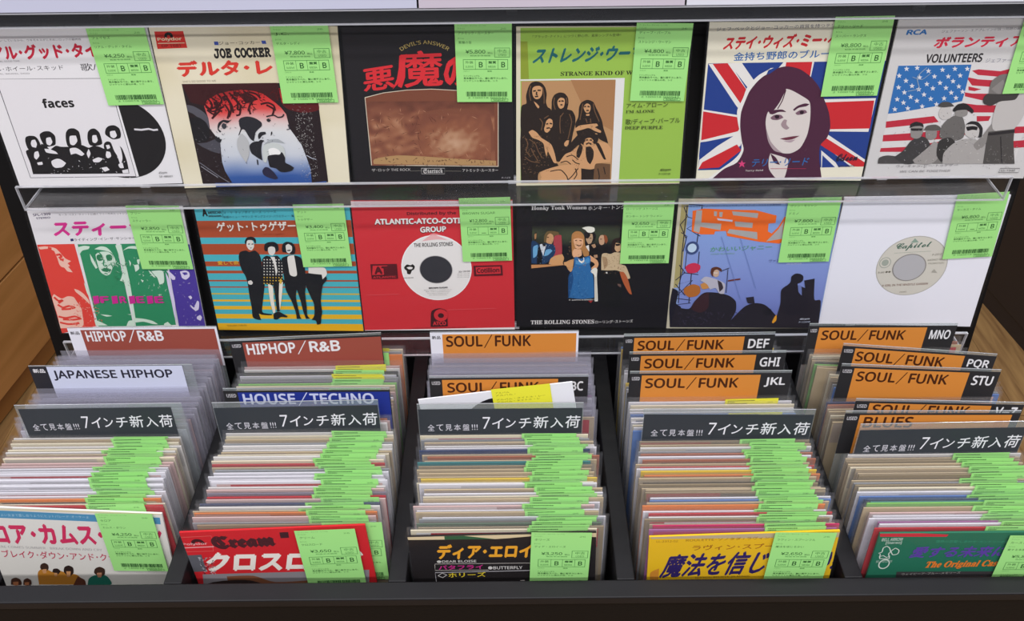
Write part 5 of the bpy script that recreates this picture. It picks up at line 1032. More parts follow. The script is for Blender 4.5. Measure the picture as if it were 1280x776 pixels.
["P","c8b08c",1,[0.549,0.3907,0.5728,0.3736,0.6035,0.3814,0.6334,0.3673,0.6791,0.3722,0.6765,0.458,0.7063,0.4773,0.7232,0.5158,0.741,0.5739,0.726,0.5836,0.6932,0.5303,0.6391,0.5176,0.5929,0.5137,0.5506,0.5107]],
["P","a88a68",1,[0.5508,0.4002,0.5817,0.4099,0.5913,0.4674,0.5696,0.5059]],
["P","141416",1,[0.5469,0.5156,0.5929,0.5137,0.6698,0.5206,0.6969,0.6226,0.6972,0.8204,0.5567,0.821]],
["P","b05a34",1,[0.67,0.5254,0.6969,0.5274,0.726,0.5836,0.7586,0.7129,0.7388,0.7011,0.705,0.6324,0.6834,0.5739]],
["P","e4e0d8",1,[0.5796,0.5272,0.5902,0.5253,0.5923,0.5389,0.583,0.5389]],
["P","6a5048",1,[0.6584,0.6226,0.6817,0.6275,0.6843,0.652,0.6669,0.6422]],
["L","4a2a1c",0,0.006,[0.3763,0.2741,0.3869,0.2704]],
["L","4a2a1c",0,0.006,[0.4037,0.2724,0.4176,0.2763]],
["L","4a2a1c",0,0.006,[0.3847,0.3063,0.4002,0.3159,0.4153,0.3084]],
["L","4a2a1c",0,0.006,[0.4505,0.2558,0.4596,0.2539]],
["L","4a2a1c",0,0.006,[0.4687,0.254,0.4794,0.2559]],
["L","4a2a1c",0,0.006,[0.5357,0.2638,0.5463,0.262]],
["L","4a2a1c",0,0.006,[0.1953,0.2466,0.206,0.2448]],
["S","a88458",60,32,0.018,0.003,0.33,0.28,0.45,0.5],
["S","1c4a7c",60,33,0.02,0.003,0.33,0.52,0.47,0.76],
["S","6aa4cc",50,34,0.018,0.002,0.34,0.5,0.47,0.74],
["S","8a6a4c",50,35,0.015,0.003,0.56,0.42,0.7,0.54],
["S","2a1a14",30,36,0.01,0.003,0.12,0.28,0.24,0.35],
["S","8fb4cc",24,22,0.01,0.003,0.12,0.3,0.25,0.46],
["S","4a86b4",40,23,0.02,0.003,0.34,0.5,0.5,0.76],
["S","6a4a34",24,24,0.02,0.003,0.56,0.38,0.7,0.52],
["T","IT : JUMPING IN MEMORY OF",0.3445,0.7671,0.5236,0.7633,0.0125,"d8d4d0",0,0.02],
["P","9a2a28",0,[0.471,0.7635,0.504,0.7634,0.4899,0.7853]]]},"domino":{"q":[[0.1883,0.1777],[0.3745,0.1755],[0.3792,-0.0034],[0.1896,-0.0011]],"base":"c8c0a8","ops":[["P","8aa0d0",0,[0.0259,0.0303,1.0021,0.0275,0.9995,0.9968,0.0243,0.9888]],
["G","sky","",0.06,0.04,0.995,0.99],
["P","a89c68",0,[0.0192,0.0344,0.0637,0.0344,0.0615,0.2806,0.0659,0.5441,0.0454,0.6647,0.0209,0.6647,0.0185,0.3383]],
["L","2c2a3c",0,0.006,[0.0637,0.0344,0.1521,0.0413]],
["L","2c2a3c",0,0.006,[0.0362,0.0551,0.0658,0.1248,0.145,0.1528,0.0672,0.2093,0.1556,0.2663]],
["L","2c2a3c",0,0.006,[0.034,0.2377,0.0722,0.2663,0.0582,0.3818]],
["L","2c2a3c",0,0.006,[0.1337,0.3527,0.0822,0.3818,0.0816,0.5143,0.1639,0.4846]],
["L","2c2a3c",0,0.006,[0.0695,0.5143,0.0552,0.6343,0.1383,0.6041,0.0505,0.7258,0.1403,0.6952]],
["L","2c2a3c",0,0.006,[0.0505,0.7258,0.0444,0.803,0.1423,0.7875]],
["L","2c2a3c",0,0.006,[0.1604,0.3818,0.1633,0.5441]],
["L","2c2a3c",0,0.006,[0.0549,0.0413,0.0522,0.3818,0.0617,0.7875]],
["L","2c2a3c",0,0.006,[0.0599,0.1248,0.0233,0.181,0.0675,0.2806]],
["L","2c2a3c",0,0.006,[0.0427,0.4846,0.0842,0.5441,0.0282,0.6041]],
["L","2c2a3c",0,0.006,[0.0307,0.6343,0.0998,0.7258]],
["L","2c2a3c",0,0.006,[0.1254,0.5292,0.1299,0.7875]],
["L","2c2a3c",0,0.006,[0.1469,0.0482,0.1383,0.3383]],
["L","2c2a3c",0,0.006,[0.04,0.7489,0.1403,0.7643]],
["L","2c2a3c",0,0.006,[0.072,0.5441,0.1708,0.559]],
["T","タナキャリイ･アメリカのビッグヒット!キング･オブ･ボーカルなど多数収録",0.0362,0.0551,0.6286,0.0413,0.0138,"5a6a9a",0,0],
["P","ec6a24",0,[0.0912,0.0801,0.1601,0.0635,0.331,0.0718,0.4781,0.0746,0.6123,0.1136,0.6133,0.1669,0.5703,0.1725,0.5741,0.2306,0.6857,0.2921,0.6573,0.3209,0.5299,0.3065,0.3221,0.2634,0.3122,0.2264,0.2448,0.2292,0.2399,0.252,0.1602,0.252,0.0988,0.2306]],
["P","ec6a24",0,[0.6628,0.122,0.6723,0.122,0.6986,0.3166,0.5541,0.3094,0.6348,0.1951]],
["P","a8a6a4",0,[0.1143,0.0759,0.1495,0.0759,0.1519,0.1641,0.2771,0.1739,0.2772,0.2207,0.1489,0.1951,0.1472,0.2406,0.1103,0.2264]],
["P","a8a6a4",0,[0.223,0.0829,0.2421,0.0857,0.2431,0.1192,0.2264,0.1164]],
["P","a8a6a4",0,[0.2565,0.0885,0.2776,0.0885,0.2767,0.1248,0.2599,0.122]],
["P","a8a6a4",0,[0.3334,0.0829,0.4972,0.0968,0.4967,0.1318,0.3435,0.1108]],
["P","a8a6a4",0,[0.3579,0.1556,0.4726,0.1669,0.4722,0.2036,0.3666,0.1923]],
["P","a8a6a4",0,[0.3309,0.2121,0.5069,0.2349,0.5158,0.2892,0.3197,0.2406]],
["P","a8a6a4",0,[0.5968,0.2692,0.637,0.2121,0.6623,0.1528,0.6702,0.2835,0.5713,0.3036]],
["P","c8cce0",0,[0.2469,0.1332,0.345,0.1458,0.344,0.1584,0.2531,0.1472]],
["T","かわいいジャニー",0.2268,0.3847,0.6114,0.3644,0.0378,"5f9a78",0.1,0.01],
["T","COME RUNNING",0.2348,0.4052,0.3847,0.3993,0.0103,"7aa890",0,0],
["T","ヴァン･モリソン",0.6072,0.4639,0.7898,0.4551,0.0235,"4a5a88",0,0],
["T","VAN MORRISON",0.7209,0.4817,0.8172,0.4772,0.0133,"c8d0e8",0,0],
["E","b4cae0",0.12,0.355,0.032,0.038],
["E","3a4a78",0.113,0.353,0.042,0.05],
["E","bcd2e6",0.112,0.353,0.028,0.033],
["P","c83050",1,[0.083,0.5024,0.1026,0.4772,0.138,0.4669,0.1736,0.4846,0.1766,0.5173,0.1511,0.5441,0.1024,0.5441]],
["P","1c1a26",1,[0.0135,0.6647,0.0541,0.6952,0.0456,0.7875,0.0843,0.8341,0.0218,0.9888,0.0059,0.8186]],
["P","231f28",1,[0.0243,0.9888,0.0457,0.8186,0.134,0.8341,0.1657,0.772,0.221,0.7028,0.3073,0.7028,0.3837,0.7258,0.432,0.772,0.4418,0.8498,0.4179,0.9284,0.493,0.8186,0.5515,0.7875,0.6144,0.7953,0.6628,0.8341,0.7145,0.8969,0.725,0.7875,0.7169,0.6799,0.766,0.6343,0.8161,0.6419,0.8685,0.6647,0.8536,0.6041,0.9186,0.5891,0.9411,0.7566,0.9855,0.772,0.9995,0.9968]],
["P","1f1c26",1,[0.7664,0.6192,0.7675,0.574,0.791,0.5501,0.8219,0.5531,0.8427,0.571,0.845,0.6041,0.8317,0.6222,0.815,0.6343,0.831,0.6952,0.8526,0.7258,0.8746,0.6647,0.911,0.7875,0.8997,0.8811,0.7749,0.8811,0.7374,0.7875,0.7292,0.6799]],
["P","6a78b0",1,[0.8186,0.6419,0.8417,0.6495,0.8551,0.7258,0.8298,0.6952]],
["P","3a2228",1,[0.1527,0.8341,0.1657,0.772,0.2218,0.7105,0.2518,0.7028,0.2594,0.8186,0.2116,0.8654]],
["P","2a2632",1,[0.4965,0.7412,0.545,0.7335,0.5576,0.7875,0.5143,0.7875]],
["P","b0682c",1,[0.0921,0.6647,0.141,0.6343,0.1853,0.6495,0.1957,0.6952,0.1741,0.7289,0.1256,0.7381,0.0905,0.7028]],
["P","c88a4a",1,[0.19,0.6343,0.2483,0.6041,0.2758,0.6343,0.2481,0.6647,0.2058,0.6723]],
["P","b8b4c0",1,[0.1872,0.6041,0.2149,0.574,0.2584,0.583,0.3094,0.6041,0.3493,0.6343,0.3512,0.7105,0.3201,0.7074,0.2911,0.6647,0.2554,0.6769,0.2329,0.6343]],
["P","3a3038",1,[0.2969,0.6011,0.3232,0.6192,0.3402,0.6647,0.3188,0.6952]],
["P","c8a890",1,[0.258,0.5292,0.2759,0.5143,0.2993,0.5292,0.2995,0.5665,0.2798,0.577,0.2634,0.559]],
["P","5a3020",1,[0.2473,0.5441,0.2509,0.5069,0.2802,0.4965,0.3121,0.5113,0.3173,0.5381,0.2884,0.5173,0.2677,0.5292,0.264,0.577]],
["P","d8d0cc",1,[0.264,0.5411,0.2932,0.5411,0.2914,0.5471,0.2671,0.5471]],
["P","1a1820",1,[0.6212,0.8498,0.669,0.8341,0.6812,0.8811,0.6395,0.8969]],
["L","2a2632",1,0.005,[0.3139,0.5292,0.3624,0.5054]],
["L","2a2632",1,0.004,[0.3549,0.5143,0.3627,0.7028]],
["L","6a3028",1,0.012,[0.3648,0.6071,0.4066,0.5981,0.4426,0.5921]],
["P","e09a2a",1,[0.6893,0.9443,0.702,0.8969,0.7124,0.8811,0.7161,0.9284,0.6993,0.9538]],
["S","3a3448",50,25,0.04,0.006,0.06,0.86,0.5,0.97],
["L","6a80b8",0,0.003,[0.2867,0.2663,0.4612,0.7566]],
["L","6a80b8",0,0.003,[0.4074,0.2806,0.5491,0.6647]],
["T","45rpm",0.8664,0.9284,0.9311,0.9253,0.0158,"d8dcec",0.2,0.02],
["T","P-1234W",0.8671,0.9506,0.9407,0.9474,0.0127,"c0c8dc",0,0]]},"capitol":{"q":[[0.3767,0.178],[0.5654,0.179],[0.5696,-0.0032],[0.3761,0.0038]],"base":"e9e8f0","ops":[["E","b0aca4",0.5161,0.5194,0.2205,0.2317],
["E","cfcabe",0.5161,0.5194,0.2151,0.226],
["T","𝓒𝓪𝓹𝓲𝓽𝓸𝓵",0.3884,0.4059,0.602,0.3871,0.0602,"4a6a5a",0,0.02],
["P","8aa090",0,[0.4707,0.3397,0.4912,0.3053,0.521,0.3367]],
["L","a0a898",0,0.003,[0.3846,0.4187,0.6118,0.4028]],
["E","9aa094",0.3446,0.4926,0.0359,0.0419],
["E","cfcabe",0.3446,0.4926,0.0316,0.0369],
["E","a0a69a",0.3446,0.4926,0.0215,0.0251],
["E","8e8a86",0.5025,0.5295,0.1051,0.1066],
["E","b4b2b4",0.5025,0.5295,0.0979,0.0993],
["T","P-2312",0.6259,0.4375,0.6815,0.4311,0.0142,"7a7668",0,0.01],
["T","MONO X45",0.6058,0.4788,0.7091,0.469,0.0143,"8a8678",0,0],
["T","PROMOTION",0.6141,0.5043,0.7118,0.4975,0.0128,"9a9688",0,0],
["T","5-60 ●●",0.3154,0.5771,0.3928,0.57,0.0147,"6a6658",0,0],
["T","A GIRL IN THE WHISTLE GARDEN",0.3606,0.6819,0.6466,0.6622,0.0165,"8a6a60",0,0.01],
["T","(PROMO)",0.4822,0.7333,0.526,0.7293,0.0132,"8a8678",0,0],
["P","a8a498",0,[0.6481,0.565,0.6615,0.5393,0.6874,0.5696]]]},"camus":{"q":[[-0.5293,0.1879],[-0.3497,0.1753],[-0.3622,-0.0033],[-0.5418,0.0093]],"base":"e0dcd4","ops":[["P","dccfae",0,[-0.2273,0.0122,0.9935,-0.0052,0.9937,0.0087,-0.2315,0.0263]],
["P","4f8fb4",0,[-0.3477,0.0191,-0.3668,0.0808,0.9819,0.0835,0.9855,0.0303]],
["T","キエキぐよい女まで愛し合うようにヒットパレード･オーケーよ",0.0421,0.0698,0.5967,0.0594,0.0212,"a8c8d8",0,0],
["T","セロア･カムス･ダウン",-0.0819,0.3069,0.9754,0.2655,0.1835,"d0305c",0,0.05],
["T","HERE COMES SUMMER · BREAK DOWN AND CRY",0.0234,0.3268,0.6179,0.323,0.0188,"a8a4a4",0,0],
["T","ブレイク･ダウン･アンド･クライ",0.0472,0.4078,0.7269,0.4074,0.0647,"c23a58",0,0.01],
["P","b87a28",1,[0.2098,0.5329,0.2444,0.4922,0.2741,0.5001,0.2952,0.5183,0.3328,0.5026,0.3762,0.5235,0.4362,0.5396,0.464,0.6208,0.1934,0.6361]],
["P","3a2418",1,[0.2342,0.4927,0.2449,0.4575,0.2683,0.4428,0.2847,0.4591,0.2792,0.494,0.2564,0.5225]],
["P","c89060",1,[0.2422,0.5019,0.269,0.4946,0.2584,0.5301,0.2409,0.535]],
["P","2a1a14",1,[0.296,0.5202,0.3073,0.4925,0.3311,0.4873,0.3438,0.5098,0.325,0.538]],
["P","c89060",1,[0.3045,0.5275,0.3225,0.5265,0.3133,0.5563,0.3005,0.557]],
["P","2a1a14",1,[0.3626,0.5165,0.3745,0.4732,0.4008,0.4564,0.4221,0.4744,0.4147,0.5213,0.384,0.5582]],
["P","c89060",1,[0.3771,0.5079,0.4027,0.5064,0.3904,0.5519,0.3711,0.5589]],
["P","5a3020",1,[0.4341,0.5495,0.4665,0.5771,0.467,0.6246,0.3919,0.6289]],
["P","1c6a58",1,[0.4748,0.6242,0.4943,0.5657,0.5324,0.5342,0.591,0.527,0.6148,0.5688,0.6078,0.6127]],
["P","3a2418",1,[0.5351,0.5145,0.548,0.475,0.5766,0.458,0.6008,0.4759,0.5917,0.523,0.5614,0.5482]],
["P","b88060",1,[0.5505,0.5136,0.5794,0.5081,0.5679,0.5478,0.5486,0.5489]],
["P","4a2a1c",1,[0.0303,0.6453,0.0448,0.5969,0.0745,0.5796,0.0954,0.598,0.0898,0.6419]],
["P","b07048",1,[0.0492,0.6204,0.0812,0.6146,0.0707,0.647,0.0448,0.6484]],
["P","4a2a1c",1,[0.1014,0.6412,0.116,0.5969,0.1404,0.5798,0.1563,0.5986,0.1467,0.6387]],
["P","b07048",1,[0.1154,0.6206,0.1421,0.6152,0.1328,0.6435,0.1121,0.6446]]]},"cream":{"q":[[-0.3252,0.1772],[-0.1454,0.1853],[-0.1373,0.0065],[-0.3171,-0.0016]],"base":"cb2028","ops":[["L","d8605a",0,0.004,[-0.017,0.0377,0.1653,0.0345,0.1482,0.1539,-0.0179,0.1512,-0.017,0.0377]],
["P","401218",1,[0.0411,0.094,0.0507,0.0663,0.0758,0.0537,0.1051,0.0625,0.1196,0.0916,0.102,0.0941,0.0935,0.0794,0.0696,0.078,0.0579,0.095]],
["T","Polydor",-0.0058,0.1054,0.1305,0.1064,0.0244,"e0a0a0",0,0.03],
["L","e8b0b0",0,0.006,[-0.0143,0.1192,0.1592,0.1188]],
["T","𝕮𝖗𝖊𝖆𝖒",0.1532,0.1434,0.5015,0.1355,0.1046,"481a20",0,0.06],
["P","401820",0,[0.5354,0.0285,0.5836,0.0279,0.5795,0.073,0.5335,0.0738]],
["T","クロスロード",0.0635,0.3211,0.923,0.3517,0.1591,"ece4da",0.28,0.06],
["P","5a5a60",0,[-0.0206,0.18,0.0758,0.1785,0.0715,0.3141,-0.019,0.3162]],
["S","b8b8bc",60,26,0.02,0.005,0.05,0.2,0.13,0.36],
["S","2a2a30",40,27,0.02,0.005,0.05,0.2,0.13,0.36],
["P","8a8488",0,[0.0429,0.3386,0.9722,0.3547,0.9292,0.6503,-0.0048,0.5944]],
["P","7a4a30",1,[0.1722,0.3632,0.3218,0.3665,0.4347,0.4262,0.662,0.4207,0.6276,0.6124,0.1585,0.5844]],
["P","2a1c1a",1,[0.0421,0.4219,0.2648,0.3971,0.377,0.461,0.3445,0.6153,-0.001,0.5947]]]},"eloise":{"q":[[-0.1043,0.1784],[0.0756,0.1828],[0.08,0.0039],[-0.1,-0.0005]],"base":"1d1819","ops":[["P","d8c49c",0,[-0.0108,-0.0037,1.0426,0.0055,1.0434,0.04,0.7013,0.0131,0.5357,0.0275,0.4646,0.0317,0.0033,0.021]],
["P","d8c49c",0,[-0.0108,-0.0037,-0.001,0.0174,-0.0092,0.3709,-0.0215,0.3704]],
["P","2a5a3a",0,[0.1956,-0.013,0.2659,-0.0069,0.3942,0.0187,0.4646,0.0317,0.195,0.0249]],
["T","ディア･エロイーズ",0.1395,0.1817,0.8187,0.1933,0.1203,"e8a228",0.12,0.05],
["L","c8c0b8",0,0.003,[0.1269,0.2173,0.6542,0.2285]],
["T","●DEAR ELOISE",0.1398,0.2087,0.3538,0.2115,0.0198,"c8c4bc",0,0.02],
["T","バタフライ",0.1449,0.2654,0.3883,0.2674,0.0364,"c02a80",0,0.03],
["T","●BUTTERFLY",0.4149,0.2721,0.6021,0.2756,0.0255,"d0ccc8",0,0.02],
["L","c8c0b8",0,0.003,[0.1266,0.2209,0.1251,0.2683,0.4171,0.2759]],
["L","b8b4b8",0,0.005,[0.124,0.3723,0.1236,0.2866,0.648,0.2884]],
["T","◇",0.1344,0.3352,0.1888,0.3299,0.0443,"c0bcb8",0,0],
["T","ホリーズ",0.1937,0.3301,0.3997,0.3306,0.0406,"d8c030",0,0.02],
["P","b8b0ac",0,[0.5873,0.3676,0.6095,0.3647,0.6138,0.3874,0.5892,0.3864]]]},"magic":{"q":[[0.126,0.1785],[0.3059,0.1847],[0.3122,0.0058],[0.1323,-0.0004]],"base":"e2b41a","ops":[["P","b8a888",0,[-0.0003,-0.0069,0.4379,0.0007,0.4721,-0.0079,1.0036,0.0112,1.0097,0.0492,0.0123,0.0144]],
["P","c8842a",1,[0.0167,0.2855,0.0635,0.2511,0.0627,0.3619,0.0202,0.3692]],
["T","LL-2312-02",0.0395,0.0434,0.1528,0.0455,0.0156,"8a5a14",0,0],
["T","ROULETTE･ソノタダ / ラヴィン･スプーンフル",0.1951,0.0441,0.8405,0.0444,0.0209,"8a5a14",0,0],
["T","ラヴィン･スプーンフル",0.2329,0.1159,0.8514,0.1215,0.0423,"9a5a10",0,0.01],
["T","魔法を信じるかい?",0.0625,0.3321,1.0113,0.3158,0.1913,"2a1a5a",0.25,0.03],
["T","DO YOU BELIEVE IN MAGIC",0.2656,0.3458,0.567,0.342,0.0149,"a07a20",0,0]]},"nash":{"q":[[0.3443,0.1814],[0.5243,0.1814],[0.5243,0.0024],[0.3443,0.0024]],"base":"1f6a50","ops":[["P","c8283a",0,[-0.0031,-0.0035,0.1487,-0.0048,0.3636,0.0118,0.3564,0.0288,0.0053,0.024]],
["T","BELL ARROW",0.02,0.0587,0.1304,0.0568,0.0242,"c8d4c8",0,0.01],
["T","[Stereo]",0.0464,0.0869,0.1298,0.0845,0.0244,"c8d4c8",0,0.01],
["L","d0d8cc",1,0.005,[0.0243,0.1533,0.0411,0.143,0.0412,0.1113,0.0571,0.0975,0.0745,0.1117,0.0865,0.1436,0.0801,0.1577,0.0938,0.197,0.0409,0.1963,0.0347,0.157]],
["E","d0d8cc",0.0735,0.24,0.03,0.04],
["E","1f6a50",0.0735,0.24,0.024,0.032],
["L","d0d8cc",1,0.005,[0.0873,0.1365,0.1054,0.1122,0.1286,0.1301,0.128,0.1583,0.1033,0.1651,0.0873,0.1365]],
["L","d0d8cc",0,0.005,[0.0409,0.1963,0.0346,0.1783,0.0546,0.1715,0.0746,0.186,0.0913,0.1756]],
["T","BELL RECORDS",0.0264,0.2284,0.1124,0.226,0.018,"b0c4b4",0,0],
["T","情熱の恋愛/しあわせ･カントリーの春",0.3089,0.0731,0.7011,0.0819,0.0209,"3a9a78",0,0],
["T","愛する未来に幸せ",0.1907,0.1912,0.8771,0.1899,0.0887,"5a3a9a",0.25,0.03],
["T","𝐓𝐡𝐞 𝐎𝐫𝐢𝐠𝐢𝐧𝐚𝐥 𝐂𝐚𝐬𝐭",0.2932,0.2865,0.6996,0.2775,0.0655,"e07a28",0.2,0.03],
["P","3a3638",0,[0.1566,0.3029,0.6839,0.3065,0.7658,0.5875,0.188,0.5793]],
["T","ウェイビーア･ブルー･メモリーズ",0.1879,0.3327,0.5063,0.3224,0.0185,"a8a8a0",0,0],
["P","b03028",0,[0.6055,0.3644,0.6265,0.361,0.6321,0.3463,0.6472,0.365,0.6651,0.3764,0.6441,0.3798,0.6361,0.3947,0.621,0.3758]]]}},"tags":{"faces":[-0.4039,0.14,0.0113,0.06,0.0823],"cocker":[-0.2165,0.1409,0.0073,0.0594,0.084],"devil":[-0.0295,0.1398,-0.0084,0.0585,0.0836],"purple":[0.1555,0.1384,-0.0183,0.0578,0.083],"reid":[0.3592,0.1423,0.0094,0.06,0.0844],"volunteers":[0.552,0.1421,0.0198,0.0593,0.0816],"free":[-0.4118,0.1359,-0.0149,0.0609,0.0843],"together":[-0.222,0.1363,0.0077,0.0581,0.0829],"brown":[-0.0322,0.142,0.0179,0.0583,0.0835],"honky":[0.1545,0.1361,0.003,0.0578,0.0824],"domino":[0.3431,0.1371,0.0137,0.06,0.0849],"capitol":[0.5345,0.1405,0.0526,0.0579,0.0849],"camus":[-0.3873,0.1363,-0.03,0.0559,0.084],"cream":[-0.1826,0.1398,0.0392,0.0585,0.084],"eloise":[0.0416,0.1434,-0.0241,0.0575,0.084],"magic":[0.2723,0.1434,-0.0239,0.0583,0.084],"nash":[0.4958,0.1373,-0.0135,0.0589,0.084]},"planes":{"camus":[0.5223915627005689,0.6689860588337108,0.10471975511965978],"cream":[0.49828866427797985,0.6689860588337108,0.10471975511965978],"eloise":[0.48965780553915134,0.6689860588337108,0.10471975511965978],"magic":[0.48707430967294824,0.6689860588337108,0.10471975511965978],"nash":[0.486282794859547,0.6689860588337108,0.10471975511965978]}}'''

# ---------------------------------------------------------------- price tags
TG = lin('9fdd82'); TI = lin('2c5a2c'); TI2 = lin('3d7a3a')
def tag_art(w, h, artist, title, price, g1='B', g2='B', full=True, seed=0, step=6e-6):
    A = Art(lambda u, v: ((u - .5) * w, (.5 - v) * h), step)
    T = A.text
    r = random.Random(seed)
    T('アーティスト・タイトル・レーベル', .05, .035, .55, .035, .018, TI2)
    T('アーティスト', .05, .075, .18, .075, .022, TI2); T('26', .80, .075, .90, .075, .02, TI2)
    T(artist, .06, .135, .06 + min(.62, .062 * len(artist)), .135, .036, TI)
    T('タイトル', .05, .195, .16, .195, .022, TI2)
    T(title, .06, .25, .06 + min(.72, .058 * len(title)), .25, .034, TI)
    if full:
        T(price, .18, .378, .53, .378, .052, TI, 0, .012); T('税込', .57, .378, .66, .378, .026, TI)
        T('税抜本体価格', .26, .408, .62, .408, .018, TI2)
        A.frame(.69, .30, .965, .42, .008, .006, TI2); T('中古', .75, .36, .91, .36, .042, TI2); T('USED', .76, .405, .90, .405, .028, TI2)
        A.frame(.13, .445, .93, .575, .008, .006, TI2)
        for u in (.345, .54, .75): A.rect(u, .445, u + .006, .575, TI2)
        T('外装', .17, .50, .31, .50, .034, TI); T('SLEEVE', .17, .55, .31, .55, .024, TI2)
        T(g1, .41, .548, .41 + (.07 if g1 == 'B' else .09), .548, .070 if g1 == 'B' else .008, TI, 0, .02)
        T('盤質', .58, .50, .72, .50, .034, TI, 0, .02); T('MEDIA', .58, .55, .71, .55, .024, TI2)
        T(g2, .81, .548, .88, .548, .070, TI, 0, .02)
        T('ジャケット', .13, .605, .24, .605, .018, TI2); T('盤面', .56, .605, .64, .605, .018, TI2)
        T('７インチシングル', .13, .668, .42, .668, .022, TI)
        T('見本盤白ラベル、盤に若干スレあり、', .13, .700, .92, .700, .026, TI, 0, .008)
        T('ジャケットに書込み有、シミ', .13, .732, .74, .732, .024, TI)
        u = .17
        while u < .90:
            ww = r.choice((.006, .010, .016)); A.rect(u, .862, min(u + ww, .92), .925, TI); u += ww + r.choice((.006, .009, .012))
        T('2 100018 000547', .20, .952, .90, .952, .018, TI2)
        A.frame(.62, .955, .93, .99, .005, .004, TI2); T('504547', .66, .984, .88, .984, .02, TI2)
    return A
def tag_sheet(name, A, w, h, paper, parent, loc, rot):
    b = MB(); b.box(-w / 2, 0, -h / 2, w / 2, .00015, h / 2, paper)
    n = len(b.v); b.v += A.v; b.f += [tuple(n + i for i in f) for f in A.f]; b.c += A.c
    o = b.ob(name, PRINT, parent, loc); o.rotation_euler = rot
    return o

# ---------------------------------------------------------------- a record in its printed cover
D = json.loads(ART_JSON)
def quad_map(q):
    (tl, tr, br, bl) = q
    def f(u, v):
        return tuple((tl[i] * (1 - u) + tr[i] * u) * (1 - v) + (bl[i] * (1 - u) + br[i] * u) * v for i in (0, 1))
    return f
def slab(q, y0, y1, c, material, name, parent):
    (tl, tr, br, bl) = q
    P = [bl, br, tr, tl]
    v = [(x, y0, z) for x, z in P] + [(x, y1, z) for x, z in P]
    f = [(0, 1, 2, 3), (7, 6, 5, 4), (4, 5, 1, 0), (5, 6, 2, 1), (6, 7, 3, 2), (7, 4, 0, 3)]
    return mesh_ob(name, v, f, material, parent, None, [c] * 8 if c else None)
def film_cover(q, y0, y1, grow, top, parent, material, seed, n=16):
    r = random.Random(seed)
    (tl, tr, br, bl) = q
    q2 = ((tl[0] - grow, tl[1] + top), (tr[0] + grow, tr[1] + top), (br[0] + grow, br[1] - .0005), (bl[0] - grow, bl[1] - .0005))
    m = quad_map(q2); v = []; f = []
    ph = r.uniform(0, 50)
    for side, y in ((0, y0), (1, y1)):
        base = len(v)
        for j in range(n + 1):
            for i in range(n + 1):
                x, z = m(i / n, 1 - j / n)
                w = (vnoise(i * .55 + ph, j * .5) + .5 * vnoise(i * 1.3 + ph, j * .9)) * .00035 * (1 + 2.2 * max(0, j / n - .93) / .07)
                v.append((x, y - w if not side else y, z))
        for j in range(n):
            for i in range(n):
                a = base + j * (n + 1) + i
                f.append((a, a + 1, a + n + 2, a + n + 1) if not side else (a, a + n + 1, a + n + 2, a + 1))
    return mesh_ob('clear_cover', v, f, material, parent, None, None, True)

def display_record(key, plane, label, film=True, taginfo=None, group=None, seed=0, ox=0):
    d = D['covers'][key]; q = d['q']
    y, z, a = plane
    xc = (q[2][0] + q[3][0]) / 2; zb = min(q[2][1], q[3][1])
    root = empty('record', (xc, y + zb * math.sin(a), z + zb * math.cos(a)), (-a, 0, 0))
    tag(root, label, 'record', group)
    ql = [(p[0] - xc, p[1] - zb) for p in q]
    slab(ql, 0, .0022, lin(d['base']), PRINT, 'cover_card', root)
    A = Art(quad_map(ql), min(2e-5, 1.0e-3 / max(1, len(d['ops']))))
    # ink that runs past the card's edge is trimmed
    A.run(d['ops'])
    A.v = [(x, yy, zz) for x, yy, zz in A.v]
    clip_to_quad(A, ql)
    pr = A.ob('cover_print', root.children[0])
    if film: film_cover(ql, -.0014, .0026, .0022, .005, root, CLEAR, seed)
    if taginfo:
        cx_, cz_, ang, w, h = D['tags'][key]
        T = tag_art(w, h, *taginfo, seed=seed)
        tag_sheet('price_tag', T, w, h, TG, root, (cx_ - xc, -.0024, cz_ - zb), (0, -ang, 0))
    return root

def clip_to_quad(A, ql):
    """Sutherland-Hodgman clip of the ink polygons against the card outline (in the sheet plane)"""
    P = [ql[3], ql[2], ql[1], ql[0]]  # bl br tr tl : counter-clockwise
    E_ = []
    for i in range(4):
        a, b = P[i], P[(i + 1) % 4]; nx, nz = -(b[1] - a[1]), b[0] - a[0]; l = math.hypot(nx, nz); E_.append((a, nx / l, nz / l))
    nv, nf, nc = [], [], []
    def dist(p, e): return (p[0] - e[0][0]) * e[1] + (p[2] - e[0][1]) * e[2]
    for f in A.f:
        pts = [(A.v[i], A.c[i]) for i in f]
        if any(dist(p, e) < -1e-6 for p, _ in pts for e in E_):
            for e in E_:
                out = []
                for i in range(len(pts)):
                    (p, c), (q, c2) = pts[i], pts[(i + 1) % len(pts)]
                    dp, dq = dist(p, e), dist(q, e)
                    if dp >= 0: out.append((p, c))
                    if (dp >= 0) != (dq >= 0):
                        t = dp / (dp - dq); out.append((tuple(p[k] + (q[k] - p[k]) * t for k in range(3)), c))
                pts = out
                if len(pts) < 3: break
            if len(pts) < 3: continue
        n = len(nv); nv += [p for p, _ in pts]; nc += [c for _, c in pts]; nf.append(tuple(range(n, n + len(pts))))
    A.v, A.f, A.c = nv, nf, nc

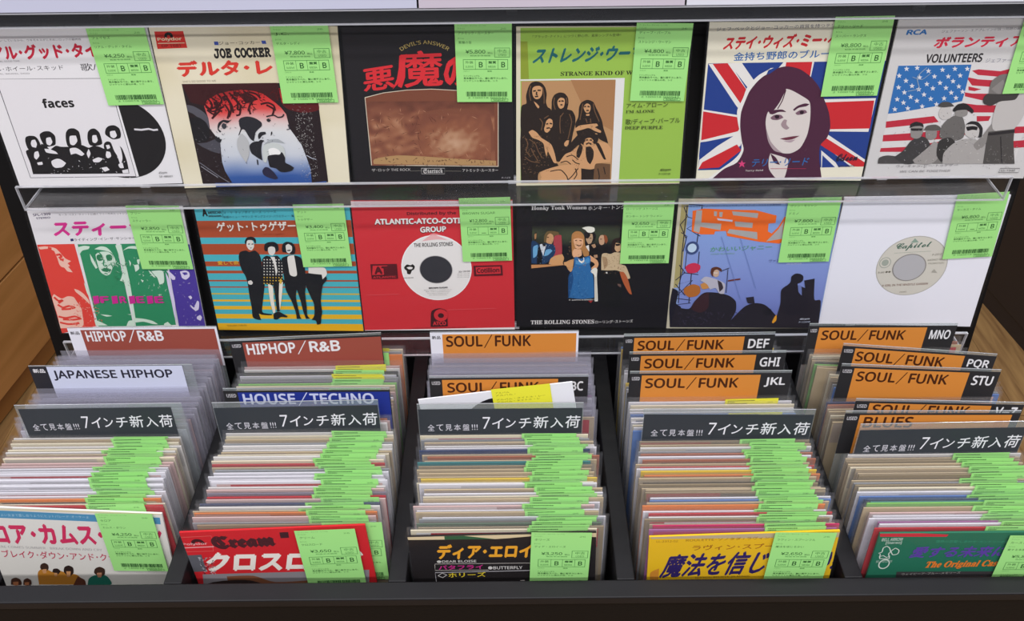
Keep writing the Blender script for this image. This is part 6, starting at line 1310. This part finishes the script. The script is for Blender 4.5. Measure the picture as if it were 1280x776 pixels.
P1 = (.8630123933, 1.0192817794, .0866438026)
P2 = (.8326262010, .8260715580, .1045501154)
G1, G2 = 'singles standing on the middle acrylic shelf', 'singles standing on the lower acrylic shelf'
display_record('faces', P1, 'white single cover with band photo and black half disc, red katakana title', True, ('フェイセズ', 'リアル・グッド・タイム', '¥4,250'), G1, 1)
display_record('cocker', P1, 'cream single cover with a face tinted red, white and blue', True, ('J.C.', 'デルタ・レディ', '¥7,800'), G1, 2)
display_record('devil', P1, 'black single cover with red kanji over a brown picture panel', True, ('アトミック・ルースター', '悪魔の答', '¥5,800'), G1, 3)
display_record('purple', P1, 'lime green single cover with sepia photo of five long-haired people', True, ('ディープ・パープル', 'ストレンジ・ウーマン', '¥4,800'), G1, 4)
display_record('reid', P1, 'single cover with large maroon portrait over a red, white and blue flag', True, ('テリー・リード', 'スーパー・ラングス', '¥8,800'), G1, 5)
display_record('volunteers', P1, 'pale grey single cover with starred flag behind black and white group', True, ('ジェファーソン', 'ボランティアーズ', '¥2,850'), G1, 6)
display_record('free', P2, 'single cover with red, green and purple portrait strips, pink title', True, ('フリー', 'スティーラー', '¥2,850'), G2, 7)
display_record('together', P2, 'turquoise, brown and yellow striped single cover with four standing figures', True, ('ゲット', 'トゥゲザー', '¥3,400'), G2, 8)
display_record('brown', P2, 'red company sleeve with white record label showing through its hole', True, ('', 'BROWN SUGAR', '¥12,800', '―'), G2, 9)
display_record('honky', P2, 'black single cover with photo of woman in blue dress at a bar', True, ('ローリング ストーンズ', 'ホンキー トンク ウィメン', '¥2,650'), G2, 10)
display_record('domino', P2, 'blue single cover with guitarist, orange block title and dark silhouettes', True, ('ヴァン・モリソン', 'ドミノ', '¥7,800'), G2, 11)
display_record('capitol', P2, 'plain white sleeve with grey-beige label showing through its round hole', True, ('', 'サーカス・タイム', '¥6,800', '―'), G2, 12)

# pale header panels resting on the top shelf's lip, of which only the foot shows
for xa, xb, hx_, lb in ((-.60, -.092, 'b6b6c8', 'long lavender header panel above the band-photo and cream covers'), (-.090, .168, 'b9aeb9', 'short pinkish header panel above the black and lime green covers'), (.170, .60, 'cbcad2', 'white header panel above the two flag covers')):
    root = empty('header_panel', ((xa + xb) / 2, .8485, 1.2270), (R_(-14), 0, 0)); tag(root, lb, 'panel', 'header panels on the top shelf')
    b = MB(); w = (xb - xa) / 2; b.box(-w, -.0022, .0006, w, 0, .19, lin(hx_)); b.ob('panel_face', PRINT, root)
    b = MB(); b.box(-w, .0002, .0006, w, .0022, .19); b.ob('panel_backing', BLACK, root)  # black back added to keep the shelf plate's reflection dark

# ---------------------------------------------------------------- records filed in the bins
ZT, ZB = .848, .6645
HT = .18
PAL = dict(white='d9d6dc', offwhite='d6d2cf', cream='d9ceb4', tan='b5a284', brown='8f8068', pink='c9aaa6', red='b52c34', rust='a0644e', teal='3f7a7c', navy='3a4566', grey='8d8f92', sage='5f6e5e', magenta='c0285e', mauve='9a5a90', yellow='d8b83a', orange='cf7a44', black='24201f', blue='5b78ae', pale='c6c4cc', slate='7a7482', green='7dbb5a')
_sl = {}
def sleeve_mesh(k, var):
    key = (k, var)
    if key in _sl: return _sl[key]
    c = lin(PAL[k]); r = random.Random(len(k) * 31 + ord(k[0]) * 7 + var)
    b = MB(); b.box(-.0893, 0, 0, .0893, .0013, HT - .001, c)
    def strip(x0, x1, z0, z1, cc, lay):
        n = len(b.v); y = -.00003 * lay
        b.v += [(x0, y, z0), (x1, y, z0), (x1, y, z1), (x0, y, z1)]; b.f.append((n, n + 1, n + 2, n + 3)); b.c += [cc] * 4
    oth = lin(PAL[r.choice('tan brown pink grey cream rust sage navy pale offwhite red slate'.split())])
    mixc = tuple(.55 * a_ + .45 * b_ for a_, b_ in zip(c, oth))
    if var == 1: strip(-.085, .085, .150, HT - .0035, mixc, 1)
    if var == 2:
        x = r.uniform(-.05, .02); strip(-.088, x, .15, HT - .0022, mixc, 1); strip(x, .088, .15, HT - .0030, tuple(.7 * v for v in c), 1)
    if var == 3:
        strip(-.084, .084, .15, HT - .0042, oth, 1); strip(-.07, .03, .16, HT - .0048, lin(PAL[r.choice(['black', 'white', 'black', 'red'])]), 2)
    o = b.ob('cover_card', PRINT); me = o.data; col.objects.unlink(o); bpy.data.objects.remove(o)
    _sl[key] = me
    return me
_tagm = {}
def small_tag(var, paper='g'):
    key = (var, paper)
    if key in _tagm: return _tagm[key]
    w, h = .058, .083; r = random.Random(var + 90)
    A = Art(lambda u, v: ((u - .5) * w, -v * h), 1e-5)
    ink = TI if paper == 'g' else lin('6a6420')
    P = []; F_ = []
    for v0, u1, n in ((.022, .6, 16), (.048, .30, 5), (.072, .30 + .3 * r.random(), 12)):
        u = .05
        for i in range(n):
            ww = r.uniform(.012, .03)
            if u + ww > u1 + .1: break
            k = len(P); P += [(u, v0), (u + ww, v0), (u + ww, v0 + .014), (u, v0 + .014)]; F_.append((k + 3, k + 2, k + 1, k)); u += ww + .008
    A.add(P, F_, ink)
    A.text('26', .80, .075, .90, .075, .02, ink)
    b = MB(); b.box(-w / 2, 0, -h, w / 2, .00012, 0, lin({'g': '9fdd82', 'y': 'e3dc3c'}[paper]))
    n = len(b.v); b.v += A.v; b.f += [tuple(n + i for i in f) for f in A.f]; b.c += A.c
    o = b.ob('price_tag', PRINT); me = o.data; col.objects.unlink(o); bpy.data.objects.remove(o)
    _tagm[key] = me; return me
_film = {}
def film_mesh(flap, grey, var):
    key = (flap, grey, var)
    if key in _film: return _film[key]
    r = random.Random(var); n = 10; v = []; f = []
    zs = [0, HT * .5, HT - .004, HT + flap]
    ph = r.uniform(0, 9)
    for side, y in ((0, -.00028), (1, .0017)):
        base = len(v)
        for j, z in enumerate(zs):
            for i in range(n + 1):
                d = (vnoise(i * .9 + ph, side * 5) - .5) * (.0006 if j == 3 else .0001)
                top = (vnoise(i * .5 + ph, 3 + side) - .5) * .0016 if j == 3 else 0
                v.append((-.0928 + .1856 * i / n, (y + (.0004 if j == 3 and not side else 0) + d * .6), z + top))
        for j in range(len(zs) - 1):
            for i in range(n):
                a = base + j * (n + 1) + i
                f.append((a, a + 1, a + n + 2, a + n + 1) if not side else (a, a + n + 1, a + n + 2, a + 1))
    o = mesh_ob('clear_cover', v, f, FILM_GREY if grey else FILM, smooth=True); me = o.data; col.objects.unlink(o); bpy.data.objects.remove(o)
    _film[key] = me; return me

ORD = ['', 'first', 'second', 'third', 'fourth', 'fifth', 'sixth', 'seventh', 'eighth', 'ninth', 'tenth', 'eleventh', 'twelfth', 'thirteenth', 'fourteenth', 'fifteenth', 'sixteenth', 'seventeenth', 'eighteenth', 'nineteenth', 'twentieth']
def ordn(n):
    if n <= 20: return ORD[n]
    t = {2: 'twenty', 3: 'thirty', 4: 'forty'}[n // 10]
    return t + '-' + ORD[n % 10] if n % 10 else {3: 'thirtieth', 4: 'fortieth'}[n // 10]
CN = {k: k for k in PAL}
CN.update(offwhite='off-white', pink='dusty pink', rust='rust brown', sage='grey-green', pale='pale grey')

def stack_record(x, yt, lean, k, label, group, rnd, tagk='g', flap=.004, grey=False, dz=0, yaw=0, tagx=None, roll=0):
    a = lean
    root = empty('record', (x, yt - HT * math.sin(a), ZT - HT * math.cos(a) + dz), (-a, roll, yaw))
    tag(root, label, 'record', group)
    o = bpy.data.objects.new('cover_card', sleeve_mesh(k, rnd.choice((0, 0, 1, 2, 3)))); col.objects.link(o); o.parent = root
    o = bpy.data.objects.new('clear_cover', film_mesh(flap, grey, rnd.randrange(4))); col.objects.link(o); o.parent = root
    if tagk:
        o = bpy.data.objects.new('price_tag', small_tag(rnd.randrange(5), tagk)); col.objects.link(o); o.parent = root
        tx = tagx if tagx is not None else .054 + rnd.uniform(-.007, .005)
        o.location = (tx, -.0010, HT + rnd.uniform(.0014, .0038)); o.rotation_euler = (0, R_(rnd.uniform(-1.6, 1.6)), 0)
    return root

BINS = [
    # centre x, front key, front y, sign y (at card top), stack colours front to back, cover phrase
    dict(x=-.4435, key='camus', fy=.5412, sy=.648, cols='red cream orange white white pale white white white pale white white white pink pink cream pink tan offwhite cream offwhite cream tan offwhite'.split(), ph='the white cover with the magenta title'),
    dict(x=-.2250, key='cream', fy=.5168, sy=.650, cols='brown grey pink orange tan offwhite navy pink red slate pink offwhite white white white white grey tan red cream offwhite cream tan offwhite offwhite grey tan cream offwhite'.split(), ph='the red cover with white lettering'),
    dict(x=-.008, key='eloise', fy=.5087, sy=.644, cols='cream brown sage grey white tan white pink white tan cream white tan white cream yellow tan tan tan brown teal tan rust tan navy white offwhite tan grey cream'.split(), ph='the black cover with orange title'),
    dict(x=.217, key='magic', fy=.5059, sy=.633, cols='mauve magenta tan brown offwhite red white orange tan blue white brown tan tan brown black tan brown orange yellow white red tan rust white rust grey offwhite tan brown'.split(), ph='the yellow cover with purple lettering'),
    dict(x=.432, key='nash', fy=.5051, sy=.612, cols='red white mauve white white pink tan green teal navy blue white cream brown grey tan brown tan tan cream tan brown tan offwhite'.split(), ph='the green cover with purple title'),
]
LEAN0 = R_(6.0)
for bi, B_ in enumerate(BINS):
    rnd = random.Random(100 + bi)
    pl = D['planes'][B_['key']]
    ycard = B_['sy'] - .005
    n = len(B_['cols']); y0 = B_['fy'] + .0058; pitch = (ycard - .004 - y0) / (n - 1)
    off = 0
    gaps = [rnd.uniform(.8, 1.2) for _ in range(n - 1)]; gs = sum(gaps)
    for i, ch in enumerate(B_['cols']):
        y = y0 + pitch * (n - 1) * sum(gaps[:i]) / gs
        off = off * .45 + rnd.uniform(-.0055, .0055)
        if i == 0 and bi == 1: off = .0075
        if bi == 0: xx = B_['x'] + off - i * .0003
        elif bi == 1: xx = B_['x'] + .004 * min(1, i / 8) + off
        elif bi == 4: xx = B_['x'] + .001 + off
        else: xx = B_['x'] + off
        xx = max(B_['x'] - .0045, min(B_['x'] + .0055, xx))
        lb = '%s-topped filed single with green tag, %s behind %s' % (CN[ch], ordn(i + 1), B_['ph'])
        fl = rnd.choice((.0010, .002, .003, .004))
        rec = stack_record(xx, y, LEAN0, ch, lb, 'tagged singles filed behind ' + B_['ph'], rnd, flap=fl, dz=rnd.choice((-.0012, -.0004, .0004, .0014, .0026)), tagx=.052 - .0 + rnd.uniform(-.008, .003) + (-.003 if bi in (0,) else 0) if (i, bi) != (0, 1) else .0615, tagk='g' if (i, bi) != (0, 1) else None)
        if (i, bi) == (0, 1): tag_sheet('price_tag', tag_art(.058, .083, '', '', '¥2,850', seed=3), .058, .083, TG, rec, (.0605, -.0007, HT - .0395), (0, 0, 0))

FRONT = [('camus', 'white single cover with magenta katakana title at the front of its bin', ('セロア', 'カムス・ダウン', '¥4,250'), 'singles fronting the bins'),
         ('cream', 'red single cover with big white katakana at the front of its bin', ('クリーム', 'クロスロード', '¥3,650'), 'singles fronting the bins'),
         ('eloise', 'black single cover with orange katakana title at the front of its bin', ('ホリーズ', 'ディア・エロイーズ', '¥3,250'), 'singles fronting the bins'),
         ('magic', 'yellow single cover with purple brush lettering at the front of its bin', ('ラヴィン・スプーンフル', '魔法を信じるかい', '¥2,650'), 'singles fronting the bins'),
         ('nash', 'green single cover with orange and purple lettering at the front of its bin', ('カースト', '愛する未来', '¥5,800'), 'singles fronting the bins')]
for i, (k_, lb, ti, g) in enumerate(FRONT):
    display_record(k_, tuple(D['planes'][k_]), lb, True, ti, g, 60 + i)

# ---------------------------------------------------------------- genre dividers and hand-lettered signs
HC = .2235
def divider(name, P0, P1, label, group, build, lean=R_(6.5), ins=(.0, .0), top=.003, inh=.055, paper='2b2a2c'):
    (x0, ya), (x1, yb) = P0, P1
    w = math.hypot(x1 - x0, yb - ya); yaw = math.atan2(yb - ya, x1 - x0)
    a = lean
    L_ = (.888 - ZB) / math.cos(a)
    root = empty(name, ((x0 + x1) / 2, (ya + yb) / 2 - L_ * math.sin(a), ZB), (-a, 0, yaw))
    tag(root, label, 'divider' if name == 'genre_divider' else 'sign', group)
    b = MB(); b.box(-w / 2, -.0003, 0, w / 2, .0003, L_); b.ob('clear_sheet', SHEET, root)
    b = MB(); b.box(-w / 2, -.0003, L_ - .0004, w / 2, .0003, L_ + .0001); b.ob('sheet_edge', ACRYL_EDGE, root)
    iw0, iw1 = -w / 2 + ins[0], w / 2 - ins[1]
    z1 = L_ - top
    A = Art(lambda u, v: (iw0 + (iw1 - iw0) * u, z1 - v * inh), 1e-5)
    b = MB(); b.box(iw0, -.0002, z1 - inh, iw1, .0002, z1, lin(paper))
    build(A)
    n = len(b.v); b.v += [(x, y - .00022, z) for x, y, z in A.v]; b.f += [tuple(n + i for i in f) for f in A.f]; b.c += A.c
    b.ob('header_card', PRINT, root, (0, -.0006, 0))
    return root
ORG, OT = lin('d6883a'), lin('4a2410')
def used_card(color, txt, tcol, u0=.075, u1=.79, suffix=None, tu=(.10, .70), new=False, hgt=.25, vb=.36, txt_bold=.03):
    def f(A):
        A.rect(u0, .04, u1, 1, color)
        A.text('新品' if new else 'USED', .015 if not new else .012, .16, u0 - .012, .16, .085, lin('2a2628') if new else lin('d0ccd0'), 0, .02)
        if '/' in txt:
            p, q = [t.strip() for t in txt.split('/')]
            a0, a1, b0 = {'SOUL': (.43, .56, .575), 'HIPHOP': (.52, .66, .67), 'HOUSE': (.40, .515, .51)}[p]
            w = tu[1] - tu[0]
            A.text(p, tu[0], vb, tu[0] + w * a0, vb, hgt, tcol, 0, txt_bold)
            A.line([(tu[0] + w * (a0 + .02), vb + hgt * .12), (tu[0] + w * (a1 - .02), vb - hgt * 1.08)], .007, tcol)
            A.text(q, tu[0] + w * b0, vb, tu[1], vb, hgt, tcol, 0, txt_bold)
        else: A.text(txt, tu[0], vb, tu[1], vb, hgt, tcol, 0, txt_bold)
        if suffix: A.text(suffix, u1 + .03, vb - .02, .97, vb - .02, hgt * .95, lin('e4e2e4'), 0, .03)
    return f
GD, GS = 'genre dividers standing in the bins', 'hand-lettered new arrival signs in the bins'
S = lambda s: ''.join(chr(0x1D5D4 + ord(c) - 65) if 'A' <= c <= 'Z' else c for c in s)
BR = lin('9a4c40'); WHT = lin('e8e4e6')
divider('genre_divider', (-.517, .772), (-.3445, .772), 'white-edged brown divider reading HIPHOP/R&B in the bin beside the wooden cabinet', GD,
        used_card(BR, 'HIPHOP / R&B', WHT, .085, .985, None, (.11, .63), True, .27, .34), paper='e4e2ea', top=.001)
divider('genre_divider', (-.535, .708), (-.355, .708), 'divider with white panel reading JAPANESE HIPHOP', GD,
        lambda A: (A.rect(.115, .0, 1, 1, lin('cfd2e6')), A.text('新品', .02, .15, .098, .15, .10, WHT, 0, .02), A.text('JAPANESE HIPHOP', .14, .35, .925, .35, .26, lin('2c2a38'), 0, .03)), ins=(.0, .011), top=.001, paper='2b2a30')
divider('genre_divider', (-.3235, .749), (-.1515, .758), 'dark-edged brown divider reading HIPHOP/R&B, second bin', GD, used_card(BR, 'HIPHOP / R&B', WHT, .085, .995, None, (.105, .72), False, .28, .36))
divider('genre_divider', (-.312, .670), (-.134, .669), 'blue divider reading HOUSE/TECHNO', GD, used_card(lin('24348c'), 'HOUSE / TECHNO', lin('ccd0ec'), .085, .995, None, (.11, .90), False, .27, .34))
divider('genre_divider', (-.097, .758), (.073, .758), 'white-edged orange divider reading SOUL/FUNK above grey sleeves', GD, used_card(ORG, 'SOUL/FUNK', OT, .082, .985, None, (.105, .68), True, .28, .36), paper='e4e2ea', top=.001)
divider('genre_divider', (-.093, .686), (.079, .686), 'orange divider reading SOUL/FUNK ABC', GD, used_card(ORG, 'SOUL/FUNK', OT, .08, .81, 'ABC', (.11, .69)))
divider('genre_divider', (.124, .751), (.296, .752), 'orange divider reading SOUL/FUNK DEF', GD, used_card(ORG, 'SOUL/FUNK', OT, .07, .80, 'DEF', (.095, .67)))
divider('genre_divider', (.127, .721), (.301, .721), 'orange divider reading SOUL/FUNK GHI', GD, used_card(ORG, 'SOUL/FUNK', OT, .075, .81, 'GHI', (.10, .68)))
divider('genre_divider', (.124, .690), (.299, .689), 'orange divider reading SOUL/FUNK JKL', GD, used_card(ORG, 'SOUL/FUNK', OT, .075, .81, 'JKL', (.10, .68)))
divider('genre_divider', (.338, .766), (.507, .764), 'orange divider reading SOUL/FUNK MNO', GD, used_card(ORG, 'SOUL/FUNK', OT, .07, .80, 'MNO', (.095, .665)))
divider('genre_divider', (.364, .732), (.527, .712), 'tilted orange divider reading SOUL/FUNK PQR', GD, used_card(ORG, 'SOUL/FUNK', OT, .085, .80, 'PQR', (.10, .68)))
divider('genre_divider', (.354, .699), (.522, .687), 'orange divider reading SOUL/FUNK STU', GD, used_card(ORG, 'SOUL/FUNK', OT, .085, .81, 'STU', (.11, .69)))
divider('genre_divider', (.354, .646), (.526, .638), 'orange divider reading SOUL/FUNK V-Z', GD, used_card(ORG, 'SOUL/FUNK', OT, .085, .81, 'V‒Z', (.11, .69), False, .27, .335))
divider('genre_divider', (.339, .6285), (.518, .6265), 'orange divider reading BLUES', GD, used_card(ORG, 'BLUES', OT, .085, .955, None, (.115, .40), False, .27, .35))
def sign(A):
    for i, ch in enumerate('全て見本盤'): A.text(ch, .05 + .054 * i, .57 - .002 * i, .092 + .054 * i, .57 - .002 * i, .17, lin('d6d4dc'))
    A.text('!!!', .322, .55, .358, .55, .15, lin('d6d4dc'))
    for ch, u0, u1, h_, v in (('7', .385, .43, .31, .52), ('イ', .445, .515, .28, .52), ('ン', .53, .59, .24, .50), ('チ', .61, .685, .28, .52), ('新', .70, .79, .32, .52), ('入', .805, .885, .27, .51), ('荷', .895, .985, .33, .52)):
        A.text(ch, u0, v, u1, v, h_, lin('e6e4ea'), .02, .006)
SG = '363a3f'
divider('sign_card', (-.525, .648), (-.350, .649), 'dark new arrivals sign in front of the JAPANESE HIPHOP divider', GS, sign, LEAN0, (.003, .012), .005, .052, SG)
divider('sign_card', (-.318, .649), (-.144, .651), 'dark new arrivals sign in front of the HOUSE/TECHNO divider', GS, sign, LEAN0, (.001, .001), .007, .052, SG)
divider('sign_card', (-.103, .644), (.071, .644), 'dark new arrivals sign below the raised sleeve with yellow tag', GS, sign, LEAN0, (.001, .001), .007, .052, SG)
divider('sign_card', (.132, .634), (.309, .631), 'dark new arrivals sign in front of the JKL divider', GS, sign, LEAN0, (.001, .001), .007, .052, SG)
divider('sign_card', (.349, .610), (.521, .612), 'dark new arrivals sign in front of the BLUES divider', GS, sign, LEAN0, (.001, .001), .008, .052, SG)

# records filed between the dividers
REAR = [
    dict(x=-.4435, cards=[.708, .772], seg=[(.652, .700, 'behind the new arrivals sign', 'JAPANESE HIPHOP'), (.712, .762, 'behind the JAPANESE HIPHOP divider', '')], cols='pale slate pale pink slate pale slate pale grey pale slate pale slate pale pale slate'.split(), grey=True, fl=(.010, .013), tag=None, dx=(-.002, .006)),
    dict(x=-.2250, seg=[(.655, .661, 'behind the new arrivals sign fronting HOUSE/TECHNO', ''), (.675, .742, 'behind the HOUSE/TECHNO divider', ''), (.762, .772, 'behind the dark-edged brown HIPHOP/R&B divider', '')], cols='offwhite pink orange grey cream pink tan white slate pink tan cream green slate grey pale black'.split(), grey=False, fl=(.004, .007), tag='gy', dx=(-.003, .004)),
    dict(x=-.008, seg=[(.664, .678, 'behind the raised white sleeve with yellow tag', ''), (.692, .750, 'behind the SOUL/FUNK ABC divider', '')], cols='tan slate pale slate pale mauve slate pale slate pale slate mauve pale slate pale slate'.split(), grey=True, fl=(.010, .013), tag=None, dx=(.002, .004)),
    dict(x=.217, seg=[(.639, .680, 'behind the new arrivals sign fronting JKL', ''), (.696, .711, 'behind the SOUL/FUNK JKL divider', ''), (.727, .741, 'behind the SOUL/FUNK GHI divider', ''), (.757, .771, 'behind the SOUL/FUNK DEF divider', '')], cols='blue white cream white offwhite blue pale offwhite cream white black pale grey yellow white white grey black offwhite pale yellow'.split(), grey=False, fl=(.004, .006), tag='y', dx=(-.004, -.001)),
    dict(x=.432, seg=[(.650, .678, 'behind the SOUL/FUNK V-Z divider', ''), (.695, .712, 'behind the SOUL/FUNK STU divider', 'tilt'), (.725, .756, 'behind the tilted SOUL/FUNK PQR divider', 'tilt2'), (.771, .776, 'behind the SOUL/FUNK MNO divider', '')], cols='tan brown cream tan tan rust navy blue grey brown tan cream tan tan green black'.split(), grey=False, fl=(.004, .007), tag=None, dx=(-.004, .003)),
]
for bi, Rr in enumerate(REAR):
    rnd = random.Random(300 + bi); ci = 0
    for (ya, yb, ph, tilt) in Rr['seg']:
        ya -= .001; n = max(1, int(round((yb - ya) / .0046)) + 1)
        for i in range(n):
            y = ya + (yb - ya) * i / max(1, n - 1) - .002
            ch = Rr['cols'][ci % len(Rr['cols'])]; ci += 1
            t = (y - .64) / .13
            xx = Rr['x'] + Rr['dx'][0] * (1 - t) + Rr['dx'][1] * t + rnd.uniform(-.002, .002)
            xx = max(Rr['x'] - .0035, min(Rr['x'] + .006, xx))
            tk = None
            if Rr['tag'] == 'gy' and rnd.random() < .5: tk = rnd.choice('gy')
            if Rr['tag'] == 'y' and i % 4 == 1: tk = 'y'
            lb = '%s filed record in clear cover, %s %s' % (CN[ch], ordn(i + 1), ph)
            if len(lb.replace('/', ' ').split()) > 15: lb = '%s filed record, %s %s' % (CN[ch], ordn(i + 1), ph)
            f_ = i / max(1, n - 1)
            yw = {'tilt': -4.2 - 2.4 * f_, 'tilt2': -6.4 + 6.4 * min(1, f_ * 1.3)}.get(tilt, 0)
            if tilt == 'tilt': xx = .443
            stack_record(xx, y, R_(6.2), ch, lb, 'records filed between the genre dividers', rnd, tagk=tk, flap=rnd.uniform(*Rr['fl']) if 0 else Rr['fl'][i % 2], grey=Rr['grey'], dz=rnd.uniform(-.001, .001) + (0 if Rr['grey'] else .004), tagx=.045, yaw=R_(yw))

# the raised white sleeve with a black disc peeking out and a yellow tag
a = R_(6.2)
rr = empty('record', (.0105, .6555 - .215 * math.sin(a), .6765), (-a, R_(-8.5), 0))
tag(rr, 'raised white sleeve with black disc and yellow tag, leaning up behind the sign', 'record')
q = ((-.082, .221), (.082, .221), (.082, .0), (-.082, .0))
cc = slab(q, 0, .0016, lin('e6e4ea'), PRINT, 'cover_card', rr)
A = Art(quad_map(q), 2e-5)
A.poly([(.5 + .36 * math.cos(t * math.pi / 24), .47 + .43 * math.sin(t * math.pi / 24)) for t in range(48)], lin('1d1b20'))
A.ob('disc_window', cc)
T = Art(lambda u, v: ((u - .5) * .062, (.5 - v) * .083), 1e-5)
for v0, u1 in ((.05, .3), (.09, .4), (.16, .9), (.20, .8)): T.text('アルバム・タイトル・レーベル'[:int(u1 * 14)], .06, v0 + .03, u1, v0 + .03, .026, lin('6a6420'))
tag_sheet('price_tag', T, .062, .083, lin('e8e23c'), rr, (.027, -.0008, .182), (0, R_(1), 0))
